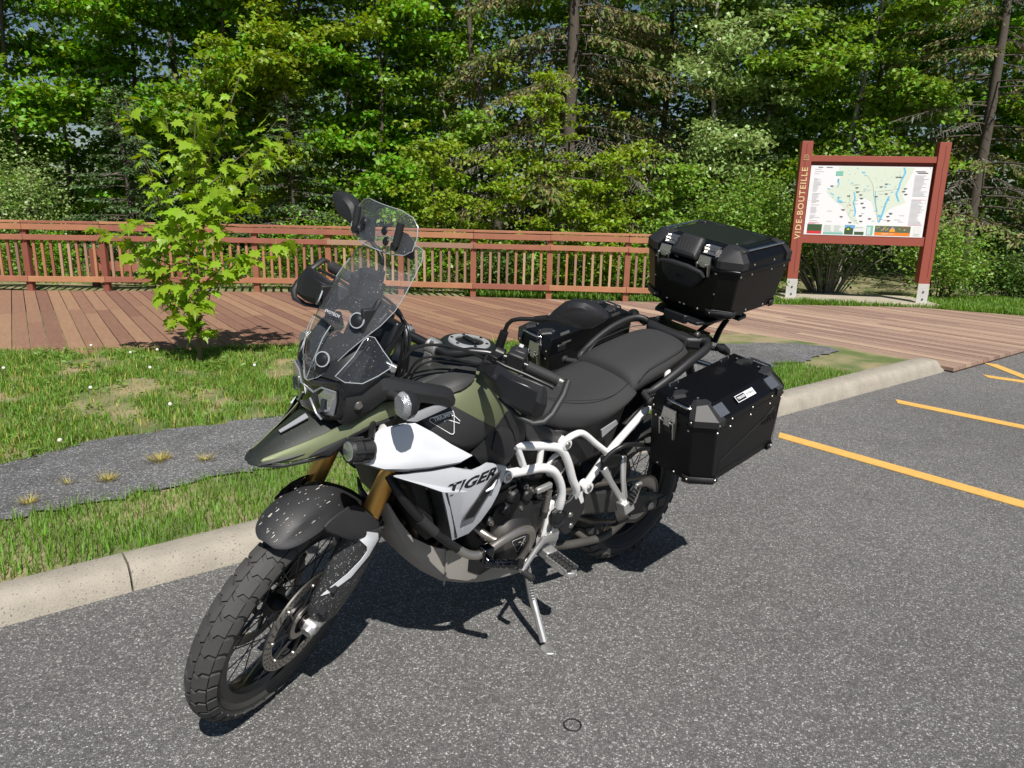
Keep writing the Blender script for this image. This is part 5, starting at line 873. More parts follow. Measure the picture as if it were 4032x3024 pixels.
# ---- swingarm, chain, centre stand, silencer
def swing(s):
    m = MB(); a = [(.63, .50), (.50, .505), (.40, .49), (.27, .462), (.10, .395), (-.05, .352), (-.11, .335), (-.115, .285), (-.05, .272), (.10, .292), (.27, .352), (.40, .385), (.50, .40), (.63, .42)]; m.prism(a, .092*s, .132*s); m.build('swingarm', M('swingarm_dark', (.045, .045, .045), .5, .3, var=.35, vscale=9, spot=(.12, .115, .105), spotscale=14, spotthr=.58), moto, bevel=.012)
    m = MB(); m.lathe([(0, .016), (.012, .016), (.017, .010), (.020, .009), (.020, 0)], (-.005, .132*s, .315), 'Y', 6, Matrix.Scale(s, 4, (0, 1, 0))); m.build('axle_nut', steel_d, moto); m = MB(); m.box((-.085, .133*s, .312), (.05, .01, .045)); m.build('chain_adjuster', blk_m, moto, bevel=.004)
both(swing)
m = MB(); m.lathe([(.06, .078), (.104, .078), (.108, .082), (.104, .086), (.06, .086), (.06, .078)], (0, 0, .32), 'Y', 42); m.build('rear_sprocket', steel_d, moto)
ch = [(.0, .078+.004, .32+.109), (.55, .082, .50), (.60, .082, .465), (.55, .082, .43), (.0, .082, .32-.109)]; m = MB(); m.tube([(.0, .082, .429), (.3, .082, .468), (.56, .082, .500)], .009, 6, flat=1.2); m.tube([(.0, .082, .211), (.3, .082, .30), (.56, .082, .432)], .009, 6, flat=1.2); m.lathe([(.104, -.006), (.113, -.006), (.113, .006), (.104, .006)], (0, .082, .32), 'Y', 30, None, math.pi/2, 3*math.pi/2); m.build('drive_chain', M('chain_steel', (.20, .18, .15), .5, .8, bump=1., bscale=90), moto)
m = MB(); m.tube(spline([(.60, .11, .31), (.50, .118, .275), (.38, .122, .252), (.28, .125, .240), (.225, .13, .252), (.195, .15, .300), (.185, .165, .345)]), .0165, 12); m.tube(spline([(.60, -.11, .31), (.50, -.118, .275), (.38, -.122, .252), (.28, -.125, .240), (.225, -.13, .252)]), .0165, 12); m.tube([(.35, -.122, .252), (.35, .122, .252)], .013, 10); m.build('centre_stand', M('stand_dirty', (.10, .095, .085), .6, .4, var=.4, vscale=12), moto)
m = MB(); m.tube([(.215, .14, .33), (.188, .168, .352)], [.026, .022], 12); m.build('stand_foot', M('dirt_clod', (.03, .028, .025), .95, bump=1., bscale=60), moto)
m = MB(); m.tube([(.30, -.17, .46), (.16, -.19, .56), (-.14, -.22, .66)], [.045, .062, .060], 20, flat=1.2); m.build('silencer', steel_d, moto)
m = MB(); m.tube([(.49, 0, .40), (.42, 0, .72)], .035, 14); m.tube(spline([(.492+.046*math.cos(i*.9)-.0075*i*.35, .046*math.sin(i*.9), .43+.0085*i) for i in range(30)], 2), .0065, 6); m.build('shock_absorber', M('shock_black', (.02, .02, .02), .4), moto)
m = MB(); m.hexa([(.30, -.10, .62), (.62, -.12, .60), (.62, .12, .60), (.30, .10, .62)], [(.26, -.11, .84), (.66, -.13, .79), (.66, .13, .79), (.26, .11, .84)]); m.build('airbox', blk, moto, bevel=.02)
m = MB(); m.hexa([(.66, -.12, .60), (.98, -.12, .64), (.98, .12, .64), (.66, .12, .60)], [(.66, -.12, .80), (1.02, -.12, .84), (1.02, .12, .84), (.66, .12, .80)]); m.build('throttle_bodies', eng, moto, bevel=.02)
m = MB(); m.plate([(.44, .150, .765), (.385, .165, .80), (.375, .166, .785), (.43, .152, .735)], .006, 0, (0, 1, 0)); m.build('tail_sticker_plate', silverp, moto, smooth=0)
m = MB(); m.tube([(1.26, 0, .80), (1.14, 0, 1.04)], .038, 16); m.build('steering_head', whitef, moto)
# ---- side stand
m = MB(); m.tube(spline([(.690, .110, .300), (.702, .150, .268), (.716, .200, .205), (.728, .262, .142), (.738, .322, .080)]), [.013]*8+[.0125]*10+[.012]*7, 10, flat=1.5); sst = m.build('side_stand', alu, moto); m = MB(); m.prism([(.715, .325), (.720, .362), (.742, .382), (.762, .366), (.760, .330), (.738, .315)], 0, .009, 'XY', Matrix.Translation((0, 0, .060)) @ Matrix.Translation((.738, .345, 0)) @ Matrix.Rotation(LEAN, 4, 'X') @ Matrix.Translation((-.738, -.345, 0))); m.build('stand_pad', alu, sst, bevel=.003)
m = MB(); hx = [Vector((.712, .165, .285)).lerp(Vector((.728, .232, .195)), t) for t in np.linspace(0, 1, 49)]; m.tube([p+Vector((.007*math.cos(i*1.6), .004*math.sin(i*1.6), .006*math.sin(i*1.6))) for i, p in enumerate(hx)], .0018, 4); m.build('stand_spring', steel_d, sst)
m = MB(); m.box((.695, .115, .315), (.06, .05, .06)); m.build('stand_bracket', blk_m, moto, bevel=.006)
# ------------------------------------------------------------------ luggage
case_m = M('anodised_black', (.012, .0125, .014), .36, .55, var=.12, vscale=9, bump=.05, bscale=300); lid_m = M('anodised_black_lid', (.010, .0105, .013), .30, .6, var=.1, vscale=9, spot=(.035, .035, .04), spotscale=5, spotthr=.70); corner_m = M('corner_plastic', (.020, .020, .022), .5, bump=.12, bscale=420); bar_m = steel; rivet_m = M('rivet_steel', (.62, .60, .56), .28, .95); latch_m = M('latch_steel', (.55, .54, .51), .3, .95, bump=.2, bscale=60)
def octo(f0, f1, y0, y1, cf=.045, cr=.03, side='outer'):
    """footprint with the outer (y1) corners cut"""
    return [(f0, y0), (f0, y1-cr), (f0+cr, y1), (f1-cf, y1), (f1, y1-cf*1.15), (f1, y0)]
def rivets(par, pts, nrm, r_=.0042, nm='rivet'):
    for p in pts:
        z = Vector(nrm).normalized(); q = z.to_track_quat('Z', 'Y').to_matrix().to_4x4(); q.translation = Vector(p)
        m = MB(); m.lathe([(0, .0030), (r_*.7, .0022), (r_, 0)], (0, 0, 0), 'Z', 8); o = m.build(nm, rivet_m, par); o.matrix_local = q
def tie_eye(par, p, wdir, up, wd=.05):
    """folded steel lashing eye: plate with a round bar"""
    F = frame(p, wdir, up); m = MB(F); m.box((0, 0, .001), (wd, .046, .003)); m.hexa([(-wd/2, -.020, .002), (-wd/2+.004, -.020, .002), (-wd/2+.004, .020, .002), (-wd/2, .020, .002)], [(-wd/2, -.006, .018), (-wd/2+.004, -.006, .018), (-wd/2+.004, .006, .018), (-wd/2, .006, .018)]); m.hexa([(wd/2-.004, -.020, .002), (wd/2, -.020, .002), (wd/2, .020, .002), (wd/2-.004, .020, .002)], [(wd/2-.004, -.006, .018), (wd/2, -.006, .018), (wd/2, .006, .018), (wd/2-.004, .006, .018)]); m.tube([(-wd/2, 0, .014), (wd/2, 0, .014)], .0032, 8); return m.build('lashing_eye', latch_m, par, smooth=20)
def latch(par, p, wdir, up, wd=.055, h=.095):
    F = frame(p, wdir, up); m = MB(F)
    m.hexa([(-wd/2, h*.12, 0), (wd/2, h*.12, 0), (wd/2, h*.12, .010), (-wd/2, h*.12, .010)], [(-wd*.42, h*.5, 0), (wd*.42, h*.5, 0), (wd*.42, h*.5, .006), (-wd*.42, h*.5, .006)])
    for s in (-1, 1): m.hexa([(s*wd/2, -h*.5, 0), (s*(wd/2-.005), -h*.5, 0), (s*(wd/2-.005), -h*.5, .010), (s*wd/2, -h*.5, .010)], [(s*wd/2, h*.14, 0), (s*(wd/2-.005), h*.14, 0), (s*(wd/2-.005), h*.14, .020), (s*wd/2, h*.14, .020)])
    m.tube([(-wd/2, h*.06, .014), (wd/2, h*.06, .014)], .0034, 8); m.box((0, .006, .010), (wd*.42, h*.26, .010)); l = m.build('latch', latch_m, par, smooth=20, bevel=.0008); m = MB(F); m.box((0, -h*.22, .003), (wd*.42, h*.20, .004)); m.build('latch_recess', print_k, l, smooth=0); return l
def side_case(s, label):
    al = R(10.5); C = Matrix(((math.cos(al), 0, math.sin(al), 0), (0, 1, 0, 0), (-math.sin(al), 0, math.cos(al), 0), (0, 0, 0, 1)))
    e = empty('side_case'); e.matrix_world = BIKE @ C; tag(e, label, 'pannier', 'black metal luggage cases')
    S = Matrix.Scale(s, 4, (0, 1, 0)); Y0, Y1, F0, F1 = .262, .500, -.315, .168
    ring = lambda o, u: [(f, y, u) for f, y in o]
    o_b = octo(F0+.012, F1-.022, Y0, Y1-.002, .05, .035); o_s = octo(F0, F1, Y0, Y1, .05, .035); sc_ = lambda o, k, ky: [(f*k+(1-k)*(F0+F1)/2, Y0+(y-Y0)*ky) for f, y in o]
    m = MB(S); m.loft([[(f*.93-.005, Y0+(y-Y0)*.72, .684) for f, y in o_b], ring(o_b, .704), ring(sc_(o_s, .998, .998), .928)]); body = m.build('case_body', case_m, e, smooth=20, bevel=.004)
    m = MB(S); m.loft([ring(sc_(o_s, 1.012, 1.01), .926), ring(sc_(o_s, 1.014, 1.012), .934), ring(sc_(o_s, 1.004, 1.004), .938), ring(sc_(o_s, 1.004, 1.004), .960), [(f*.94-.004, Y0+.004+(y-Y0)*.76, .997) for f, y in o_s]]); lid = m.build('case_lid', lid_m, e, smooth=20, bevel=.004)
    # plastic corner shells on the lid
    for f, sg, nm in ((F1, 1, 'front'), (F0, -1, 'rear')):
        for y, k in ((Y1, 1), (Y0, -1)):
            cf, yo = f, y; i = sg; j = k
            A = [(cf+.006*i, yo-.075*j, .938), (cf+.006*i, yo-.052*j, .938), (cf-.048*i, yo+.006*j, .938), (cf-.085*i, yo+.006*j, .938)]; B = [(a, b, .962) for a, b, c in A]; D = [(cf-.012*i, yo-.088*j, .998), (cf-.020*i, yo-.070*j, 1.002), (cf-.055*i, yo-.052*j, 1.002), (cf-.085*i, yo-.060*j, .999)]; G = [(cf-.048*i, yo-.105*j, 1.000), (cf-.052*i, yo-.095*j, 1.006), (cf-.066*i, yo-.085*j, 1.005), (cf-.088*i, yo-.082*j, 1.000)]
            if k < 0: A = [(a, b+.004 if b < Y0 else b, c) for a, b, c in A]
            m = MB(S); m.sheet([A, B, D, G], .008, (i, j, .8)); m.build('lid_corner', corner_m, lid, smooth=20)
        m = MB(S); m.tube([(f-.006*sg, .322, .992), (f+.004*sg, .330, .994), (f+.004*sg, .412, .994), (f-.006*sg, .420, .992)], .0042, 10); m.build('carry_bar', bar_m, lid)
    # lower corner guards
    for f, sg in ((F1-.022, 1), (F0+.012, -1)):
        c_ = .05 if sg > 0 else .035
        m = MB(S); m.loft([[(f+.004*sg, Y1-.002-c_*1.15-.028, .700), (f+.004*sg, Y1-c_*1.15, .700), (f-c_*sg, Y1+.003, .700), (f-(c_+.026)*sg, Y1+.003, .700)], [(f+.006*sg, Y1-.002-c_*1.15-.028, .722), (f+.006*sg, Y1-c_*1.15, .722), (f-c_*sg, Y1+.004, .722), (f-(c_+.026)*sg, Y1+.004, .722)]], caps=False, closed=False); o = m.build('corner_guard', corner_m, body, smooth=20); q = o.modifiers.new('t', 'SOLIDIFY'); q.thickness = .003; q.offset = 0
        m = MB(S); m.loft([[(f+.004*sg, Y1-.002-c_*1.15-.028, .700), (f+.004*sg, Y1-c_*1.15, .700), (f-c_*sg, Y1+.003, .700), (f-(c_+.026)*sg, Y1+.003, .700)], [(f*.93+.004*sg, Y0+(Y1-Y0)*.60, .682), (f*.93+.002*sg, Y0+(Y1-Y0)*.64, .682), (f*.90, Y0+(Y1-Y0)*.72, .682), (f*.85, Y0+(Y1-Y0)*.74, .682)]], caps=False, closed=False); o = m.build('corner_shoe', corner_m, body, smooth=20); q = o.modifiers.new('t', 'SOLIDIFY'); q.thickness = .003; q.offset = 0
        m = MB(S); m.tube([(f+.007*sg, Y1-c_*1.15-.01, .722), (f+.006*sg, Y1-c_*1.15, .723), (f-c_*sg, Y1+.004, .723)], .0018, 5); m.build('guard_edge', corner_m, body)
    sgn = lambda pts: [(a, b*s, c) for a, b, c in pts]
    rivets(body, sgn([(f, Y1+.001, .915) for f in (.112, .04, -.08, -.20, -.272)]+[(f, Y1+.005, .712) for f in (.085, -.262)]), (0, s, 0)); rivets(lid, sgn([(f, Y1+.004, .946) for f in (.112, .04, -.08, -.20, -.268)]), (0, s, 0))
    rivets(body, sgn([(F1+.001, y, .912) for y in (.285, .425)]+[(F1-.020, .30, .71), (F1-.018, .375, .71)]+[(F1-.013, .435, .712)]), (1, 0, 0)); rivets(lid, sgn([(F1+.007, y, .950) for y in (.275, .435)]), (1, 0, 0)); rivets(lid, sgn([(F1-.062, .402, 1.007), (F1-.062, .310, 1.006), (F0+.062, .402, 1.007), (F0+.062, .310, 1.006)]), (0, 0, 1))
    latch(body, (F1+.003, .345*s, .910), (0, 1, 0), (0, 0, 1), .062, .11); latch(body, (F0-.003, .345*s, .910), (0, -1, 0), (0, 0, 1), .062, .11)
    slope = Vector((0, -.055*s, .037)).normalized()
    for f in (.075, -.225): tie_eye(lid, (f, (Y1-.022)*s, .983), (1 if s > 0 else -1, 0, 0), slope)
    for f in (.075, -.225): tie_eye(lid, (f, (Y0+.006)*s, .985), (-1 if s > 0 else 1, 0, 0), (0, .3*s, 1), .05)
    # embossed outer panel
    m = MB(S); m.tube([(-.27, Y1+.0008, .735), (-.27, Y1+.0012, .885), (-.235, Y1+.0012, .892), (-.19, Y1+.0012, .862), (.07, Y1+.0008, .780), (.078, Y1+.0008, .735), (-.27, Y1+.0008, .735)], .0007, 5); m.build('pressed_outline', case_m, body)
    me_ = text_mesh('GIVI', .038, M('embossed_black', (.007, .007, .008), .45, .4), sx=1.25, bold=.001, extrude=.0006); inst('embossed_lettering', me_, body, frame((-.215, (Y1+.0012)*s, .842), (-s, 0, 0), (0, 0, 1)))
    me_ = MB(); Fm = frame((-.065, (Y1-.024)*s, .9885), (-s, 0, 0), slope); me_.xf = Fm; me_.box((0, 0, 0), (.105, .026, .001)); stk = me_.build('sticker', print_w, lid, smooth=0)
    q = MB(Fm); q.box((-.026, 0, .0008), (.048, .021, .0008)); q.build('sticker_field', print_k, stk, smooth=0); t1 = text_mesh('TREKKER', .0125, print_w, bold=.0003, extrude=.0002, sx=.82); inst('sticker_lettering', t1, stk, Fm @ Matrix.Translation((-.026, 0, .0016))); t2 = text_mesh('OUTBACK', .0125, M('grey_print', (.25, .25, .26), .5), bold=.0002, extrude=.0002, sx=.82); inst('sticker_lettering', t2, stk, Fm @ Matrix.Translation((.026, 0, .0010)))
    return e
side_case(1, 'black metal side case with steel latches on the left of the motorcycle, nearest the camera')
side_case(-1, 'black metal side case on the far side of the motorcycle behind the left mirror')
# top case
be = R(6.9); C = Matrix(((math.cos(be), 0, math.sin(be), 0), (0, 1, 0, 0), (-math.sin(be), 0, math.cos(be), 0), (0, 0, 0, 1)))
tc_ = empty('top_case'); tc_.matrix_world = BIKE @ C; tag(tc_, 'large black metal top case with chrome rails on the rear rack', 'top case', 'black metal luggage cases')
def oct8(f0, f1, w_, c): return [(f0, -w_+c), (f0, w_-c), (f0+c*.6, w_), (f1-c*.62, w_), (f1, w_-c*1.0), (f1, -w_+c*1.0), (f1-c*.62, -w_), (f0+c*.6, -w_)]
T0, T1 = -.630, -.212; rg = lambda o, u: [(f, y, u) for f, y in o]
ob, os_ = oct8(T0+.03, T1-.020, .198, .058), oct8(T0, T1, .218, .064)
m = MB(); m.loft([[(f*.9-.04, y*.62, 1.098) for f, y in ob], rg(ob, 1.128), rg(os_, 1.308)]); body = m.build('case_body', M('top_case_black', (.013, .0125, .0115), .38, .5, var=.12, vscale=9, bump=.05, bscale=300), tc_, smooth=20, bevel=.005)
ol = oct8(T0-.006, T1+.006, .224, .066); ol2 = oct8(T0+.0, T1-.002, .220, .064); olt = oct8(T0+.045, T1-.068, .168, .02)
m = MB(); m.loft([rg(ol, 1.306), rg(ol, 1.318), rg(ol2, 1.322), rg(ol2, 1.348), rg(oct8(T0+.02, T1-.040, .196, .045), 1.378), rg(olt, 1.388), rg(oct8(T0+.048, T1-.072, .165, .02), 1.3885)]); lid = m.build('case_lid', lid_m, tc_, smooth=15, bevel=.003)
m = MB(); m.loft([rg(oct8(T0+.062, T1-.086, .150, .015), 1.3875), rg(oct8(T0+.062, T1-.086, .150, .015), 1.3905)]); m.build('lid_panel', M('lid_panel_green', (.016, .019, .015), .42, .45, var=.15, vscale=14, spot=(.03, .032, .03), spotscale=6, spotthr=.68), lid, smooth=20)
for f, i in ((T1, 1), (T0, -1)):
    for j in (1, -1):
        A = [(f+.006*i, .140*j, 1.322), (f+.006*i, .158*j, 1.322), (f-.040*i, .225*j, 1.322), (f-.078*i, .225*j, 1.322)]; B = [(a, b, 1.350) for a, b, c in A]; D = [(f-.048*i, .125*j, 1.384), (f-.052*i, .158*j, 1.386), (f-.062*i, .186*j, 1.386), (f-.085*i, .196*j, 1.384)]; G = [(f-.088*i, .118*j, 1.391), (f-.088*i, .135*j, 1.396), (f-.092*i, .155*j, 1.396), (f-.10*i, .168*j, 1.391)]
        m = MB(); m.sheet([A, B, D, G], .008, (i, j, .8)); m.build('lid_corner', corner_m, lid, smooth=20)
        m = MB(); m.hexa([(f-.060*i, .150*j, 1.380), (f-.105*i, .150*j, 1.380), (f-.105*i, .200*j, 1.372), (f-.060*i, .200*j, 1.372)], [(f-.070*i, .158*j, 1.394), (f-.100*i, .158*j, 1.394), (f-.100*i, .204*j, 1.388), (f-.070*i, .204*j, 1.388)]); m.build('rail_block', corner_m, lid, bevel=.004)
        c_ = .058; fb = (T1-.020) if i > 0 else (T0+.03)
        m = MB(); m.loft([[(fb+.004*i, (.198-c_-.024)*j, 1.124), (fb+.004*i, (.200-c_)*j, 1.124), (fb-c_*.62*i, .202*j, 1.124), (fb-(c_*.62+.03)*i, .202*j, 1.124)], [(fb+.007*i, (.198-c_-.024)*j, 1.150), (fb+.007*i, (.200-c_)*j, 1.150), (fb-c_*.62*i, .206*j, 1.150), (fb-(c_*.62+.03)*i, .206*j, 1.150)]], caps=False, closed=False); o = m.build('corner_guard', corner_m, body, smooth=20); q = o.modifiers.new('t', 'SOLIDIFY'); q.thickness = .003; q.offset = 0
        m = MB(); m.tube([(fb+.008*i, (.200-c_)*j, 1.151), (fb-c_*.62*i, .206*j, 1.151)], .0022, 5); m.build('guard_edge', corner_m, body)
for j in (1, -1):
    m = MB(); m.tube([(T1-.085, .196*j, 1.384), (T1-.095, .196*j, 1.385), (T0+.09, .200*j, 1.385), (T0+.08, .200*j, 1.384)], .0046, 10); m.build('side_rail', bar_m, lid)
    rivets(body, [(f, .2185*j, 1.296) for f in (-.262, -.335, -.47, -.56)]+[(f, .2015*j, 1.142) for f in (-.292, -.37, -.49, -.575)], (0, j, 0), .0048); rivets(lid, [(f, .2215*j, 1.334) for f in (-.262, -.335, -.47, -.56)], (0, j, 0), .0048)
    rivets(lid, [(-.214+.003, .150*j, 1.337)], (1, 0, 0), .0048); rivets(lid, [(T1-.10, .145*j, 1.398)], (0, 0, 1), .0048); rivets(body, [(T1+.001, .142*j, 1.298), (T1-.012, .142*j, 1.215), (T1-.014, .135*j, 1.137), (T1-.018, .075*j, 1.135), (T1-.018, .01*j, 1.135)], (1, 0, 0), .0048)
for j in (1, -1):
    latch(body, (T1+.008, .092*j, 1.318), (0, 1, 0), (0, 0, 1), .056, .075)
    tie_eye(lid, (T1-.028, .092*j, 1.371), (0, 1, 0), (-1, 0, .75), .056)
    tie_eye(lid, (T0+.06, .092*j, 1.384), (0, 1, 0), (1, 0, .3), .05)
# grip pads of the front handle, raised diamond pattern
def knurl(F, w_, h, n1, n2, par):
    m = MB(F)
    for i in range(n1):
        for j in range(n2):
            x, y = (i+.5*(j % 2)-n1/2+.25)*w_/n1, (j-n2/2+.5)*h/n2; a, b = w_/n1*.36, h/n2*.75; m.add([(x-a, y, 0), (x, y-b, 0), (x+a, y, 0), (x, y+b, 0), (x, y, .0022)], [(0, 1, 4), (1, 2, 4), (2, 3, 4), (3, 0, 4)])
    return m.build('grip_pattern', corner_m, par, smooth=0)
F1_ = frame((T1-.010, 0, 1.375), (0, 1, 0), (-.62, 0, .78)); m = MB(F1_); m.loft([[(-.062, -.055, -.010), (.062, -.055, -.010), (.052, .038, -.010), (-.052, .038, -.010)], [(-.062, -.055, .012), (.062, -.055, .012), (.050, .036, .012), (-.050, .036, .012)], [(-.050, -.046, .020), (.050, -.046, .020), (.034, .026, .020), (-.034, .026, .020)]]); hp = m.build('lid_grip', corner_m, lid, bevel=.006); knurl(F1_ @ Matrix.Translation((0, -.008, .020)), .078, .062, 11, 14, hp)
F2_ = frame((T1+.010, 0, 1.262), (0, 1, 0), (.18, 0, 1)); m = MB(F2_); out = [(-.100, .028), (-.088, -.010), (-.055, -.042), (.055, -.042), (.088, -.010), (.100, .028), (.085, .038), (-.085, .038)]; m.loft([[(x, y, -.008) for x, y in out], [(x, y, .010) for x, y in out], [(x*.9, y*.86, .016) for x, y in out]]); hp = m.build('carry_handle', corner_m, body, bevel=.004); knurl(F2_ @ Matrix.Translation((0, -.004, .016)), .125, .052, 17, 12, hp); m = MB(F2_); m.tube([(-.108, .018, .010), (-.095, .036, .016), (-.04, .046, .020), (.04, .046, .020), (.095, .036, .016), (.108, .018, .010)], [.006, .009, .011, .011, .009, .006], 8); m.build('handle_lip', corner_m, hp)
me_ = text_mesh('GIVI', .016, corner_m, sx=1.2, extrude=.001); inst('handle_lettering', me_, hp, F2_ @ Matrix.Translation((0, -.004, .0195)))
# rack plate under the case
m = MB(C); m.prism([(-.20, -.105), (-.20, .105), (-.26, .13), (-.44, .13), (-.50, .09), (-.50, -.09), (-.44, -.13), (-.26, -.13)], 1.078, 1.092, 'XY'); m.prism([(-.40, .10), (-.40, .165), (-.46, .160), (-.49, .10)], 1.074, 1.090, 'XY'); m.prism([(-.205, -.06), (-.205, .06), (-.19, .05), (-.19, -.05)], 1.070, 1.105, 'XY'); pl = m.build('case_carrier_plate', blk_s, moto, bevel=.004)
m = MB(C); m.prism([(-.425, .118), (-.425, .152), (-.445, .150), (-.450, .118)], 1.0905, 1.0915, 'XY'); m.build('plate_slot', print_w, pl, smooth=0)
# rubber ring lying on the asphalt
m = MB(); m.tube([(.0255*math.cos(a), .0255*math.sin(a), .003) for a in np.linspace(0, 2*math.pi, 33)[:-1]], .0024, 8, closed=True); orr = m.build('rubber_ring', rub); orr.location = (.205, 1.855, .0); tag(orr, 'small black rubber ring lying on the asphalt in front', 'ring')
# ------------------------------------------------------------------ plant materials
def leafmat(name, col, tr=.35, ir=.35, hue=.025, rough=.45): return M(name, col, rough, irand=ir, hue=hue, trans=tr, spec=.4)
m_grass = leafmat('grass_blade', (.165, .30, .035), .35, .45, .025, .5); m_grass_dry = leafmat('grass_dry', (.42, .36, .10), .3, .3, .02, .7)
m_maple = leafmat('maple_leaf', (.27, .42, .028), .42, .26, .018, .42); m_bark = M('bark', (.085, .07, .055), .9, var=.35, vscale=30, bump=1., bscale=70)
m_bark_pale = M('bark_pale', (.30, .28, .25), .9, var=.4, vscale=20, bump=.6, bscale=60); m_twig = M('dead_twig', (.27, .24, .21), .9, irand=.3); m_stem = M('sapling_stem', (.16, .12, .075), .8, var=.3, vscale=40)
m_weed = leafmat('weed_leaf', (.19, .31, .055), .3, .4, .03)
m_puff = M('seed_head', (.72, .70, .64), .9)
# ------------------------------------------------------------------ grass, built blade by blade
def frac_noise(x, y, s):
    return np.array([noise.noise(Vector((a*s, b*s, 3.3))) for a, b in zip(x, y)])
def blades(n, polys, holes, h0, h1, wd, seed, bare=.0, zf=None, zmin=0.):
    r = np.random.default_rng(seed); xs = [p[0] for q in polys for p in q]; ys = [p[1] for q in polys for p in q]
    x = r.uniform(min(xs), max(xs), n); y = r.uniform(min(ys), max(ys), n); k = np.zeros(n, bool)
    for q in polys: k |= inside(q, x, y)
    for q in holes: k &= ~inside(q, x, y)
    x, y = x[k], y[k]; f = frac_noise(x, y, 2.2)+.5*frac_noise(x, y, 6.)
    if bare: k = (f > -bare+r.uniform(-.18, .18, len(x))); x, y, f = x[k], y[k], f[k]
    n = len(x); z = np.array([zf(a, b) for a, b in zip(x, y)]); h = (h0+(h1-h0)*r.random(n)**1.5)*(1+.35*f); a = r.uniform(0, 2*np.pi, n); ln = r.uniform(.15, .75, n)*h; b2 = a+np.pi/2
    w_ = wd*r.uniform(.7, 1.3, n); dx, dy = np.cos(a)*ln, np.sin(a)*ln; px, py = np.cos(b2)*w_, np.sin(b2)*w_
    V = np.empty((n, 5, 3)); V[:, 0] = np.stack([x-px, y-py, z], -1); V[:, 1] = np.stack([x+px, y+py, z], -1); V[:, 2] = np.stack([x+dx*.35+px*.8, y+dy*.35+py*.8, z+h*.6], -1); V[:, 3] = np.stack([x+dx*.35-px*.8, y+dy*.35-py*.8, z+h*.6], -1); V[:, 4] = np.stack([x+dx, y+dy, z+h*.92], -1)
    i = np.arange(n)[:, None]*5; F = np.concatenate([i+np.array([0, 1, 2]), i+np.array([0, 2, 3]), i+np.array([3, 2, 4])]); return V.reshape(-1, 3), F
def kq(s0, s1, n0, n1): return [kp(s0, n0, 0)[:2], kp(s1, n0, 0)[:2], kp(s1, n1, 0)[:2], kp(s0, n1, 0)[:2]]
V, F = blades(260000, [kq(-2.2, 6.4, 3.085, 4.35)], [PATHW], .03, .075, .0019, 1, zf=lawn_z); tag(npobj('kerb_strip_grass', V, F, m_grass), 'short bright green grass between the kerb and the stone path', 'grass', kind='stuff')
FARL = [(-6.5, .9), (-4.2, 2.6), (-2.76, 3.69), (-1.61, 4.64), (0, 6.3), (1.2, 7.2), (2.1, 7.85), (.6, 7.78), (-.91, 7.8), (-2.26, 7.3), (-3.45, 7.0), (-4.86, 6.72), (-9, 6.5)]
V, F = blades(560000, [FARL], [PATHW], .025, .07, .0024, 2, bare=.22, zf=lawn_z); tag(npobj('lawn_grass', V, F, m_grass), 'patchy green lawn between the stone path and the deck', 'grass', kind='stuff')
V, F = blades(26000, [FARL], [PATHW], .03, .10, .0028, 5, zf=lawn_z); tag(npobj('dry_lawn_grass', V, F, m_grass_dry), 'straw coloured dry blades scattered through the lawn', 'grass', kind='stuff')
SLZ = lambda x, y: .036
V, F = blades(170000, [[(6.5, 11.73), (7.75, 11.0), (8.9, 10.65), (15, 10.9), (15, 13.4), (7.2, 13.0), (4.3, 11.75)], [(-.8, 11.7), (4.4, 11.66), (4.4, 12.1), (-.8, 12.4)], [(4.1, 11.68), (6.6, 11.75), (6.6, 12.1), (4.1, 12.3)]], [[(4.45, 12.1), (6.9, 11.72), (7.0, 12.9), (4.55, 13.2)]], .04, .13, .005, 3, zf=SLZ); tag(npobj('verge_grass', V, F, m_grass), 'taller bright green grass around the map sign and beyond the deck', 'grass', kind='stuff')
# straw tufts on the path
def tuft(name, c, n, h, spread, mat, seed, wd=.002):
    r = np.random.default_rng(seed); a = r.uniform(0, 2*np.pi, n); q = r.random(n)**.6; x = np.cos(a)*spread*q*r.uniform(.2, 1, n); y = np.sin(a)*spread*q*.6; hh = h*r.uniform(.4, 1, n); ln = hh*r.uniform(.5, 1.6, n)
    dx, dy = np.cos(a)*ln, np.sin(a)*ln; px, py = -np.sin(a)*wd, np.cos(a)*wd; V = np.stack([np.stack([x-px, y-py, 0*x], -1), np.stack([x+px, y+py, 0*x], -1), np.stack([x+dx, y+dy, hh], -1)], 1)
    o = npobj(name, V.reshape(-1, 3), np.arange(3*n).reshape(-1, 3), mat); o.location = c; return o
tl = ['small straw coloured grass tuft on the path at the far left', 'second straw tuft from the left on the stone path', 'wide straw coloured tuft in the middle of the stone path', 'straw coloured tuft on the stone path nearest the motorcycle', 'thin straw coloured wisps on the path above the leftmost tuft']
for i, (u, lab) in enumerate(zip([(-2.25, 3.16), (-2.05, 3.47), (-1.93, 3.78), (-1.68, 3.78), (-2.22, 3.42)], tl)):
    tag(tuft('dry_grass_tuft', (*u, lawn_z(*u)+.012), (60, 90, 150, 60, 30)[i], .045, (.05, .06, .10, .06, .05)[i], m_grass_dry, 20+i), lab, 'grass tuft', 'straw tufts on the path')
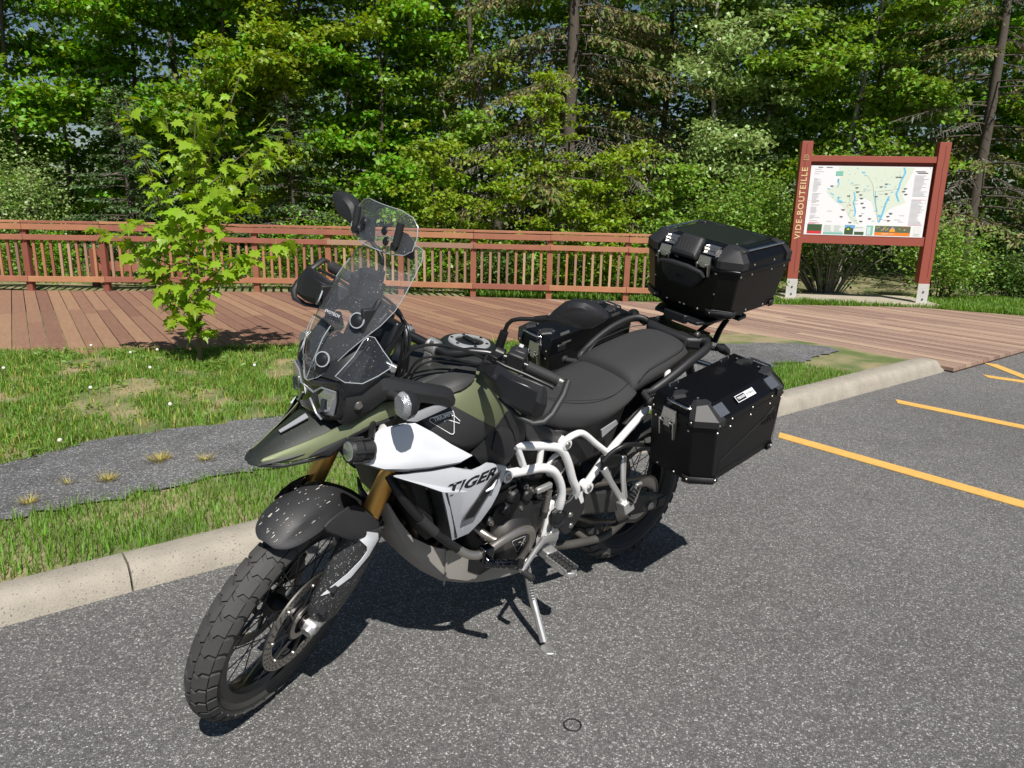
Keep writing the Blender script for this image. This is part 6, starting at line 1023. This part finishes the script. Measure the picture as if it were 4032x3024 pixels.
# dandelion seed heads on the lawn
pr_ = random.Random(8); n_d = 0
pmb = MB(); pmb.lathe([(0, -.014), (.009, -.010), (.014, 0), (.010, .010), (0, .014)], (0, 0, 0), 'Z', 8); puff = pmb.mesh('seed_head', 60); puff.materials.append(m_puff)
smb = MB(); smb.tube([(0, 0, -.1), (.004, .002, -.05), (0, 0, 0)], .0016, 5); dstem = smb.mesh('stem', 60); dstem.materials.append(M('dandelion_stem', (.25, .27, .10), .7))
while n_d < 16:
    x, y = pr_.uniform(-5, -.9), pr_.uniform(3.5, 7.0)
    if not inside(FARL, np.array([x]), np.array([y]))[0] or inside(PATHW, np.array([x]), np.array([y]))[0]: continue
    e = empty('dandelion', (x, y, lawn_z(x, y)+pr_.uniform(.05, .11))); inst('seed_head', puff, e); inst('stem', dstem, e); n_d += 1; tag(e, 'white dandelion seed head standing in the patchy lawn', 'dandelion', 'dandelion seed heads in the lawn')
# broad weed rosettes
def leafy(n, rad, hgt, lw_, ll, seed, flatness=.5):
    """cloud of folded leaves: returns V, F of quads"""
    r = np.random.default_rng(seed); a = r.uniform(0, 2*np.pi, n); q = rad*np.sqrt(r.random(n)); P = np.stack([np.cos(a)*q, np.sin(a)*q, hgt*r.random(n)*(1-.5*q/rad)], -1)
    return leaves_at(P, ll, lw_, r, flatness)
def leaves_at(P, ll, lw_, r, droop=.3, upb=.5, face=None):
    n = len(P); a = r.uniform(0, 2*np.pi, n); el = r.normal(-droop, .45, n); d = np.stack([np.cos(a)*np.cos(el), np.sin(a)*np.cos(el), np.sin(el)], -1)
    nrm = r.normal(0, 1, (n, 3)); nrm[:, 2] = np.abs(nrm[:, 2])*.6+upb
    if face is not None: nrm = nrm+np.array(face)
    s = np.cross(d, nrm); s /= np.linalg.norm(s, axis=1)[:, None]+1e-9; u = np.cross(s, d); L_ = ll*r.uniform(.65, 1.2, (n, 1)); W = lw_*r.uniform(.7, 1.15, (n, 1))
    V = np.stack([P, P+d*L_*.45+s*W*.5+u*W*.12, P+d*L_, P+d*L_*.45-s*W*.5+u*W*.12], 1); return V.reshape(-1, 3), np.arange(4*n).reshape(-1, 4)
wr = random.Random(3); WV = []; WF = []; o_ = 0
for i in range(420):
    x, y = wr.uniform(-6, 1), wr.uniform(3, 7.4)
    if not inside(FARL, np.array([x]), np.array([y]))[0] or inside(PATHW, np.array([x]), np.array([y]))[0]: continue
    nearp = wr.random(); big = 1.25 if y > 6.1 else .9
    V, F = leafy(wr.randint(10, 26), .09*big, .06*big, .018*big, .055*big, 1000+i, .1); V = V+np.array([x, y, lawn_z(x, y)]); WV.append(V); WF.append(F+o_); o_ += len(V)
tag(npobj('lawn_weeds', np.concatenate(WV), np.concatenate(WF), m_weed), 'leafy green weeds and clover spread over the lawn', 'weeds', kind='stuff')
# ------------------------------------------------------------------ maple sapling
MBASE = Vector((-2.83, 6.41, .05)); sap = empty('maple_sapling', MBASE); tag(sap, 'young maple sapling with large bright green pointed leaves on the lawn', 'tree')
def arc(a, b, sag, k=8, seed=0):
    a, b = Vector(a), Vector(b); rs = random.Random(seed); return [a.lerp(b, t)+Vector((0, 0, sag*4*t*(1-t)))+Vector((rs.uniform(-1, 1), rs.uniform(-1, 1), 0))*.012 for t in np.linspace(0, 1, k)]
trunk_pts = [Vector((0, 0, 0)), Vector((.02, .02, .35)), Vector((.03, .03, .7)), Vector((.0, .04, 1.1)), Vector((.12, .05, 1.6)), Vector((.36, .06, 2.1)), Vector((.52, .08, 2.5))]
m = MB(); m.tube(trunk_pts, [.022, .019, .017, .014, .011, .007, .003], 8); m.build('trunk', m_stem, sap)
def on_trunk(z):
    for p, q in zip(trunk_pts, trunk_pts[1:]):
        if p.z <= z <= q.z: return p.lerp(q, (z-p.z)/(q.z-p.z))
    return trunk_pts[-1]
branches = [(.30, (-.30, -.02, .60), .05), (.42, (.26, .05, .78), .02), (.55, (-.62, -.1, 1.20), -.14), (.5, (-.45, .1, .85), .04), (.62, (.50, -.15, .98), .05), (.7, (.83, .1, 1.12), -.05), (.75, (-.75, -.12, 1.18), .0), (.85, (-.40, -.2, 1.25), .06), (.9, (.60, -.1, 1.40), .04), (.8, (-.42, -.05, 2.26), -.25), (1.0, (-.30, -.1, 1.8), -.08), (1.0, (.45, -.15, 1.55), .05), (1.1, (-.08, -.1, 2.18), -.04), (1.15, (.06, .05, 2.2), -.04), (1.15, (.86, -.05, 1.98), -.06), (1.3, (.65, .1, 1.75), .03), (1.35, (.18, -.15, 2.12), 0), (1.5, (.80, .05, 2.10), -.03), (1.6, (.30, -.1, 2.28), 0), (.35, (.12, -.25, .55), .05), (.25, (-.15, -.2, .42), .05), (.2, (.14, -.1, .30), .04), (.6, (.1, -.3, .95), .05), (.9, (.1, -.3, 1.35), .05)]
spots = []; mr_ = random.Random(21)
for i, (z, e, sg) in enumerate(branches):
    a = on_trunk(z); pts = arc(a, e, sg, 9, i); m = MB(); m.tube(pts, [.008-.0062*t for t in np.linspace(0, 1, 9)], 6); m.build('branch', m_stem, sap)
    L_ = sum((q-p).length for p, q in zip(pts, pts[1:])); nl = int(7+L_*17)
    for j in range(nl):
        t = .22+.78*(j+.5)/nl; f = t*8; k = min(7, int(f)); p = pts[k].lerp(pts[k+1], f-k); spots.append((p, (pts[k+1]-pts[k]).normalized(), t))
for j in range(36): z = 1.15+1.38*j/36; spots.append((on_trunk(min(z, 2.49)), Vector((.3, 0, 1)), 1. if z > 2.3 else .6))
# maple leaf outline, five pointed lobes, slightly cupped
def maple_mesh(k):
    rs = random.Random(k); half = [(0, -.02), (.10, -.10), (.30, -.12), (.24, .04), (.50, .10), (.36, .22), (.52, .42), (.30, .40), (.22, .48), (.22, .62), (.10, .62), (0, 1.0)]
    pts = [(x, y) for x, y in half]+[(-x, y) for x, y in half[-2:0:-1]]; c = len(pts); m = MB(); cup = rs.uniform(.10, .28); fold = rs.uniform(.1, .3)
    V = [(x*rs.uniform(.93, 1.07), y, -cup*(y-.2)**2-fold*abs(x)**1.5*.6+rs.uniform(-.02, .02)) for x, y in pts]+[(0, .25, .02)]
    m.add(V, [(i, (i+1) % c, c) for i in range(c)]); m.tube([(0, -.02, 0), (0, -.3, .05), (0, -.55, .02)], .012, 4, caps=False); me = m.mesh('leaf', 40); me.materials.append(m_maple); return me
mm = [maple_mesh(k) for k in range(4)]
def leaf_matrix(p, d, rs, size):
    a = rs.uniform(0, 2*math.pi); off = Vector((math.cos(a), math.sin(a), rs.uniform(-.2, .5)))*size*.55; el = rs.gauss(-.5, .35); az = a+rs.uniform(-.6, .6)
    y = Vector((math.cos(az)*math.cos(el), math.sin(az)*math.cos(el), math.sin(el))); up = Vector((rs.gauss(0, .35), rs.gauss(-.25, .35), 1)); x = y.cross(up).normalized(); z = x.cross(y)
    mt = Matrix((x*size, y*size, z*size)).transposed().to_4x4(); mt.translation = p+off; return mt
mr_.shuffle(spots); GV = []; GF = []; go = 0
for i, (p, d, t) in enumerate(spots):
    size = mr_.uniform(.09, .15)*(1.15 if p.z < 1.4 else .95)*(.7 if t > .95 else 1); mt = leaf_matrix(p, d, mr_, size); me = mm[i % 4]
    if i < 295: inst('leaf', me, sap, mt)
    else:
        co = np.array([v.co[:] for v in me.vertices]); co = co @ np.array(mt.to_3x3()).T+np.array(mt.translation); F = [tuple(a+go for a in q.vertices) for q in me.polygons]; go += len(co); GV.append(co); GF += F
if GV:
    me = bpy.data.meshes.new('small_leaves'); me.from_pydata([tuple(v) for v in np.concatenate(GV)], [], GF); me.materials.append(m_maple); o = inst('remaining_leaves', me, sap); o['kind'] = 'stuff'
# ------------------------------------------------------------------ woods behind the fence
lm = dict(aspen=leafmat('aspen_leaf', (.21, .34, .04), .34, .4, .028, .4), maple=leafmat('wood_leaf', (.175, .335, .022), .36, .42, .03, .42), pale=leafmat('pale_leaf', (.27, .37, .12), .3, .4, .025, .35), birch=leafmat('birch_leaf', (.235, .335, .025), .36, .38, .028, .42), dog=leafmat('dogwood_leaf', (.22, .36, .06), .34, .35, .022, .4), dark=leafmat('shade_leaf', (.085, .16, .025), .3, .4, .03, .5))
m_need = M('spruce_needle', (.15, .20, .045), .6, irand=.45, hue=.035, trans=.2); m_need_b = M('old_needle', (.22, .18, .075), .7, irand=.4, hue=.03, trans=.15); m_fir = M('fir_needle', (.085, .15, .045), .55, irand=.4, hue=.02, trans=.15); m_flower = M('dogwood_flower', (.70, .70, .58), .8); m_lichen = M('lichen', (.30, .32, .26), .95, irand=.3)
def tubes_np(segs, n=5):
    """many tapered straight bars: list of (p, q, r0, r1)"""
    V = []; F = []; o = 0
    for p, q, r0, r1 in segs:
        p, q = np.asarray(p, float), np.asarray(q, float); t = q-p; t = t/(np.linalg.norm(t)+1e-9); a = np.array([0, 0, 1.]) if abs(t[2]) < .9 else np.array([1., 0, 0]); u = np.cross(t, a); u /= np.linalg.norm(u); w_ = np.cross(t, u)
        an = np.arange(n)*2*np.pi/n; c = np.cos(an)[:, None]*u+np.sin(an)[:, None]*w_; V.append(np.concatenate([p+c*r0, q+c*r1])); i = np.arange(n); F.append(np.stack([i, (i+1) % n, (i+1) % n+n, i+n], -1)+o); o += 2*n
    return np.concatenate(V), np.concatenate(F)
def curve_segs(P, r0, r1): return [(P[i], P[i+1], r0+(r1-r0)*i/(len(P)-1), r0+(r1-r0)*(i+1)/(len(P)-1)) for i in range(len(P)-1)]
def broadleaf(x, y, h, rad, mat, n, size, label, seed, z0=.9, lean=(0, 0), bark=None, clump=.42, name='broadleaf_tree', group='leafy trees of the wood', tr=.07):
    r = np.random.default_rng(seed); e = empty(name, (x, y, .03)); tag(e, label, 'tree', group); bark = bark or m_bark
    k = 9; zz = np.linspace(0, h, k); T = np.stack([lean[0]*(zz/h)+.12*np.sin(zz*.9+seed), lean[1]*(zz/h)+.12*np.cos(zz*.8+seed*2), zz], -1); T[0, :2] *= 0
    V, F = tubes_np(curve_segs(T, tr, .012), 8); npobj('trunk', V, F, bark, e)
    segs = []; C = []; nb = int(10+h*2.6)
    for i in range(nb):
        t = z0/h+(1-z0/h)*(i+r.random())/nb; t = min(t, .98); b = T[int(t*(k-1))]+(T[min(k-1, int(t*(k-1))+1)]-T[int(t*(k-1))])*(t*(k-1) % 1); a = r.uniform(0, 2*np.pi)
        prof = math.sin(math.pi*min(1, (t-z0/h)/(1-z0/h)*.80+.2))**.7; L_ = rad*prof*r.uniform(.6, 1.1)+.15; up = r.uniform(.05, .55)
        d = np.array([math.cos(a), math.sin(a), up]); P = [b+d*L_*s+np.array([0, 0, -.18*L_*s*s]) for s in np.linspace(0, 1, 5)]; segs += curve_segs(P, tr*.32*(1-t)+.008, .004)
        for s in np.linspace(.3, 1, max(2, int(L_/.33))):
            f = s*4; j = min(3, int(f)); q = P[j]+(P[j+1]-P[j])*(f-j); C.append(q); C.append(q+r.normal(0, .28, 3)); segs.append((q, C[-1], .005, .002))
    V, F = tubes_np(segs, 4); npobj('branches', V, F, bark, e)
    C = np.array(C); per = max(4, n//len(C)); sc_ = clump*r.uniform(.45, 1.1, (len(C), 1))
    P = (C[:, None, :]+r.normal(0, 1, (len(C), per, 3))*sc_[:, None]*np.array([.58, .58, .17])).reshape(-1, 3); P = P[P[:, 2] > .15]
    V, F = leaves_at(P, size*1.2, size*.9, r, .35, 1.0, (.1, -.5, 0)); npobj('crown', V, F, mat, e); return e
def shrub(x, y, rx, h, mat, n, size, label, seed, name='shrub', group='bushes at the edge of the wood', stems=14, stemmat=None, flower=0, lobes=26, ry=None):
    r = np.random.default_rng(seed); e = empty(name, (x, y, .03)); tag(e, label, 'bush', group); segs = []; C = []; ry = ry or rx*.6
    for i in range(stems):
        a = r.uniform(0, 2*np.pi); q = r.random()**.5; tip = np.array([math.cos(a)*rx*q, math.sin(a)*ry*q, h*math.sqrt(max(.1, 1-.6*q*q))*r.uniform(.75, 1.05)]); b = tip*np.array([.25, .25, 0]); mid = b*.5+tip*.5+np.array([0, 0, .1*h]); segs += [(b, mid, .012, .007), (mid, tip, .007, .003)]
        for s in (.45, .65, .8, .9, 1.): C.append(b+(tip-b)*s+r.normal(0, .06, 3)*np.array([1, 1, .5]))
    V, F = tubes_np(segs, 5); npobj('stems', V, F, stemmat or m_bark, e)
    for i in range(lobes):
        a = r.uniform(0, 2*np.pi); q = r.random()**.5; C.append(np.array([math.cos(a)*rx*q, math.sin(a)*ry*q, h*math.sqrt(max(.05, 1-.7*q*q))*r.uniform(.25, 1.)]))
    C = np.array(C); per = max(4, n//len(C)); P = (C[:, None]+r.normal(0, 1, (len(C), per, 3))*np.array([.15, .15, .11])*(.7+.5*h/1.5)).reshape(-1, 3); P = P[P[:, 2] > .02]
    V, F = leaves_at(P, size, size*.6, r, .25, .6); npobj('crown', V, F, mat, e)
    if flower:
        Q = P[r.choice(len(P), flower)]; Q = Q[(Q[:, 2] > h*.35)]+np.array([0, -.05, .05]); V, F = leaves_at(Q, .035, .035, r, 0., 2.); npobj('blossom', V, F, m_flower, e)
    return e
def spruce(x, y, h, rad, mat, label, seed, z0=.3, droop=.35, dens=1., dead=.0, hang=.6, name='spruce_tree', group='spruces and firs of the wood', tuft=.11, tw=.034, bark=None, gap=None, tr=.10, mat2=None, lichen=0, ztop=None, bpm=13):
    r = np.random.default_rng(seed); e = empty(name, (x, y, .03)); tag(e, label, 'tree', group); bark = bark or m_bark
    k = 8; zz = np.linspace(0, h, k); T = np.stack([.05*np.sin(zz*.5+seed), .05*np.cos(zz*.6), zz], -1); V, F = tubes_np(curve_segs(T, tr, .01), 8); npobj('trunk', V, F, bark, e)
    segs = []; P = []; D = []; tw_ = []; top = ztop or h; nb = int((top-z0)*bpm); P2 = []; D2 = []; LP = []
    for i in range(nb):
        z = z0+(top-z0)*(i+r.random())/nb; a = r.uniform(0, 2*np.pi)
        if gap and gap[0] < z < gap[1] and math.sin(a) < -.2 and r.random() < gap[2]: continue
        L_ = rad*(1-z/h)**.72*r.uniform(.65, 1.12)+.08; isdead = r.random() < dead; b = np.array([0, 0, z]); d = np.array([math.cos(a), math.sin(a), 0]); S = np.linspace(0, 1, 7); up = .10 if z < h*.75 else .35
        B = [b+d*L_*s+np.array([0, 0, L_*(up*s-droop*s**1.6+.10*droop*s**4)]) for s in S]; segs += curve_segs(B, .008+.010*L_/2, .003)
        side = np.cross(d, [0, 0, 1.]); nt_ = max(4, int(L_*13*dens))
        for j in range(nt_):
            s = .16+.84*(j+r.random())/nt_; f = s*6; q = min(5, int(f)); p = B[q]+(B[q+1]-B[q])*(f-q); sd = side*(1 if j % 2 else -1); tl_ = (.10+.34*L_/2.5)*(1-.55*s)*r.uniform(.6, 1.2); dr_ = d*.65+sd*r.uniform(.5, 1.)+np.array([0, 0, -hang*r.uniform(.3, 1.3)]); dr_ /= np.linalg.norm(dr_); tip = p+dr_*tl_
            if isdead or (s < .42 and r.random() < .55): tw_ += [(p, tip, .0045, .002), (p+dr_*tl_*.5, p+dr_*tl_*.5+(dr_+r.normal(0, .5, 3))*tl_*.35, .003, .001)]; LP += [p] if lichen else []; continue
            m_ = max(2, int(tl_/(tuft*.42))); 
            for u in np.linspace(.1, 1, m_):
                (P2 if (mat2 and r.random() < .42) else P).append(p+dr_*tl_*u); (D2 if len(P2)+len(P) > len(D2)+len(D)+0 and len(P2) > len(D2) else D).append(dr_)
    V, F = tubes_np(segs, 5); npobj('limbs', V, F, bark, e)
    if tw_: V, F = tubes_np(tw_, 3); npobj('bare_twigs', V, F, m_twig, e)
    def tufts(P, D, mat_, nm):
        P = np.repeat(np.array(P), 2, 0)+r.normal(0, .012, (2*len(P), 3)); D = np.repeat(np.array(D), 2, 0)+r.normal(0, .42, (2*len(D), 3))+np.array([0, 0, -.25*hang]); D /= np.linalg.norm(D, axis=1)[:, None]; n = len(P); N = r.normal(0, 1, (n, 3)); N[:, 2] += .8; S_ = np.cross(D, N); S_ /= np.linalg.norm(S_, axis=1)[:, None]; L_ = tuft*r.uniform(.6, 1.25, (n, 1)); W = tw*r.uniform(.7, 1.2, (n, 1)); U = np.cross(S_, D)
        V = np.stack([P-S_*W*.35, P+D*L_*.5-S_*W*.6+U*W*.3, P+D*L_, P+D*L_*.5+S_*W*.6+U*W*.3], 1); npobj(nm, V.reshape(-1, 3), np.arange(4*n).reshape(-1, 4), mat_, e)
    tufts(P, D, mat, 'crown')
    if P2: tufts(P2, D2, mat2, 'old_growth')
    if lichen and LP:
        LP = np.array(LP)[r.choice(len(LP), min(len(LP), lichen))]; n = len(LP); S_ = r.normal(0, 1, (n, 3)); S_[:, 2] = 0; S_ /= np.linalg.norm(S_, axis=1)[:, None]; l_ = r.uniform(.05, .16, (n, 1)); dz_ = np.array([0, 0, -1.]); V = np.stack([LP-S_*.012, LP+dz_*l_*.6-S_*.010, LP+dz_*l_, LP+dz_*l_*.5+S_*.012], 1); npobj('hanging_lichen', V.reshape(-1, 3), np.arange(4*n).reshape(-1, 4), m_lichen, e)
    return e
# conifers
spruce(1.0, 15.6, 12.5, 3.7, m_need, 'huge old spruce with drooping brownish branches behind the middle of the fence', 31, z0=.5, droop=.42, dens=1.25, dead=.16, hang=1.0, gap=(3.1, 4.6, .75), mat2=m_need_b, lichen=900, ztop=8.2, tr=.17, tuft=.125, tw=.042)
spruce(9.1, 15.0, 11.5, 2.9, m_need, 'old spruce with many bare grey twigs behind the right post of the map sign', 32, z0=1.2, droop=.30, dens=1.1, dead=.40, hang=.7, mat2=m_need_b, lichen=300, ztop=8.4, tr=.13, tuft=.11, tw=.036)
spruce(-7.1, 13.6, 3.3, 1.35, m_fir, 'small dark young fir behind the left end of the fence', 33, z0=.25, droop=.12, dens=1.7, hang=.25, tuft=.085, tw=.032, tr=.05, bpm=30)
spruce(-4.3, 14.4, 3.4, 1.4, m_fir, 'half-hidden young spruce behind the fence to the right of the maple sapling', 34, z0=.2, droop=.25, dens=1.4, hang=.4, tuft=.08, tr=.05, bpm=22)
spruce(10.6, 13.9, 3.6, 1.7, m_fir, 'low dark spruce with layered branches at the right edge beyond the grass', 35, z0=.2, droop=.22, dens=1.5, hang=.3, tuft=.08, tr=.06, bpm=20)
spruce(12.9, 15.2, 8.0, 2.3, m_fir, 'tall dark spruce at the far right edge of the wood', 36, z0=.4, droop=.28, dens=1.1, hang=.5, tr=.1)
spruce(3.3, 17.6, 10.5, 2.4, m_fir, 'slim dark spruce in the shade between the large spruce and the pale aspens', 37, z0=.6, droop=.3, dens=1.0, dead=.2, hang=.6, ztop=8.6)
spruce(-6.4, 18.8, 11., 2.3, m_fir, 'dark spruce deep in the wood at left', 38, z0=.8, droop=.3, dens=.9, dead=.25, hang=.6, ztop=9.2)
spruce(-1.6, 19.2, 11.5, 2.4, m_fir, 'dark spruce deep in the wood left of the large spruce', 39, z0=.8, droop=.3, dens=.9, dead=.25, hang=.6, ztop=9.2)
# leafy trees
BL = [(-10.6, 16.2, 8.5, 2.2, 'maple', 17000, .10, 'broad leafy tree at the far left edge of the picture', 51, .8), (-8.6, 17.4, 9.5, 2.3, 'maple', 17000, .095, 'leafy tree behind the small dark fir', 52, 1.2), (-6.3, 16.6, 9.0, 2.0, 'maple', 16000, .10, 'tall maple with dark green leaves above the maple sapling', 53, 1.6), (-4.6, 16.0, 8.5, 1.8, 'birch', 17000, .085, 'bright yellow-green leafy tree right of the maple sapling top', 54, 1.2), (-2.9, 15.6, 8.2, 1.7, 'maple', 18000, .09, 'bright leafy tree behind the mirror and windscreen', 55, 1.0), (-1.7, 16.8, 9.2, 1.7, 'aspen', 14000, .08, 'aspen with pale sunlit leaves left of the large spruce', 56, 2.0),
      (3.9, 15.4, 8.4, 1.7, 'pale', 15000, .075, 'aspen with silvery pale leaves above the top case', 57, 1.3), (5.4, 16.2, 9.0, 1.9, 'aspen', 16000, .085, 'leafy aspen above the left post of the map sign', 58, 1.3), (6.9, 15.6, 8.6, 1.7, 'aspen', 15000, .085, 'leafy aspen above the middle of the map board', 59, 1.8), (8.0, 17.6, 9.5, 2.0, 'maple', 14000, .095, 'leafy tree in shade behind the map sign', 60, 1.2), (11.6, 16.6, 9., 2.2, 'maple', 14000, .095, 'leafy tree at the right edge with a slanting pale branch', 61, 1.4), (1.6, 18.4, 10., 2.2, 'aspen', 13000, .09, 'leafy tree deep behind the large spruce', 62, 2.0), (-12.8, 17.5, 9.5, 2.4, 'maple', 12000, .10, 'leafy tree outside the left edge of the fence', 63, 1.0), (14.0, 18, 9.5, 2.4, 'maple', 10000, .10, 'leafy tree past the far right spruce', 64, 1.0)]
for (x, y, h, rad, mk, n, sz, lab, sd, z0) in BL: broadleaf(x, y, h, rad, lm[mk], int(n*1.7), sz*1.1, lab, sd, z0, bark=m_bark_pale if mk in ('aspen', 'pale') else m_bark)
# leaning dark stem in front of the spruce
V, F = tubes_np(curve_segs([np.array(p) for p in ((0, 0, 0), (-.05, 0, 1.5), (-.12, 0, 2.6), (-.35, .02, 3.3), (-.62, .05, 4.2), (-.75, .1, 5.6), (-.9, .1, 7.2))], .11, .03), 8); e = npobj('dead_trunk', V, F, m_bark); e.location = (-.35, 15.9, .03); tag(e, 'dark bare trunk leaning left beside the large spruce', 'tree')
# saplings and bushes in front
SP = [(.55, 13.1, 3.75, .62, 'birch', 4200, .07, 'slender young birch standing in front of the large spruce', 71), (-1.35, 13.2, 2.5, .55, 'birch', 3600, .075, 'young birch behind the fence just right of the windscreen', 72), (1.75, 13.3, 2.45, .7, 'birch', 4200, .07, 'young birch behind the fence left of the top case', 73), (-.35, 12.9, 2.2, .6, 'birch', 3800, .07, 'short young birch in front of the large spruce at left', 74), (2.75, 13.6, 2.3, .7, 'aspen', 3800, .07, 'young aspen behind the fence right beside the top case', 75), (1.1, 12.8, 1.9, .6, 'birch', 3600, .065, 'low young birch behind the fence under the slender one', 76)]
for (x, y, h, rad, mk, n, sz, lab, sd) in SP: broadleaf(x, y, h, rad, lm[mk], n, sz, lab, sd, .25, clump=.26, name='young_tree', group='young trees behind the fence', tr=.022)
shrub(4.15, 13.5, 1.25, 2.05, lm['dog'], 12000, .075, 'large dogwood bush with white blossom left of the map sign', 81, flower=150, lobes=60)
shrub(2.95, 13.0, .8, 1.35, lm['dog'], 5000, .07, 'rounded green bush behind the top case', 82, lobes=30)
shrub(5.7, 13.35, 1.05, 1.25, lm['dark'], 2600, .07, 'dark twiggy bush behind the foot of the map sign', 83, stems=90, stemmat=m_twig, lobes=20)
shrub(7.55, 13.0, .75, 1.35, lm['dog'], 4800, .07, 'fresh green bush beside the right post of the map sign', 84, lobes=34)
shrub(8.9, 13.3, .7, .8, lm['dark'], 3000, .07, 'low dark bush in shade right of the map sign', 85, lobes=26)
shrub(-9.0, 13.0, 1.2, 2.4, lm['pale'], 7000, .065, 'tall loose bush with small pale leaves at the left edge', 86, lobes=50)
shrub(-10.6, 12.4, .9, 1.9, lm['pale'], 4500, .065, 'pale leafy bush at the far left end of the fence', 87, lobes=40)
for i, (x, h, mk, lab) in enumerate([(-8.1, .9, 'maple', 'low bush behind the leftmost fence bay'), (-6.5, .8, 'dark', 'low dark bush behind the slanted ramp brace'), (-5.3, .95, 'maple', 'low green bush behind the maple sapling'), (-3.6, 1.35, 'maple', 'bright green bush behind the left hand guard'), (-2.4, 1.1, 'birch', 'yellow-green bush seen through the windscreen'), (-1.5, .8, 'maple', 'low bush behind the fence right of the screen'), (-.3, .75, 'dark', 'low dark bush behind the middle fence bay'), (.9, .85, 'maple', 'low leafy bush behind the fence above the fuel cap'), (2.1, .9, 'maple', 'low leafy bush behind the fence bay nearest the top case'), (3.4, .95, 'dog', 'low leafy bush hidden partly by the top case')]):
    shrub(x, 12.65+.15*(i % 2), .75, h, lm[mk], 2600, .07, lab, 90+i, lobes=26, stems=9)
# small weeds growing through the sign slab's back edge and the bank
r = np.random.default_rng(404); P = np.stack([r.uniform(-12, 4.5, 9000), r.uniform(12.0, 13.4, 9000), r.uniform(.03, .38, 9000)**1.0], -1); V, F = leaves_at(P, .06, .035, r, -.3, .5); tag(npobj('bank_undergrowth', V, F, lm['maple']), 'low green undergrowth on the bank behind the fence', 'undergrowth', kind='stuff')
# the dim depth of the wood: trunks and leaves read as one mass, leaf colour darkened for canopy shade
r = np.random.default_rng(405); segs = []
for i in range(26): x, y = r.uniform(-26, 28), r.uniform(19, 30); segs += curve_segs([np.array([x, y, 0]), np.array([x+r.normal(0, .2), y, 5.]), np.array([x+r.normal(0, .4), y, 13.])], r.uniform(.05, .13), .03)
V, F = tubes_np(segs, 6); tag(npobj('deep_wood_trunks', V, F, m_bark), 'dim tree trunks deep in the wood', 'woods', kind='stuff')
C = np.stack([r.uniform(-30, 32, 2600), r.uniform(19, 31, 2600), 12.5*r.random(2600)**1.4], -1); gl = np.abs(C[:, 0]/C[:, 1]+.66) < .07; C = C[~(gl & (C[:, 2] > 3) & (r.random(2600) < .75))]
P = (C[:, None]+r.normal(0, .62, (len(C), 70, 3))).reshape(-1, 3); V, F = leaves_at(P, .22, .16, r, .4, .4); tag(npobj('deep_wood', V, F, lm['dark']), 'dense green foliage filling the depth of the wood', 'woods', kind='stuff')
